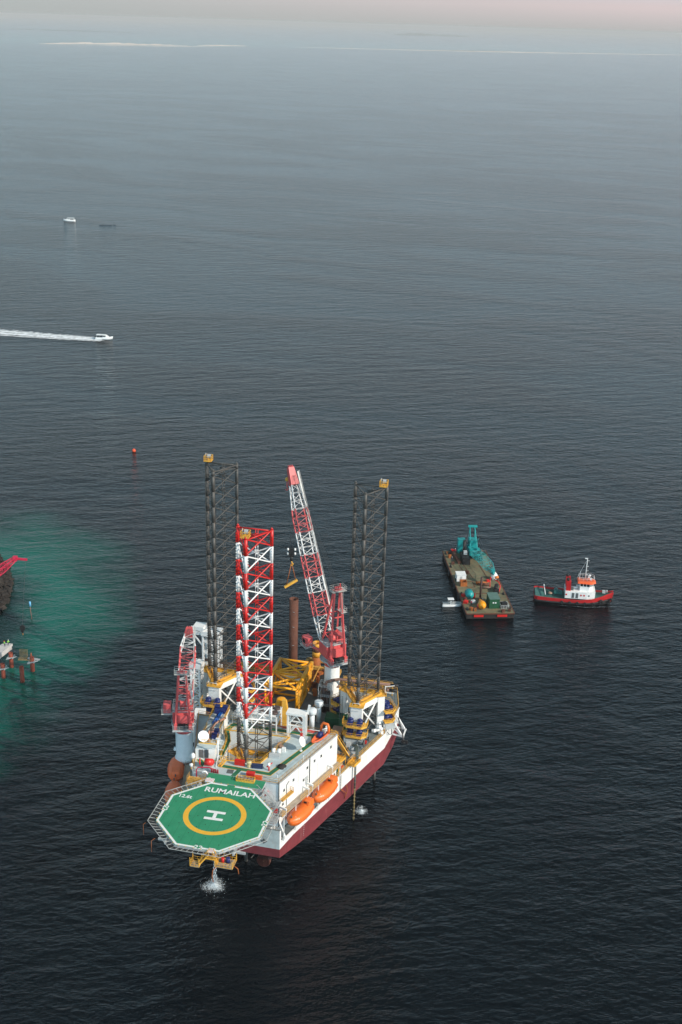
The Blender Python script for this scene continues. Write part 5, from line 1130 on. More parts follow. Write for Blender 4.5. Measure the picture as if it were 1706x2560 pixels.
# boom rests
def tower(label, x0, x1, y0, y1, zt, head):
    t = thing('boom_rest', label, 'boom rest', ((x0+x1)/2, (y0+y1)/2, DZ)); mb = MB(); n = 5
    P = [(x0, y0), (x1, y0), (x1, y1), (x0, y1)]
    for x, y in P: mb.bar((x, y, DZ), (x, y, zt), 0.45)
    for i in range(n):
        a, b = DZ+(zt-DZ)*i/n, DZ+(zt-DZ)*(i+1)/n
        for k in range(4):
            p, q = P[k], P[(k+1) % 4]; c_ = (p[0], p[1], (a+b)/2)
            mb.bar((*p, (a+b)/2), (*q, a), 0.22); mb.bar((*p, (a+b)/2), (*q, b), 0.22); mb.bar((*p, (a+b)/2), (*q, (a+b)/2), 0.2)
    mb.build('lattice_tower', white_clean, t)
    mb = MB(); mb.bb(x0-0.4, y0-0.4, zt, x1+0.4, y1+0.4, zt+1.3)
    if head:
        mb.bb(x0-3.0, y0-0.2, zt+0.1, x0-0.3, y1+0.2, zt+1.0); mb.bar((x0, y0, zt-3), (x0-2.6, y0, zt+0.2), 0.3); mb.bar((x0-2.8, y0, zt), (x0-2.8, y0, zt+2.2), 0.6); mb.bb(x0-2.6, y0-0.2, zt+1.3, x0+0.2, y1, zt+2.3); mb.bar((x0-1, y0-0.3, zt+0.8), (x0+1.2, y0-0.3, zt+2.4), 0.25)
    mb.build('cradle', white_clean, t); return t
tower('large white lattice boom rest behind the left dark leg', -25.0, -21.0, 39.8, 42.4, 31.3, True)
tower('slim white lattice boom rest just right of the smaller red crane boom', -24.6, -22.4, 29.6, 31.8, 27.6, False)
mb = MB(); mb.prism([(-19.6, 15.8), (-17.2, 16.2), (-17.4, 19.6), (-19.8, 19.2)], DZ, 23.0); c_ = mb.build('deck_cabin', white, None); tag(c_, 'tall narrow white cabin between the smaller crane and the blue-piped penthouse', 'cabin')
mb = MB(); mb.box((-17.7, 15.98, 20.5), (0.7, 0.12, 1.6), 0.16); mb.build('window', glass, c_)
# deck clutter forward of the starboard jack house (mooring winch and hose reels)
t = thing('mooring_winch', 'mooring winch with green hose reels behind the starboard railing', 'winch', (18.3, 22, DZ))
for i, (x, y, r, l) in enumerate(((17.6, 21.6, 0.95, 1.6), (19.0, 24.6, 0.8, 1.4), (20.0, 26.8, 0.6, 1.2))):
    mb = MB(); mb.tube((x, y, DZ+1.1), (x+l, y+0.2, DZ+1.1), r*0.75, 14); mb.tube((x, y, DZ+1.1), (x+0.12, y, DZ+1.1), r*1.15, 16); mb.tube((x+l, y+0.2, DZ+1.1), (x+l+0.12, y+0.2, DZ+1.1), r*1.15, 16); mb.build('drum', dk_grey if i else lt_grey, t)
mb = MB(); mb.box((18.2, 20.0, DZ+0.5), (2.2, 1.2, 1.0), 0.2); mb.box((18.6, 23.2, DZ+0.4), (1.4, 1.0, 0.8)); mb.box((16.8, 23.9, DZ+0.6), (1.2, 0.9, 1.2), 0.4); mb.build('gearbox', lt_grey, t)
mb = MB(); mb.box((18.4, 25.6, DZ+0.7), (0.9, 0.8, 0.9)); mb.box((17.2, 19.3, DZ+1.2), (0.6, 0.5, 0.5)); mb.box((20.6, 25.8, DZ+0.7), (0.6, 0.6, 0.7)); mb.build('control_box', fire_red, t)
t = thing('hose_loom', 'bundle of dark hoses looping over the starboard railing to the sea pump', 'hoses', (20, 19.5, DZ)); 
for i in range(4):
    mb = MB(); o_ = i*0.35; mb.path([(17.6+o_, 22.6, DZ+0.6), (18.4+o_*0.8, 21.8, DZ+2.2), (19.2+o_*0.6, 20.4, DZ+2.7), (19.9+o_*0.4, 18.8, DZ+1.8), (20.2+o_*0.3, 17.8, DZ+0.2)], 0.12, 7); mb.build('hose', dk_grey if i % 2 else mat('hose_green', (0.07, 0.10, 0.07), 0.6, 0.3), t)
t = thing('pump_platform', 'small yellow platform overhanging the starboard hull side with a deep-well pump pipe', 'platform', (20.3, 17.0, DZ)); mb = MB()
def sp(t_, o_): q = side(t_, o_, 0); return (q.x, q.y)
pl = [sp(29.2, -0.6), sp(32.2, -0.6), sp(32.2, 1.3), sp(29.2, 1.3)]; mb.prism(list(reversed(pl)), DZ+0.2, DZ+0.4); mb.rail(pl, DZ+0.4, closed=True, step=0.9, toe=0.45); mb.build('platform', yellow, t)
q = side(30.7, 0.75, 0); m2 = MB(); m2.tube((q.x, q.y, -1), (q.x, q.y, DZ+1.4), 0.17, 8)
for z in range(0, 15): m2.tube((q.x, q.y, z+0.5), (q.x, q.y, z+0.7), 0.26, 8)
m2.build('pump_pipe', mat('pump_pipe_tan', (0.30, 0.22, 0.10), 0.7, 0.5, rust=0.5), t)
m2 = MB(); m2.tube((q.x, q.y, 9), (q.x, q.y, DZ), 0.24, 8); m2.build('upper_sleeve', dk_grey, t)
mb = MB(); e = [side(26.8, -1.2, 0), side(29.4, -1.2, 0), side(29.4, -4.0, 0), side(26.8, -4.0, 0)]; P4 = [(p.x, p.y) for p in e]
mb.prism(P4, DZ+1.6, DZ+1.75); mb.rail(P4, DZ+1.75, closed=True, step=1.0, toe=0.35)
for p in P4: mb.bar((*p, DZ), (*p, DZ+1.7), 0.2)
tag(mb.build('work_platform', yellow, None), 'raised yellow railed stand just inboard of the hull-side pump', 'platform')
# clutter around the boat deck aft of the lifeboats
cl = random.Random(11); CM = [yellow, green_box, fire_red, lt_grey, dk_grey, orange_old, white, tan, deck_green]
spots = [(t_, o_) for t_ in (21.5, 22.7, 23.9, 25.2, 26.4, 27.8) for o_ in (-1.2, -2.5)]
for i, (t_, o_) in enumerate(spots):
    q = side(t_, o_-0.3*cl.random(), 0); w_, d_, h_ = 0.5+cl.random()*0.6, 0.5+cl.random()*0.5, 0.4+cl.random()*0.7; m_ = CM[cl.randrange(len(CM))]
    mb = MB(); mb.box((q.x, q.y, DZ+0.02+h_/2), (w_, d_, h_), cl.random()*2); mb.box((q.x, q.y, DZ+0.05+h_), (w_*1.08, d_*1.08, 0.08), 0)
    tag(mb.build('deck_locker', m_, None), 'small deck locker or drum cluttering the narrow starboard side deck behind the lifeboats', 'locker', 'small lockers on the starboard side deck')
for i in range(26):
    x, y = cl.uniform(-14, 4), cl.uniform(14, 33)
    if -4 < x < 3 and y > 24: continue
    mb = MB(); w_, d_, h_ = 0.6+cl.random()*1.8, 0.6+cl.random()*1.6, 0.5+cl.random()*1.9; mb.box((x, y, DZ+0.02+h_/2), (w_, d_, h_), cl.random()); mb.bar((x-w_*0.4, y, DZ+h_+0.12), (x+w_*0.4, y, DZ+h_+0.12), 0.2)
    tag(mb.build('deck_equipment', [dk_grey, rust_steel, lt_grey, rust_orange, dk_grey, brown_pipe][i % 6], None), 'dark rusty machinery box on the shaded deck between the roof and the yellow frame', 'machinery', 'machinery boxes on the aft deck')
mb = MB(); mb.tube((3.9, 22, DZ+0.25), (3.9+1.2, 40, DZ+0.25), 0.14, 6); mb.tube((3.2, 22, DZ+0.25), (3.2+1.2, 40, DZ+0.25), 0.14, 6); tag(mb.build('skid_rail', yellow_dirty, None), 'pair of long yellowish rails along the aft deck beside the vents', 'rails')
# gas cylinders / liferafts
t = thing('liferaft_rack', 'cluster of white liferaft canisters by the starboard railing', 'liferafts', (22.6, 32.0, DZ))
for i, (x, y, z) in enumerate(((22.0, 33.6, 0.6), (22.9, 32.6, 0.6), (23.3, 31.0, 0.6), (22.2, 32.0, 0.6), (22.3, 33.4, 1.5), (22.6, 32.0, 1.5), (21.5, 31.4, 0.6))):
    mb = MB(); mb.tube((x-0.6, y, DZ+z), (x+0.6, y+0.2, DZ+z), 0.46, 12); mb.tube((x-0.08, y, DZ+z), (x+0.08, y+0.05, DZ+z), 0.49, 12); mb.build('canister', white_clean, t)
# anchor rack on the starboard quarter
t = thing('anchor_rack', 'white triangular anchor rack projecting from the starboard quarter', 'anchor rack', (25.2, 40, 12)); mb = MB()
for y in (38.4, 42.0):
    mb.bar((25.0, y, DZ-0.2), (27.6, y-0.6, 11.6), 0.35); mb.bar((25.0, y, 11.6), (28.0, y-0.6, 11.6), 0.32); mb.bar((25.0, y, 13.6), (27.4, y-0.5, 11.7), 0.22)
mb.bar((27.8, 37.6, 11.6), (27.8, 41.6, 11.6), 0.32); mb.build('frame', white_clean, t)
mb = MB(); mb.bar((25.9, 40.6, 15.2), (28.4, 36.6, 10.6), 0.26); mb.bar((27.6, 37.0, 10.6), (29.2, 36.8, 10.9), 0.5, 0.9); mb.build('anchor', black, t)
mb = MB(); mb.path([(24.2, 36.2, DZ+0.4), (25.0, 36.0, DZ-1.0), (25.3, 35.0, DZ-1.8), (24.9, 33.8, DZ-1.2), (24.2, 33.0, DZ+0.2)], 0.09, 6); tag(mb.build('mooring_hose', black, None), 'black hose drooping over the starboard hull edge', 'hose')
t = thing('light_bracket', 'white Y-shaped lamp bracket on top of the starboard jack house', 'lamp bracket', (23.6, 35.2, 24.8)); mb = MB(); mb.bar((23.2, 35.2, 24.8), (23.2, 35.2, 26.8), 0.2); mb.bar((23.2, 35.2, 26.6), (25.4, 35.6, 27.0), 0.16); mb.bar((23.2, 35.2, 25.0), (25.4, 35.0, 25.2), 0.16); mb.build('bracket', white_clean, t)
mb = MB()
for k, (x0, x1) in enumerate(((-20, -10), (9.5, 22.5))): mb.rail([(x0, 50.0), (x1, 50.0)], DZ+3, 1.1, step=1.4, toe=0.5); mb.bb(x0, 49.9, DZ+2.6, x1, 51.4, DZ+3)
for x in (-20, -15, -10, 9.5, 14, 18.5, 22.5): mb.bar((x, 50.1, DZ), (x, 50.1, DZ+2.8), 0.25)
mb.build('stern_gallery', yellow_dirty, rig)
# thrusters under the bow
for sx in (1, -1):
    x = 6.0 if sx > 0 else -7.2; y = -10.4; z = 6.3
    t = thing('azimuth_thruster', 'round ducted propeller under the bow, right of the helideck supports' if sx > 0 else 'round ducted propeller under the bow, hidden mostly by the helideck', 'thruster', (x, y, z))
    mb = MB(); mb.lathe((x, y-0.7, z), [(1.45, 0), (1.55, 0.1), (1.5, 1.3), (1.3, 1.3), (1.25, 0.1), (1.45, 0)], 26, axis='y'); mb.bar((x, y, z+1.3), (x, y, 8.8), 0.9); mb.build('duct', mat('thruster_brown', (0.10, 0.035, 0.03), 0.4, 0.4, rust=0.4, rustc=(0.30, 0.14, 0.10)), t)
    mb = MB(); mb.lathe((x, y-0.5, z), [(0.03, -0.3), (0.28, 0), (0.3, 0.8), (0.1, 1.0)], 14, axis='y')
    for k in range(4):
        a = k*pi/2+0.3; u = Vector((cos(a), 0, sin(a))); v = Vector((-sin(a), 0, cos(a))); c_ = Vector((x, y-0.2, z))
        mb.add([c_+u*0.2-v*0.15, c_+u*1.15-v*0.42+Vector((0, 0.15, 0)), c_+u*1.2+v*0.3-Vector((0, 0.15, 0)), c_+u*0.2+v*0.15, c_+u*0.2-v*0.15+Vector((0, .06, 0)), c_+u*1.15-v*0.42+Vector((0, 0.21, 0)), c_+u*1.2+v*0.3-Vector((0, 0.09, 0)), c_+u*0.2+v*0.15+Vector((0, .06, 0))], [(0, 1, 2, 3), (7, 6, 5, 4), (0, 4, 5, 1), (1, 5, 6, 2), (2, 6, 7, 3)])
    mb.build('propeller', mat('bronze', (0.16, 0.07, 0.045), 0.35, 0.3, metal=0.6), t)
# =====================================================================
# foam, splashes, wake
# =====================================================================
foam = bpy.data.materials.new('sea_foam'); foam.use_nodes = True; nt = foam.node_tree; fb = nt.nodes['Principled BSDF']
fb.inputs['Base Color'].default_value = (0.62, 0.68, 0.71, 1); fb.inputs['Roughness'].default_value = 0.7
tcn = _n(nt, 'ShaderNodeTexCoord'); nz = _n(nt, 'ShaderNodeTexNoise'); nz.inputs['Scale'].default_value = 2.6; nz.inputs['Detail'].default_value = 6; nz.inputs['Roughness'].default_value = 0.7
nt.links.new(tcn.outputs['Object'], nz.inputs['Vector'])
at_ = _n(nt, 'ShaderNodeAttribute'); at_.attribute_name = 'foam_amount'
ad = _n(nt, 'ShaderNodeMath', operation='ADD'); nt.links.new(nz.outputs['Fac'], ad.inputs[0]); nt.links.new(at_.outputs['Fac'], ad.inputs[1])
mr = _n(nt, 'ShaderNodeMapRange'); mr.inputs[1].default_value = 0.92; mr.inputs[2].default_value = 1.42; nt.links.new(ad.outputs[0], mr.inputs[0]); nt.links.new(mr.outputs[0], fb.inputs['Alpha'])
foam2 = foam.copy(); foam2.name = 'wake_foam'; foam2.node_tree.nodes['Principled BSDF'].inputs['Base Color'].default_value = (0.85, 0.87, 0.88, 1)
for n_ in foam2.node_tree.nodes:
    if n_.type == 'TEX_NOISE': n_.inputs['Scale'].default_value = 0.30; n_.inputs['Detail'].default_value = 8
def foam_sheet(name, label, verts, faces, dens, fr=ID):
    mb = MB(); mb.add(verts, faces, 0, True); o = mb.build(name, foam2 if name == 'wake' else foam, None, fr, at=verts[0])
    a = o.data.attributes.new('foam_amount', 'FLOAT', 'POINT'); a.data.foreach_set('value', dens)
    tag(o, label, None, None, 'stuff'); return o
def splash(x, y, r, label, seed, fr=RIG, jet=None):
    rnd = random.Random(seed); vs, ds = [], []; nr, na = 12, 28
    for i in range(nr+1):
        for k in range(na):
            a = 2*pi*k/na; rr = r*i/nr*(1+0.12*math.sin(3*a+seed)); f = i/nr
            vs.append((x+rr*cos(a), y+rr*sin(a)*0.9, 0.06+0.5*max(0, 1-f*2.2)+0.12*rnd.random()*(1-f))); ds.append(0.98-0.68*f**0.9)
    fs = [(i*na+k, i*na+(k+1) % na, (i+1)*na+(k+1) % na, (i+1)*na+k) for i in range(nr) for k in range(na)]
    foam_sheet('splash_foam', label, vs, fs, ds, fr)
    mb = MB()
    for i in range(150):
        a, rr = rnd.random()*2*pi, r*1.1*abs(rnd.gauss(0, 0.5)); z = 0.1+rnd.random()*1.8*max(0, 1-rr/r); s = 0.025+rnd.random()*0.045; c_ = Vector((x+rr*cos(a), y+rr*sin(a), z))
        mb.add([c_+Vector(v)*s for v in ((1, 0, 0), (-1, 0, 0), (0, 1, 0), (0, -1, 0), (0, 0, 1), (0, 0, -1))], [(0, 2, 4), (2, 1, 4), (1, 3, 4), (3, 0, 4), (2, 0, 5), (1, 2, 5), (3, 1, 5), (0, 3, 5)])
    if jet:
        jx, jy, jz = jet
        for i in range(420):
            f = rnd.random(); z = jz*(1-f*f)+0.2; w_ = 0.10+0.22*(1-z/jz); s = 0.03+rnd.random()*0.06; c_ = Vector((jx+(x-jx)*f+rnd.gauss(0, w_), jy+(y-jy)*f+rnd.gauss(0, w_), z)); e = (s, s, s*3.5)
            mb.add([c_+Vector((v[0]*e[0], v[1]*e[1], v[2]*e[2])) for v in ((1, 0, 0), (-1, 0, 0), (0, 1, 0), (0, -1, 0), (0, 0, 1), (0, 0, -1))], [(0, 2, 4), (2, 1, 4), (1, 3, 4), (3, 0, 4), (2, 0, 5), (1, 2, 5), (3, 1, 5), (0, 3, 5)])
    tag(mb.build('water_drops', mat('water_drops', (0.50, 0.56, 0.60), 0.3, 0.05), None, fr), label+', flying drops', None, None, 'stuff')
splash(-4.3, -14.2, 3.4, 'round white splash of discharged water in front of the helideck', 3, jet=(-4.0, -12.3, 8.4))
splash(21.2, 20.6, 1.9, 'small white splash beside the sea pump pipe', 5)

# ---------------- boats ----------------
def hull_secs(L, B, T, D, sheer, bow=0.5, fine=0.06):
    out = []
    for f in (-0.5, -0.46, -0.3, -0.1, 0.1, 0.25, 0.36, 0.44, 0.485, 0.5):
        x = f*L; b = B/2*(0.88 if f < -0.48 else 0.97 if f < -0.4 else 1.0 if f < 0.12 else max(fine, (1-((f-0.12)/0.38)**2.0)))
        zd = D+sheer*max(0, (f-0.05)/0.45)**2+sheer*0.15*max(0, (-f-0.2)/0.3); k = -T+(T+0.3)*max(0, (f-0.25)/0.25)**1.5+(T*0.6)*(1 if f < -0.48 else 0)
        out.append([(x, 0, k), (x, b*0.65, k+0.15), (x, b*0.93, 0.1), (x, b*0.98, zd*0.45), (x+0.03*L*max(0, f-0.3)*5, b, zd), (x+0.03*L*max(0, f-0.3)*5, -b, zd), (x, -b*0.98, zd*0.45), (x, -b*0.93, 0.1), (x, -b*0.65, k+0.15)])
    return out
# tug
TF = Matrix.Translation((77.6, 365.4, 0)) @ Matrix.Rotation(radians(-6.5), 4, 'Z')
t = thing('tugboat', 'red-hulled tug with white wheelhouse, orange visor and two red funnels', 'tugboat', (0, 0, 0), fr=TF)
tug_red = mat('tug_red', (0.52, 0.02, 0.022), 0.45, 0.2, rust=0.15, rustc=(0.2, 0.02, 0.02), grime=0.12)
mb = MB(); S = hull_secs(25, 8.2, 1.6, 1.45, 2.3, fine=0.18); mb.loft(S, mf=lambda i, k: 1 if k in (0, 1, 2, 6, 7, 8) else (2 if k == 4 else 0), smooth=False)
hl = mb.build('hull', [tug_red, mat('black_bottom', (0.02, 0.018, 0.018), 0.6, 0.3), mat('tug_deck', (0.035, 0.11, 0.095), 0.7, 0.35, rust=0.3, streak=False)], t, TF)
mb = MB()   # bulwark
for sx in (1, -1):
    P = [(s[4][0], s[4][1]*sx, s[4][2]) for s in S]
    for a, b in zip(P, P[1:]):
        mb.add([a, b, (b[0], b[1]*1.01, b[2]+0.62), (a[0], a[1]*1.01, a[2]+0.62), (a[0], a[1]*0.97, a[2]), (b[0], b[1]*0.97, b[2]), (b[0], b[1]*0.98, b[2]+0.62), (a[0], a[1]*0.98, a[2]+0.62)], [(0, 1, 2, 3), (7, 6, 5, 4), (3, 2, 6, 7)])
mb.build('bulwark', tug_red, t, TF)
mb = MB()
for sx in (1, -1): mb.path([(s[4][0], s[4][1]*sx*1.03, s[4][2]*0.5) for s in S], 0.3, 7)
mb.build('fender', black, t, TF)
for i, (x, y) in enumerate(((-3.5, -4.35), (-1.0, -4.4), (1.5, -4.4), (4.0, -4.3), (6.6, -3.9), (9.3, -2.9), (12.5, -1.2), (12.9, 0.8))):
    mb = MB(); R = 0.42 if i < 5 else 0.6
    ring = [(x+R*cos(a)*0.9, y-0.05-R*0.15*abs(cos(a)), 0.95+R*sin(a)+(0.6 if i > 4 else 0)) for a in [2*pi*k/12 for k in range(13)]]; mb.path(ring, 0.22, 7); mb.build('tyre', black, t, TF)
mb = MB(); mb.loft([[(x, -w, 1.95), (x, w, 1.95), (x, w, z_), (x, -w, z_)] for x, w, z_ in ((-2.6, 2.9, 4.4), (4.5, 2.9, 4.4), (7.2, 2.3, 4.6))], smooth=False); dh = mb.build('deckhouse', white, t, TF)
for x in (-0.4, 0.9, 5.4): m2 = MB(); m2.bb(x, -2.97, 2.2, x+0.8, -2.88, 4.0) if x < 4.4 else m2.bb(x-0.5, -2.85, 3.0, x, -2.7, 3.5); m2.build('door', dk_grey, dh, TF)
mb = MB(); 
for x in (-2.2, 2.6, 3.6): mb.box((x, -2.93, 3.3), (0.5, 0.1, 0.5))
mb.build('lifebuoy_panel', fire_red, dh, TF)
mb = MB(); oc = [(2.1, -1.7), (5.2, -1.9), (6.3, -0.9), (6.3, 0.9), (5.2, 1.9), (2.1, 1.7)]
mb.prism(oc, 4.4, 6.1); wh = mb.build('wheelhouse', white, t, TF)
mb = MB(); mb.prism([(x*1.02-0.08, y*1.03) for x, y in oc], 6.1, 7.2); mb.build('wheelhouse_window', glass, wh, TF)
mb = MB()
for a, b in zip(oc, oc[1:]+oc[:1]):
    for f in (0, 0.33, 0.66): q = Vector((a[0]+(b[0]-a[0])*f, a[1]+(b[1]-a[1])*f, 0)); mb.bar((q.x*1.025-0.08, q.y*1.04, 6.1), (q.x*1.025-0.08, q.y*1.04, 7.2), 0.16)
mb.build('window_post', white, wh, TF)
mb = MB(); vis = [(1.2, -2.2), (5.6, -2.5), (7.2, -1.3), (7.2, 1.3), (5.6, 2.5), (1.2, 2.2)]
mb.loft([[(x, y, 7.2) for x, y in vis], [(x*0.88+0.4, y*0.7, 7.75) for x, y in vis]], smooth=False); mb.build('roof_visor', mat('visor_orange', (0.80, 0.12, 0.03), 0.45, 0.12), wh, TF)
mb = MB(); mb.rail([(1.6, -1.6), (5.6, -1.8), (6.6, -0.9), (6.6, 0.9), (5.6, 1.8), (1.6, 1.6)], 8.1, closed=True, toe=0); mb.build('roof_railing', white_clean, wh, TF)
for y in (-1.7, 1.7):
    mb = MB(); mb.loft([[(x-0.75, y-0.7, z), (x+0.75, y-0.7, z), (x+0.75, y+0.7, z), (x-0.75, y+0.7, z)] for x, z in ((-1.6, 4.4), (-1.7, 7.8))], smooth=False); fu = mb.build('funnel', mat('funnel_red', (0.50, 0.012, 0.015), 0.45, 0.15), t, TF)
    mb = MB(); mb.tube((-1.9, y, 7.8), (-2.0, y, 8.7), 0.45, 10); mb.build('funnel_top', black, fu, TF)
mb = MB(); mb.tube((3.7, 0, 8.1), (3.7, 0, 15.4), 0.16, 8, r2=0.09)
for z, w in ((9.6, 1.0), (11.0, 0.9), (12.6, 0.8), (14.6, 0.6)): mb.bar((3.7, -w, z), (3.7, w, z), 0.09); mb.bar((3.7, 0, z), (4.4, 0, z+0.1), 0.1)
mb.box((3.4, 0, 15.4), (0.9, 0.3, 0.25)); mb.tube((2.0, 0.9, 8.1), (2.0, 0.9, 10.4), 0.06, 6); mb.tube((3.6, 0, 14.8), (1.0, 0, 8.3), 0.025, 4); mb.build('mast', white_clean, t, TF)
mb = MB(); mb.box((4.9, 0.8, 8.6), (0.6, 0.6, 0.8)); mb.box((5.4, -0.7, 8.5), (0.5, 0.5, 0.7)); mb.lathe((5.0, 0, 9.1), [(0.1, 0), (0.4, 0.1), (0.35, 0.5), (0.02, 0.7)], 10); mb.build('radar_and_lamps', white_clean, t, TF)
mb = MB(); mb.box((0.2, 0.8, 4.9), (1.6, 1.4, 0.9)); mb.box((-0.3, -1.4, 4.8), (0.8, 1.0, 0.8)); mb.build('deck_gear', dk_grey, t, TF)
mb = MB(); mb.loft([[(x, -w, 4.5), (x, w, 4.5), (x, w*0.8, 5.1), (x, -w*0.8, 5.1)] for x, w in ((-0.8, 0.5), (0.6, 0.65), (1.6, 0.2))]); mb.build('tender', white_clean, t, TF)
mb = MB(); mb.tube((-5.4, -1.0, 2.9), (-5.4, 1.0, 2.9), 0.8, 12); mb.box((-4.0, 0.2, 2.5), (1.2, 1.6, 1.1)); mb.build('towing_winch', mat('teal_dark', (0.02, 0.13, 0.12), 0.5, 0.3), t, TF)
mb = MB(); mb.lathe((-7.3, -0.6, 2.0), [(0.5, 0), (0.8, 0.3), (0.5, 0.6), (0.1, 0.6)], 12); mb.build('rope_coil', tan, t, TF)
mb = MB(); mb.bar((-9.0, -3.4, 3.0), (-9.3, 3.4, 3.4), 0.25); mb.build('towing_rail', white_clean, t, TF)
mb = MB(); mb.bb(-12.2, -3.5, 1.95, -9.5, 3.5, 2.05); mb.build('stern_deck', mat('deck_teal', (0.06, 0.17, 0.15), 0.6, 0.3), t, TF)
mb = MB(); add_text(mb, 'MARINE SERVICE', 0.0 or 0.5, (0, 0, 0), m=0) if False else None
mb = MB(); mb.box((10.2, 0.3, 3.8), (1.0, 0.9, 0.8)); mb.tube((11.2, 0.6, 3.4), (11.2, 0.6, 4.3), 0.2, 8); mb.build('anchor_windlass', lt_grey, t, TF)
def foam_strip(name, label, cl, w0, w1, dens, fr=ID, n=60, m=9, seed=1, zz=0.07):
    rnd = random.Random(seed); P = [Vector((p[0], p[1], 0)) for p in cl]; vs, ds = [], []
    for i in range(n+1):
        t_ = i/n*(len(P)-1); k = min(int(t_), len(P)-2); c_ = P[k].lerp(P[k+1], t_-k); d_ = (P[k+1]-P[k]).normalized(); nn = Vector((-d_.y, d_.x, 0)); w_ = w0+(w1-w0)*i/n; j = 1+0.16*(rnd.random()-0.5)
        for q in range(m+1):
            u = q/m*2-1; vs.append(c_+nn*w_*u*j+Vector((0, 0, zz+0.25*(1-u*u)*(1-i/n)*rnd.random()))); e = abs(u); ds.append(dens(i/n, u))
    fs = [(i*(m+1)+q, i*(m+1)+q+1, (i+1)*(m+1)+q+1, (i+1)*(m+1)+q) for i in range(n) for q in range(m)]
    return foam_sheet(name, label, vs, fs, ds, fr)
foam_strip('bow_wave', 'thin broken foam along the near side of the tug', [(-7, -4.9), (4, -5.0), (13, -3.0), (18, -1.5)], 0.8, 1.4, lambda f, u: 0.55-0.5*abs(u)-0.2*abs(f-0.4), TF, seed=4)
# barge with crawler crane
BF = Matrix.Translation((46.63, 374.47, 0)) @ Matrix.Rotation(radians(5.06), 4, 'Z')
t = thing('work_barge', 'flat rusty green work barge carrying a teal crawler crane', 'barge', (0, 0, 0), fr=BF)
bdeck = mat('barge_deck', (0.17, 0.16, 0.09), 0.8, 0.55, rust=0.62, rustc=(0.24, 0.13, 0.065), streak=False, scale=0.22, grime=0.38)
bside = mat('barge_side', (0.022, 0.018, 0.016), 0.8, 0.4, rust=0.4, rustc=(0.10, 0.03, 0.02))
mb = MB(); mb.loft([[(-7.7, y, z0), (7.7, y, z0), (7.7, y, 2.0), (-7.7, y, 2.0)] for y, z0 in ((-25, 0.2), (-22, -1), (22, -1), (25, 0.2))], smooth=False, mf=lambda i, k: 1 if k == 2 else 0); hb_ = mb.build('hull', [bside, bdeck], t, BF)
mb = MB(); mb.bar((-7.8, -25, 1.9), (-7.8, 25, 1.9), 0.3, 0.3); mb.bar((7.8, -25, 1.9), (7.8, 25, 1.9), 0.3, 0.3); mb.bar((-7.8, -25.1, 1.9), (7.8, -25.1, 1.9), 0.3, 0.3); mb.build('rubbing_strake', rust_steel, t, BF)
mb = MB(); mb.bb(-5.4, -25.32, 0.9, -2.3, -25.26, 1.65); mb.bb(2.2, -25.32, 0.9, 5.4, -25.26, 1.65); mb.build('red_end_panel', fire_red, hb_, BF)
mb = MB()
for (x0, y0, x1, y1) in ((-3.9, 12.5, -2.6, 1.5), (-2.3, 12.5, -1.0, 1.5), (-4.1, -1.0, -1.5, -1.0), (-4.1, -5.5, -1.5, -5.5), (-4.1, -1.0, -4.1, -5.5), (-1.5, -1.0, -1.5, -5.5), (-3, -10.4, 2, -10.4), (4, 18, 6.4, 3), (3.2, 12, 4.4, -2)): mb.bar((x0, y0, 2.06), (x1, y1, 2.06), 0.18, 0.1)
mb.build('deck_beam', rust_steel, t, BF)
for x in (-7, 7):
    for y in (-22, -11, 0, 11, 22):
        mb = MB(); mb.tube((x, y-0.4, 2), (x, y-0.4, 2.7), 0.2, 8); mb.tube((x, y+0.4, 2), (x, y+0.4, 2.7), 0.2, 8); mb.box((x, y, 2.1), (0.6, 1.5, 0.15)); mb.build('bollard', black, t, BF)
for i, (x, y) in enumerate(((-8.1, -3.1), (-8.1, -12), (-8.1, 8), (8.1, -14), (8.1, -2), (8.1, 10))):
    mb = MB(); mb.path([(x, y+0.8*cos(a), 1.1+0.8*sin(a)) for a in [2*pi*k/10 for k in range(11)]], 0.26, 6); mb.build('tyre', black, t, BF)
# crawler crane on the barge
t = thing('crawler_crane', 'teal crawler crane with its lattice boom laid low along the barge', 'crane', (2.2, 19.5, 2), fr=BF)
mb = MB()
for x in (-0.2, 4.4): mb.prism([(x-0.55, 15.8), (x+0.55, 15.8), (x+0.55, 23.2), (x-0.55, 23.2)], 2.0, 3.3)
mb.bb(0.3, 18, 2.6, 4, 21.5, 3.4); mb.build('crawler_track', black, t, BF)
mb = MB(); mb.bb(0.6, 17.2, 3.4, 3.9, 23.6, 5.2); mb.bb(1.1, 21.2, 5.2, 3.9, 24.6, 7.4); mb.bb(3.0, 16.4, 3.6, 4.1, 18.6, 5.9); mb.build('house', teal, t, BF)
mb = MB(); mb.bb(2.95, 16.35, 4.4, 4.15, 16.4, 5.7); mb.build('cab_window', glass, t, BF)
mb = MB()
for x in (1.1, 3.5): mb.bar((x, 18.4, 5.2), (x+(2.4-x)*0.3, 24.4, 11.6), 0.28); mb.bar((x, 23.8, 5.4), (x+(2.4-x)*0.3, 24.4, 11.6), 0.24); mb.bar((x, 23, 5.2), (x, 18.2, 9.4), 0.2)
mb.bb(0.9, 23.9, 11.4, 4.0, 24.8, 12.0); mb.build('gantry', teal, t, BF)
mb = MB()
X = Vector((1, 0, 0)); O_ = Vector((1.2, 18.0, 4.2)); E_ = Vector((4.6, -3.4, 4.3)); d = (E_-O_); L = d.length; d.normalize(); n = Vector((0, 0, 1)); X = d.cross(n).normalized(); dr = Vector((0, 0, 0))
def sc_(f, w, h, rise=2.6): c = O_+d*L*f+n*rise*math.sin(min(1, f*2.2)*pi/2); return [c-X*w/2-n*h/2, c+X*w/2-n*h/2, c+X*w/2+n*h/2, c-X*w/2+n*h/2]
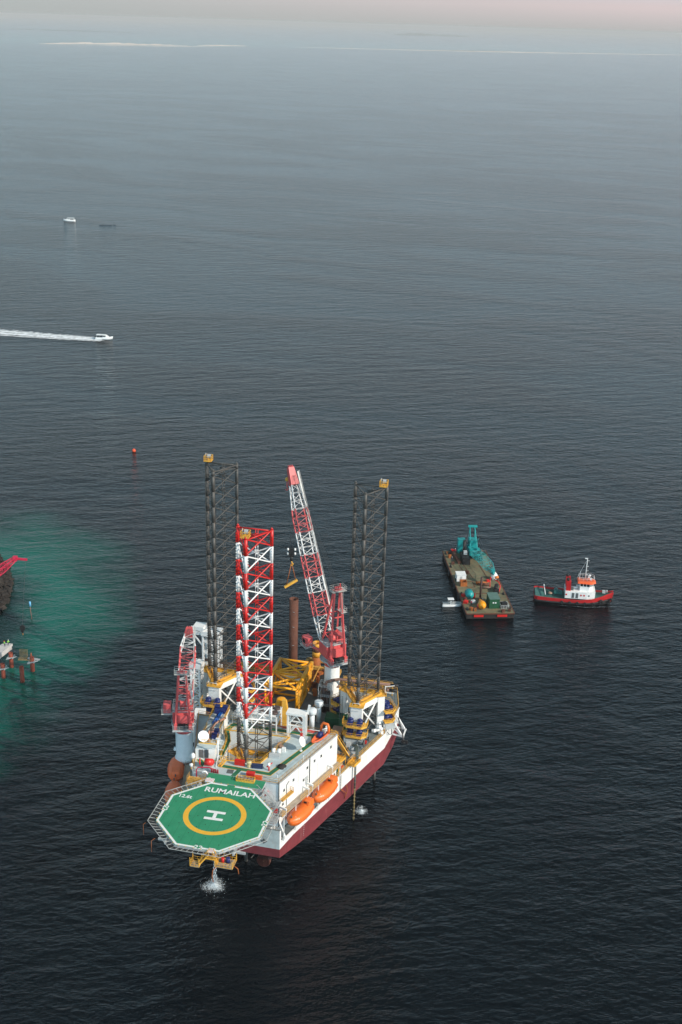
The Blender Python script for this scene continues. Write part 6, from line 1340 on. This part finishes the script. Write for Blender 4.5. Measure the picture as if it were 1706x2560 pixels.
for (f0, w0, h0), (f1, w1, h1) in (((0, 1.4, 0.6), (0.22, 3.0, 2.2)), ((0.22, 3.0, 2.2), (0.5, 3.0, 2.2)), ((0.5, 3.0, 2.2), (0.8, 3.0, 2.2)), ((0.8, 3.0, 2.2), (1.0, 1.2, 1.0))):
    lattice(mb, (sc_(f0, w0, h0), sc_(f1, w1, h1)), max(2, round((f1-f0)*15)), 0.07, 0.032, lambda u: 0)
mb.build('boom', mat('boom_teal', (0.03, 0.40, 0.40), 0.45, 0.2), t, BF)
mb = MB(); c_ = O_+d*L+n*2.6; mb.box(tuple(c_), (1.2, 1.4, 1.3)); mb.lathe((c_.x-0.3, c_.y-0.6, c_.z-0.5), [(0.05, 0), (0.6, 0.02), (0.6, 0.6), (0.05, 0.62)], 12, axis='x'); mb.build('boom_head', teal, t, BF)
mb = MB()
for x in (1.9, 3.0): mb.tube((x, 24.3, 11.6), tuple(c_+Vector((0, 0.5, 0.5))), 0.04, 4)
mb.tube((2.4, 24.3, 11.6), (-2.4, 16, 6.2), 0.04, 4); mb.build('rope', wire, t, BF)
def one(name, label, cat, mb, m, fr=BF, group=None): return tag(mb.build(name, m, None, fr), label, cat, group)
mb = MB(); mb.bb(-2.7, 22.6, 2.0, -0.1, 26.0-1.2, 7.0); mb.bb(-2.6, 22.5, 7.0, -0.2, 24.9, 7.1); one('machinery_box', 'tall teal cabinet at the far end of the barge, left of the crawler crane', 'cabinet', mb, teal)
t = thing('engine_unit', 'black engine unit with a grey top left of the crawler crane', 'engine', (-1.3, 15, 2), fr=BF)
mb = MB(); mb.bb(-2.6, 12.6, 2, 0.0, 17.4, 4.4); mb.bb(-2.2, 17.4, 2, -0.4, 20.5, 3.6); mb.tube((-1.0, 20, 3.6), (-1.0, 20, 8.2), 0.5, 10); mb.build('body', black, t, BF); mb = MB(); mb.bb(-1.8, 15.9, 4.4, -0.6, 17.1, 5.6); mb.build('air_box', lt_grey, t, BF)
for i, (x0, y0, x1, y1, r) in enumerate(((-4.6, 21.5, -3.6, 13.2, 0.62),)):
    mb = MB(); mb.tube((x0, y0, 2+r), (x1, y1, 2+r), r, 14); one('steel_pipe', 'long brown steel pipe lying at the far left of the barge deck', 'pipe', mb, rust_steel)
for i, (x0, x1, y) in enumerate(((-0.8, 3.0, -3.0), (-0.2, 3.2, -4.1), (0.4, 3.6, -6.6))):
    mb = MB(); mb.tube((x0, y, 2.5), (x1, y-0.3, 2.5), 0.5-0.08*i, 12); one('steel_pipe', ['reddish pipe lying crosswise under the boom tip', 'second crosswise pipe just nearer than the reddish one', 'thin short pipe nearest the black post on the barge'][i], 'pipe', mb, [rust_orange, rust_steel, brown_pipe][i])
mb = MB(); mb.bb(-7.0, -1.2, 2.0, -3.9, 2.0, 4.4); mb.bb(-7.1, -1.3, 4.4, -3.8, 2.1, 4.5); c_ = one('site_cabin', 'small white site cabin at the left side of the barge', 'cabin', mb, white)
mb = MB(); mb.bb(-5.9, -1.26, 2.1, -5.2, -1.2, 4.0); mb.build('door', lt_grey, c_, BF)
t = thing('skip', 'orange open skip beside the white site cabin', 'skip', (-5.2, -3.6, 2), fr=BF); mb = MB()
for (x0, y0, x1, y1) in ((-6.3, -4.9, -4.1, -4.75), (-6.3, -2.5, -4.1, -2.35), (-6.3, -4.75, -6.15, -2.5), (-4.25, -4.75, -4.1, -2.5)): mb.bb(x0, y0, 2, x1, y1, 3.5)
mb.bb(-6.2, -4.8, 2.01, -4.2, -2.4, 2.2); mb.build('bin', rust_orange, t, BF)
t = thing('fuel_tank', 'rounded teal tank standing near the left edge of the barge', 'tank', (-4.9, -13.5, 2), fr=BF); mb = MB(); mb.lathe((-4.9, -15.2, 3.4), [(0.05, 0), (1.0, 0.25), (1.35, 0.8), (1.35, 3.2), (1.0, 3.7), (0.05, 3.9)], 18, axis='y'); mb.build('vessel', teal, t, BF)
mb = MB(); mb.bb(-5.9, -14.6, 2, -3.9, -14.2, 2.6); mb.bb(-5.9, -12.6, 2, -3.9, -12.2, 2.6); mb.build('saddle', black, t, BF)
mb = MB(); mb.tube((-1.5, -14.6, 1.0), (-1.5, -14.6, 10.0), 0.34, 10); one('spud_post', 'tall dark post rising from the barge deck before the boom tip', 'post', mb, mat('post_dark', (0.06, 0.025, 0.02), 0.7, 0.3))
t = thing('site_cabin', 'dark green ribbed cabin at the near end of the barge', 'cabin', (1.9, -19.6, 2), fr=BF); mb = MB(); mb.bb(0.2, -21.6, 2, 3.5, -16.6, 5.3)
for i in range(12): mb.bb(0.14, -21.4+i*0.4, 2.1, 0.2, -21.2+i*0.4, 5.2)
mb.build('wall', green_box, t, BF); mb = MB(); mb.bb(0.1, -21.7, 5.3, 3.6, -16.5, 5.42); mb.build('roof', mat('cabin_roof', (0.10, 0.18, 0.15), 0.6, 0.2), t, BF)
mb = MB(); mb.bb(1.2, -21.66, 3.9, 1.7, -21.6, 4.3); mb.bb(1.95, -21.66, 3.9, 2.4, -21.6, 4.3); mb.build('window', white_clean, t, BF)
t = thing('mooring_buoy', 'bright orange-yellow pear-shaped buoy on the near end of the barge', 'buoy', (-2.2, -21, 2), fr=BF); mb = MB(); mb.lathe((-2.2, -21.5, 3.3), [(0.05, -1.6), (0.8, -1.3), (1.3, -0.4), (1.3, 0.6), (0.9, 1.8), (0.5, 3.2), (0.3, 3.9), (0.02, 4.1)], 18, axis='y'); mb.build('float', mat('buoy_orange', (0.85, 0.32, 0.01), 0.4, 0.1), t, BF)
mb = MB(); mb.tube((-2.2, -17.6, 3.3), (-2.2, -16.9, 3.3), 0.5, 10); mb.build('collar', rust_steel, t, BF)
mb = MB(); mb.lathe((6.2, 0.6, 2), [(1.2, 0), (1.2, 1.4), (0.7, 2.2), (0.05, 2.9)], 8); one('tent', 'small white pointed tent at the right side of the barge', 'tent', mb, white_clean)
mb = MB(); mb.lathe((-4.2, -16.9, 2), [(0.9, 0), (1.1, 0.3), (0.7, 0.8), (0.1, 1.0)], 10); one('rope_heap', 'pale heap of rope beside the orange-yellow buoy', 'rope', mb, lt_grey)
t = thing('pile_hammer', 'red and black hydraulic hammer with hoses below the boom tip', 'hammer', (4.9, -8, 2), fr=BF); mb = MB(); mb.tube((4.6, -9.4, 3.0), (5.6, -6.2, 3.0), 0.7, 12); mb.bb(4.0, -10.6, 2, 5.6, -9.6, 3.4); mb.build('body', black, t, BF)
mb = MB(); mb.path([(3.2, -7, 2.2), (3.4, -5.6, 4.4), (3.8, -4.4, 5.2), (4.4, -3.8, 4.0)], 0.16, 6); mb.path([(5.6, -10.0, 2.2), (6.4, -8.4, 3.6), (6.2, -6.2, 4.2), (5.0, -4.6, 4.4)], 0.2, 6); mb.build('hose', fire_red, t, BF)
mb = MB(); mb.tube((5.2, -4.6, 5.0), (6.4, -4.6, 5.4), 0.45, 10); mb.build('yellow_head', mat('lamp_orange', (0.8, 0.2, 0.03), 0.4, 0.1), t, BF)
t = thing('welding_gear', 'tangle of dark machinery in a pale frame right of the green cabin', 'machinery', (5.2, -20, 2), fr=BF); mb = MB(); mb.box((5.2, -20.2, 2.8), (1.9, 1.6, 1.5), 0.2); mb.build('engine', black, t, BF); mb = MB(); mb.rail([(4, -21.8), (6.6, -21.8), (6.6, -18.8), (4, -18.8)], 2, 1.2, closed=True, step=1.0, r=0.06, toe=0.1); mb.build('frame', lt_grey, t, BF)
bl_ = random.Random(21)
sm = [('tool_box', (-5.2, 22.4), black), ('tool_box', (-4.4, 23.6), fire_red), ('tool_box', (-6.5, 22.9), rust_orange), ('tool_box', (-6.2, 18.8), rust_orange), ('tool_box', (5.6, 22.8), dk_grey), ('tool_box', (6.6, 21.2), green_box), ('tool_box', (4.3, 24.0), rust_orange), ('tool_box', (6.9, 22.9), dk_grey), ('tool_box', (-5.9, 13.4), rust_steel), ('tool_box', (6.4, 9.4), rust_orange), ('tool_box', (6.8, 7.8), rust_steel), ('tool_box', (-6.5, -12.5), fire_red), ('tool_box', (-6.6, -15.4), rust_steel), ('tool_box', (-6.7, -17.2), fire_red), ('tool_box', (-3.4, -13.2), fire_red), ('tool_box', (-4.6, -23.1), rust_orange), ('tool_box', (-5.8, -22.4), rust_orange), ('tool_box', (4.2, -24.2), rust_steel), ('tool_box', (6.4, -23.6), rust_steel), ('tool_box', (3.6, -1.2), fire_red), ('tool_box', (-2.4, 5.2), rust_steel)]
for nme, (x, y), m_ in sm:
    mb = MB(); w_, d_, h_ = 0.7+bl_.random()*0.9, 0.6+bl_.random()*0.8, 0.4+bl_.random()*0.9; mb.box((x, y, 2+h_/2), (w_, d_, h_), bl_.random()*3); mb.box((x, y, 2.04+h_), (w_*0.5, d_*0.5, 0.14), 0)
    one('tool_box', 'small box of tools or fittings on the rusty barge deck', 'tool box', mb, m_, group='small tool boxes scattered over the barge deck')

# people: one continuous skinned body each
def person(x, y, z, fr, label, vest, helmet, az=0.0, pose=0, group=None, trousers=None):
    t = thing('person', label, 'person', (x, y, z), az, fr=fr, group=group); PW = F(t)
    lean = 0.10 if pose else 0.0
    J = {'pel': (0, 0, 0.95), 'che': (lean, 0, 1.30), 'nec': (lean*1.3, 0, 1.48), 'hea': (lean*1.5, 0, 1.62), 'top': (lean*1.6, 0, 1.74), 'sl': (lean, 0.19, 1.40), 'el': (lean+0.05, 0.27, 1.12), 'wl': (lean+0.22, 0.24, 0.92+0.2*pose), 'hl': (lean+0.30, 0.22, 0.86+0.25*pose), 'sr': (lean, -0.19, 1.40), 'er': (lean+0.04, -0.28, 1.12), 'wr': (lean+0.12, -0.29, 0.88), 'hr': (lean+0.16, -0.28, 0.79),
         'pl': (0, 0.10, 0.9), 'kl': (0.05, 0.12, 0.50), 'al': (-0.02, 0.13, 0.08), 'fl': (0.14, 0.14, 0.04), 'pr': (0, -0.10, 0.9), 'kr': (0.03, -0.12, 0.50), 'ar': (-0.06, -0.13, 0.08), 'fr': (0.10, -0.14, 0.04)}
    K = list(J); E_ = [('pel', 'che'), ('che', 'nec'), ('nec', 'hea'), ('hea', 'top'), ('che', 'sl'), ('sl', 'el'), ('el', 'wl'), ('wl', 'hl'), ('che', 'sr'), ('sr', 'er'), ('er', 'wr'), ('wr', 'hr'), ('pel', 'pl'), ('pl', 'kl'), ('kl', 'al'), ('al', 'fl'), ('pel', 'pr'), ('pr', 'kr'), ('kr', 'ar'), ('ar', 'fr')]
    R = dict(pel=0.15, che=0.17, nec=0.06, hea=0.10, top=0.09, sl=0.075, sr=0.075, el=0.05, er=0.05, wl=0.035, wr=0.035, hl=0.04, hr=0.04, pl=0.10, pr=0.10, kl=0.07, kr=0.07, al=0.05, ar=0.05, fl=0.045, fr=0.045)
    me = bpy.data.meshes.new('person'); me.from_pydata([J[k] for k in K], [(K.index(a), K.index(b)) for a, b in E_], [])
    o = bpy.data.objects.new('body', me); COL.objects.link(o); md = o.modifiers.new('s', 'SKIN')
    for i, k in enumerate(K): me.skin_vertices[0].data[i].radius = (R[k], R[k]*(0.75 if k in ('pel', 'che') else 1)); me.skin_vertices[0].data[i].use_root = (k == 'pel')
    sb = o.modifiers.new('u', 'SUBSURF'); sb.levels = 1
    dg = bpy.context.evaluated_depsgraph_get(); m2 = bpy.data.meshes.new_from_object(o.evaluated_get(dg)); o.modifiers.clear(); o.data = m2; bpy.data.meshes.remove(me)
    m2.materials.clear()
    for m_ in (trousers or navy_cloth, vest, skin_m): m2.materials.append(m_)
    for p in m2.polygons:
        c = p.center; p.material_index = 2 if (c.z > 1.5 or (abs(c.y) > 0.2 and c.z < 0.98 and c.z > 0.7)) else (1 if c.z > 0.98 or abs(c.y) > 0.19 and c.z > 0.8 else 0); p.use_smooth = True
    o.parent = t; WM[o.name] = PW
    mb = MB(); mb.lathe((lean*1.5, 0, 1.68), [(0.15, 0), (0.14, 0.06), (0.10, 0.12), (0.02, 0.15)], 12); mb.build('hard_hat', helmet, t, PW)
    return t
navy_cloth = mat('navy_cloth', (0.03, 0.04, 0.07), 0.8, 0.2); skin_m = mat('skin', (0.35, 0.18, 0.12), 0.6, 0.1); hivis = mat('hi_vis_green', (0.35, 0.75, 0.10), 0.6, 0.1); hiorange = mat('hi_vis_orange', (0.85, 0.16, 0.04), 0.6, 0.1); red_cloth = mat('red_coverall', (0.55, 0.03, 0.05), 0.7, 0.15); pale_cloth = mat('pale_shirt', (0.55, 0.55, 0.52), 0.8, 0.1)
person(-5.2, -18.9, 2.0, BF, 'person in a pink-red top and dark trousers near the rope tangle on the barge', red_cloth, white_clean, 0.4)
person(-3.6, -21.8, 2.0, BF, 'person in red coveralls bending left of the orange-yellow buoy', red_cloth, fire_red, 2.0, 1, trousers=red_cloth)
person(-3.6, 22.8, 2.0, BF, 'person in red coveralls at the far left corner of the barge', red_cloth, white_clean, 1.0, trousers=red_cloth)
person(-5.9, 15.6, 2.0, BF, 'person in dark clothes walking along the left edge of the barge', navy_cloth, white_clean, -1.4)
person(-1.3, -17.8, 2.0, BF, 'person in a red vest beside the foot of the dark post', red_cloth, white_clean, 0.2)
# skiff alongside the barge
SF = Matrix.Translation((37.4, 358.3, 0)) @ Matrix.Rotation(radians(6), 4, 'Z')
t = thing('skiff', 'small white open motorboat with a canopy beside the barge', 'boat', (0, 0, 0), fr=SF)
mb = MB(); mb.loft(hull_secs(7.0, 2.1, 0.3, 0.75, 0.35), smooth=True, mf=lambda i, k: 1 if k == 4 else 0); mb.build('hull', [white_clean, lt_grey], t, SF)
mb = MB(); mb.path([(s[4][0], s[4][1], s[4][2]+0.12) for s in hull_secs(7.0, 2.1, 0.3, 0.75, 0.35)], 0.08, 6); mb.path([(s[5][0], s[5][1], s[5][2]+0.12) for s in hull_secs(7.0, 2.1, 0.3, 0.75, 0.35)], 0.08, 6); mb.build('gunwale', white_clean, t, SF)
mb = MB(); mb.bb(-1.7, -0.8, 2.55, 0.3, 0.8, 2.65); mb.build('canopy', white_clean, t, SF)
mb = MB()
for x in (-1.5, 0.1):
    for y in (-0.7, 0.7): mb.tube((x, y, 0.8), (x, y, 2.55), 0.035, 5)
mb.bb(-0.9, -0.35, 0.8, -0.3, 0.35, 1.7); mb.build('console_frame', lt_grey, t, SF)
mb = MB(); mb.bb(-3.7, -0.3, 0.4, -3.3, 0.3, 1.3); mb.tube((-3.5, 0, -0.3), (-3.5, 0, 0.5), 0.12, 6); mb.build('outboard_motor', black, t, SF)
# speedboat
PF = Matrix.Translation((-141.8, 697.5, 0)) @ Matrix.Rotation(radians(-4), 4, 'Z') @ Matrix.Scale(0.88, 4)
t = thing('speedboat', 'white cabin speedboat trailing a long foaming wake', 'speedboat', (0, 0, 0), fr=PF)
mb = MB(); mb.loft(hull_secs(11.5, 3.3, 0.2, 1.5, 0.7), mf=lambda i, k: 1 if k == 4 else 0); mb.v = [(x, y, z+0.25+x*0.03) for x, y, z in mb.v]; mb.build('hull', [white_clean, lt_grey], t, PF)
mb = MB(); mb.loft([[(x, -w, 1.5), (x, w, 1.5), (x, w*0.85, z_), (x, -w*0.85, z_)] for x, w, z_ in ((-0.6, 1.35, 3.3), (1.6, 1.3, 3.2), (3.6, 0.8, 1.9))], smooth=False); cb = mb.build('cabin', white_clean, t, PF)
mb = MB(); mb.bb(-0.4, -1.38, 2.3, 1.3, -1.2, 2.95); mb.bb(-4.6, -1.2, 1.95, -1.0, -1.1, 2.7); mb.build('window', glass, cb, PF)
mb = MB(); mb.bb(-5.0, -1.45, 3.25, 1.0, 1.45, 3.4); 
for x in (-4.8, -2.8): 
    for y in (-1.3, 1.3): mb.tube((x, y, 1.6), (x, y, 3.3), 0.06, 5)
mb.build('hard_top', white_clean, t, PF)
mb = MB(); mb.bb(-6.2, -0.9, 0.8, -5.6, -0.3, 2.0); mb.bb(-6.2, 0.3, 0.8, -5.6, 0.9, 2.0); mb.build('outboard_motor', black, t, PF)
foam_strip('wake', 'long white wake behind the speedboat', [(-142.5, 697.0), (-175, 701.8), (-216, 709.5), (-266, 720.5)], 5.2, 11.5, lambda f, u: 0.86-0.50*abs(u)**3-0.34*f*(1-abs(math.sin(u*6)))+0.07*math.sin(u*11), ID, n=150, m=16, seed=8, zz=0.12)
foam_strip('wake', 'curling foam along the near edge of the speedboat wake', [(-141, 693.6), (-174, 695.0), (-219, 700.5), (-266, 708.0)], 1.6, 2.6, lambda f, u: 0.75-0.9*abs(u)-0.25*f, ID, n=140, m=6, seed=9, zz=0.3)
# distant motorboat
DF = Matrix.Translation((-257.5, 1134, 0)) @ Matrix.Rotation(radians(177), 4, 'Z') @ Matrix.Scale(0.85, 4)
t = thing('motorboat', 'small white cabin motorboat lying still far off at the left', 'motorboat', (0, 0, 0), fr=DF)
mb = MB(); mb.loft(hull_secs(12.5, 3.8, 0.3, 1.9, 0.8)); mb.build('hull', white_clean, t, DF)
mb = MB(); mb.bb(-5.2, -1.5, 3.6, 2.2, 1.5, 3.8); mb.loft([[(x, -1.4, 1.9), (x, 1.4, 1.9), (x, 1.2, z_), (x, -1.2, z_)] for x, z_ in ((-1.0, 3.6), (2.0, 3.6), (3.2, 2.1))], smooth=False)
for x in (-5, -3): mb.tube((x, 1.4, 1.9), (x, 1.4, 3.6), 0.1, 5); mb.tube((x, -1.4, 1.9), (x, -1.4, 3.6), 0.1, 5)
cb = mb.build('cabin', white_clean, t, DF); mb = MB(); mb.bb(-0.6, 1.32, 2.6, 1.6, 1.42, 3.2); mb.bb(-4.8, 1.2, 2.3, -1.2, 1.3, 3.2); mb.build('window', glass, cb, DF)
for i, (x, y, r) in enumerate(((-222.5, 1118, 2.2), (-218.0, 1119, 2.0), (-213.6, 1120.5, 1.0), (-226.0, 1118, 0.9))):
    mb = MB(); mb.loft([[(x+r*1.6*k*cos(a), y+r*0.9*k*sin(a), z_) for a in [2*pi*j/10 for j in range(10)]] for k, z_ in ((1.0, -0.3), (0.8, 0.12), (0.35, 0.22))]); one('reef_rock', ['larger dark low rock right of the far motorboat, left of the close pair', 'larger dark low rock right of the far motorboat, right of the close pair', 'small dark speck at the right end of the low shapes beyond the speedboat', 'small dark speck at the left end of the low shapes beyond the speedboat'][i], 'rock', mb, mat('wet_rock', (0.03, 0.045, 0.06), 0.5, 0.3), ID)
# floating buoy
t = thing('marker_buoy', 'tiny orange-red round buoy floating alone above the left dark leg', 'buoy', (-91.2, 501.6, 0), fr=ID); mb = MB(); mb.lathe((-91.2, 501.6, 0), [(0.05, -0.5), (0.6, -0.2), (0.85, 0.35), (0.65, 0.9), (0.2, 1.15), (0.02, 1.25)], 14); mb.build('float', mat('buoy_red', (0.85, 0.10, 0.03), 0.4, 0.1), t, ID)
mb = MB(); mb.tube((-91.2, 501.6, 1.1), (-91.2, 501.6, 1.5), 0.07, 6); mb.build('top_mark', fire_red, t, ID)

# =====================================================================
# breakwater, pier and pile works at the left edge
# =====================================================================
rock_m = mat('breakwater_rock', (0.034, 0.026, 0.021), 0.9, 0.5, scale=0.5, bump=0.4)
mb = MB(); rnd = random.Random(31)
cl_ = [(-122, 334), (-114, 342), (-113.5, 352), (-115.5, 365), (-120, 377), (-126, 387), (-136, 393), (-150, 396)]
secs = []
for x, y in cl_: secs.append([(x+9, y, -3), (x+4.4, y, -0.2), (x+0.5, y, 2.0), (x-4, y, 3.2), (x-22, y, 3.4), (x-40, y, 3.4)])
mb.loft(secs, closed=False, cap=False); tag(mb.build('breakwater_mound', rock_m, None, ID), 'rubble mound of the breakwater', None, None, 'structure')
mb = MB(); base = [(1, 0, 0), (-1, 0, 0), (0, 1, 0), (0, -1, 0), (0, 0, 1), (0, 0, -1)]
for i in range(2600):
    k = rnd.random()*(len(cl_)-1); j = int(k); x = cl_[j][0]+(cl_[j+1][0]-cl_[j][0])*(k-j); y = cl_[j][1]+(cl_[j+1][1]-cl_[j][1])*(k-j); u = rnd.random()**1.3*14-2
    px_ = x+4.0-u; z = -0.3+min(3.4, max(0, u)*0.55)+rnd.random()*0.5; s = 0.32+rnd.random()*0.6; R = Matrix.Rotation(rnd.random()*6, 3, 'Z') @ Matrix.Rotation(rnd.random()*2, 3, 'X')
    vv = [Vector((a*rnd.uniform(.7, 1.2), b*rnd.uniform(.7, 1.2), c*rnd.uniform(.6, 1.0)))*s for a, b, c in ((1, 1, 1), (-1, 1, 1), (-1, -1, 1), (1, -1, 1), (1, 1, -1), (-1, 1, -1), (-1, -1, -1), (1, -1, -1))]
    mb.add([R @ v+Vector((px_+rnd.random(), y+rnd.uniform(-1, 1), z)) for v in vv], [(0, 1, 2, 3), (7, 6, 5, 4), (0, 4, 5, 1), (1, 5, 6, 2), (2, 6, 7, 3), (3, 7, 4, 0)])
tag(mb.build('rock_armour', rock_m, None, ID), 'brown rubble boulders covering the breakwater', None, None, 'stuff')
# red lattice boom reaching over the breakwater
t = thing('lattice_crane', 'red lattice crane boom reaching in over the breakwater from the left edge', 'crane', (-118, 332, 0), fr=ID)
A_, B_ = Vector((-117, 328, 9)), Vector((-101.4, 346, 18)); d = (B_-A_).normalized(); n_ = Vector((0, 0, 1)); X_ = d.cross(n_).normalized(); U_ = X_.cross(d)
mb = MB(); q4 = lambda c, w: [c-X_*w-U_*w, c+X_*w-U_*w, c+X_*w+U_*w, c-X_*w+U_*w]
lattice(mb, (q4(A_, 1.0), q4(A_.lerp(B_, 0.8), 1.0)), 12, 0.13, 0.07, lambda u: 0); lattice(mb, (q4(A_.lerp(B_, 0.8), 1.0), q4(B_, 0.5)), 4, 0.13, 0.07, lambda u: 0); lb_ = mb.build('boom', mat('lattice_red', (0.62, 0.02, 0.07), 0.45, 0.2), t, ID)
mb = MB(); mb.box(tuple(B_), (1.3, 1.3, 1.4)); mb.bar(B_, B_+Vector((3.8, -0.2, -0.2)), 0.5, 0.6); mb.build('boom_head', mat('lattice_red', (0, 0, 0)), lb_, ID)
mb = MB(); mb.bb(-121, 322, 3.4, -115, 329, 9.0); mb.build('crane_house', crane_red, t, ID)
hx, hy = -99.6, 345.7
t = thing('hook_block', 'dark hook block hanging low over the turquoise shallows', 'crane hook', (-92.8, 318.5, 7), fr=ID); x, y, z = -92.8, 318.5, 7.4
mb = MB(); mb.loft([[(x-w, y-0.3, zz), (x+w, y-0.3, zz), (x+w, y+0.3, zz), (x-w, y+0.3, zz)] for w, zz in ((0.15, z-0.9), (0.75, z+0.4), (0.8, z+1.0), (0.4, z+1.6))], smooth=False); mb.build('block', black, t, ID)
mb = MB(); mb.tube((x, y, z+1.6), (-98.0, 345.4, 17.8), 0.05, 4); mb.build('rope', wire, t, ID)
mb = MB(); mb.tube((x, y, z-1.6), (x, y, z-0.8), 0.12, 6); mb.build('hook', mat('hook_orange', (0.6, 0.25, 0.05), 0.5, 0.2), t, ID)
# pier deck on rusty piles, with workers
pier_top = 5.5
t = thing('pier_deck', 'pale concrete pier slab entering at the left edge on rusty piles', 'pier', (-98, 309, 0), fr=ID)
concrete = mat('pale_concrete', (0.52, 0.49, 0.47), 0.8, 0.15, rust=0.15, rustc=(0.35, 0.28, 0.22), streak=False)
mb = MB(); mb.prism([(-94.6, 313.6), (-97.2, 313.9), (-106, 299.5), (-99.3, 298.2)], pier_top-0.7, pier_top); mb.build('slab', concrete, t, ID)
mb = MB(); mb.bar((-94.9, 312.9, pier_top-1.0), (-99.5, 299, pier_top-1.0), 0.5, 0.8); mb.bar((-97.4, 312.9, pier_top-1.0), (-103, 302, pier_top-1.0), 0.5, 0.8); mb.build('edge_beam', concrete, t, ID)
def pile(x, y, zt, label, collar=True, grp='rusty piles of the unfinished pier'):
    t = thing('steel_pile', label, 'pile', (x, y, 0), fr=ID, group=grp); mb = MB(); mb.lathe((x, y, 0), [(0.62, -2), (0.62, 0.6), (0.62, zt), (0.5, zt), (0.5, zt-1.5)], 18); mb.build('tube', mat('pier_pile_rust', (0.26, 0.055, 0.03), 0.8, 0.35, rust=0.3, rustc=(0.10, 0.03, 0.02)), t, ID)
    if collar:
        mb = MB()
        for s_ in (-0.75, 0.75): mb.bar((x-1.1, y+s_, zt-1.4), (x+1.1, y+s_, zt-1.2), 0.18); mb.bar((x+s_, y-1.1, zt-1.35), (x+s_, y+1.1, zt-1.2), 0.18)
        mb.bar((x-1.2, y-0.9, zt-1.7), (x+1.8, y-0.3, zt-1.0), 0.3, 0.2); mb.build('clamp_frame', lt_grey, t, ID)
pile(-94.2, 309.6, 4.7, 'rusty pile under the far corner of the pier slab'); pile(-94.9, 303.4, 4.5, 'rusty pile under the near corner of the pier slab')
pile(-89.0, 301.4, 4.9, 'bare rusty pile standing alone nearest the camera, no collar', False); pile(-87.6, 307.6, 4.6, 'free rusty pile with a clamp frame, rightmost of the pier piles')
t = thing('pile_cage', 'yellowish steel mesh cage lifted between the bare pile and the pier', 'cage', (-89.9, 308.3, 3.6), fr=ID); mb = MB(); x0, y0, z0 = -91.2, 308.4, 4.0
for i in range(7): mb.bar((x0+i*0.37, y0, z0), (x0+i*0.37, y0, z0+2.6), 0.07); mb.bar((x0, y0, z0+i*0.43), (x0+2.2, y0, z0+i*0.43), 0.07); mb.bar((x0+i*0.37, y0, z0), (x0+i*0.37, y0-1.6, z0), 0.07); mb.bar((x0+i*0.37, y0-1.6, z0), (x0+i*0.37, y0-1.6, z0+0.8), 0.06)
mb.bar((x0-0.2, y0-1.6, z0), (x0+3.6, y0-1.4, z0-0.1), 0.14); mb.build('mesh', mat('cage_ochre', (0.42, 0.25, 0.09), 0.7, 0.3), t, ID)
mb = MB(); mb.path([(-95.9, 340, -1), (-95.95, 340, 1.5), (-96.1, 340, 2.6), (-96.1, 340, 4.6)], 0.14, 7); s_ = tag(mb.build('marker_stake', brown_pipe, None, ID), 'thin brown stake with a pale blue top standing in the shallows', 'stake'); mb = MB(); mb.tube((-96.1, 340, 4.5), (-96.1, 340, 6.1), 0.30, 8); mb.build('blue_top', mat('pale_blue', (0.15, 0.45, 0.72), 0.5, 0.1), s_, ID)
for i, (x, y, lab, v, h, az, po) in enumerate(((-95.6, 312.6, 'person in a green hi-vis vest and white helmet at the pier corner', hivis, white_clean, -0.6, 1), (-96.4, 311.9, 'person in a green hi-vis vest and orange helmet beside the one in a white helmet', hivis, hiorange, -2.0, 1), (-98.6, 309.5, 'person in a pale shirt and yellow vest standing further along the pier', pale_cloth, yellow, -1.2, 0), (-100.0, 303.0, 'person in green hi-vis at the left edge of the pier', hivis, white_clean, 0.4, 1), (-88.2, 308.9, 'person in an orange vest standing on the clamp frame by the rightmost pile', hiorange, hiorange, 0.8, 1))):
    person(x, y, pier_top if x < -90 else 3.35, ID, lab, v, h, az, po)
mb = MB(); mb.bar((-89.2, 309.4, 3.25), (-85.6, 308.6, 3.25), 0.9, 0.1); mb.bar((-88.6, 308.6, 3.2), (-87.6, 307.6, 3.2), 0.3, 0.2); tag(mb.build('work_platform', lt_grey, None, ID), 'narrow plank platform beside the rightmost pile', 'platform')
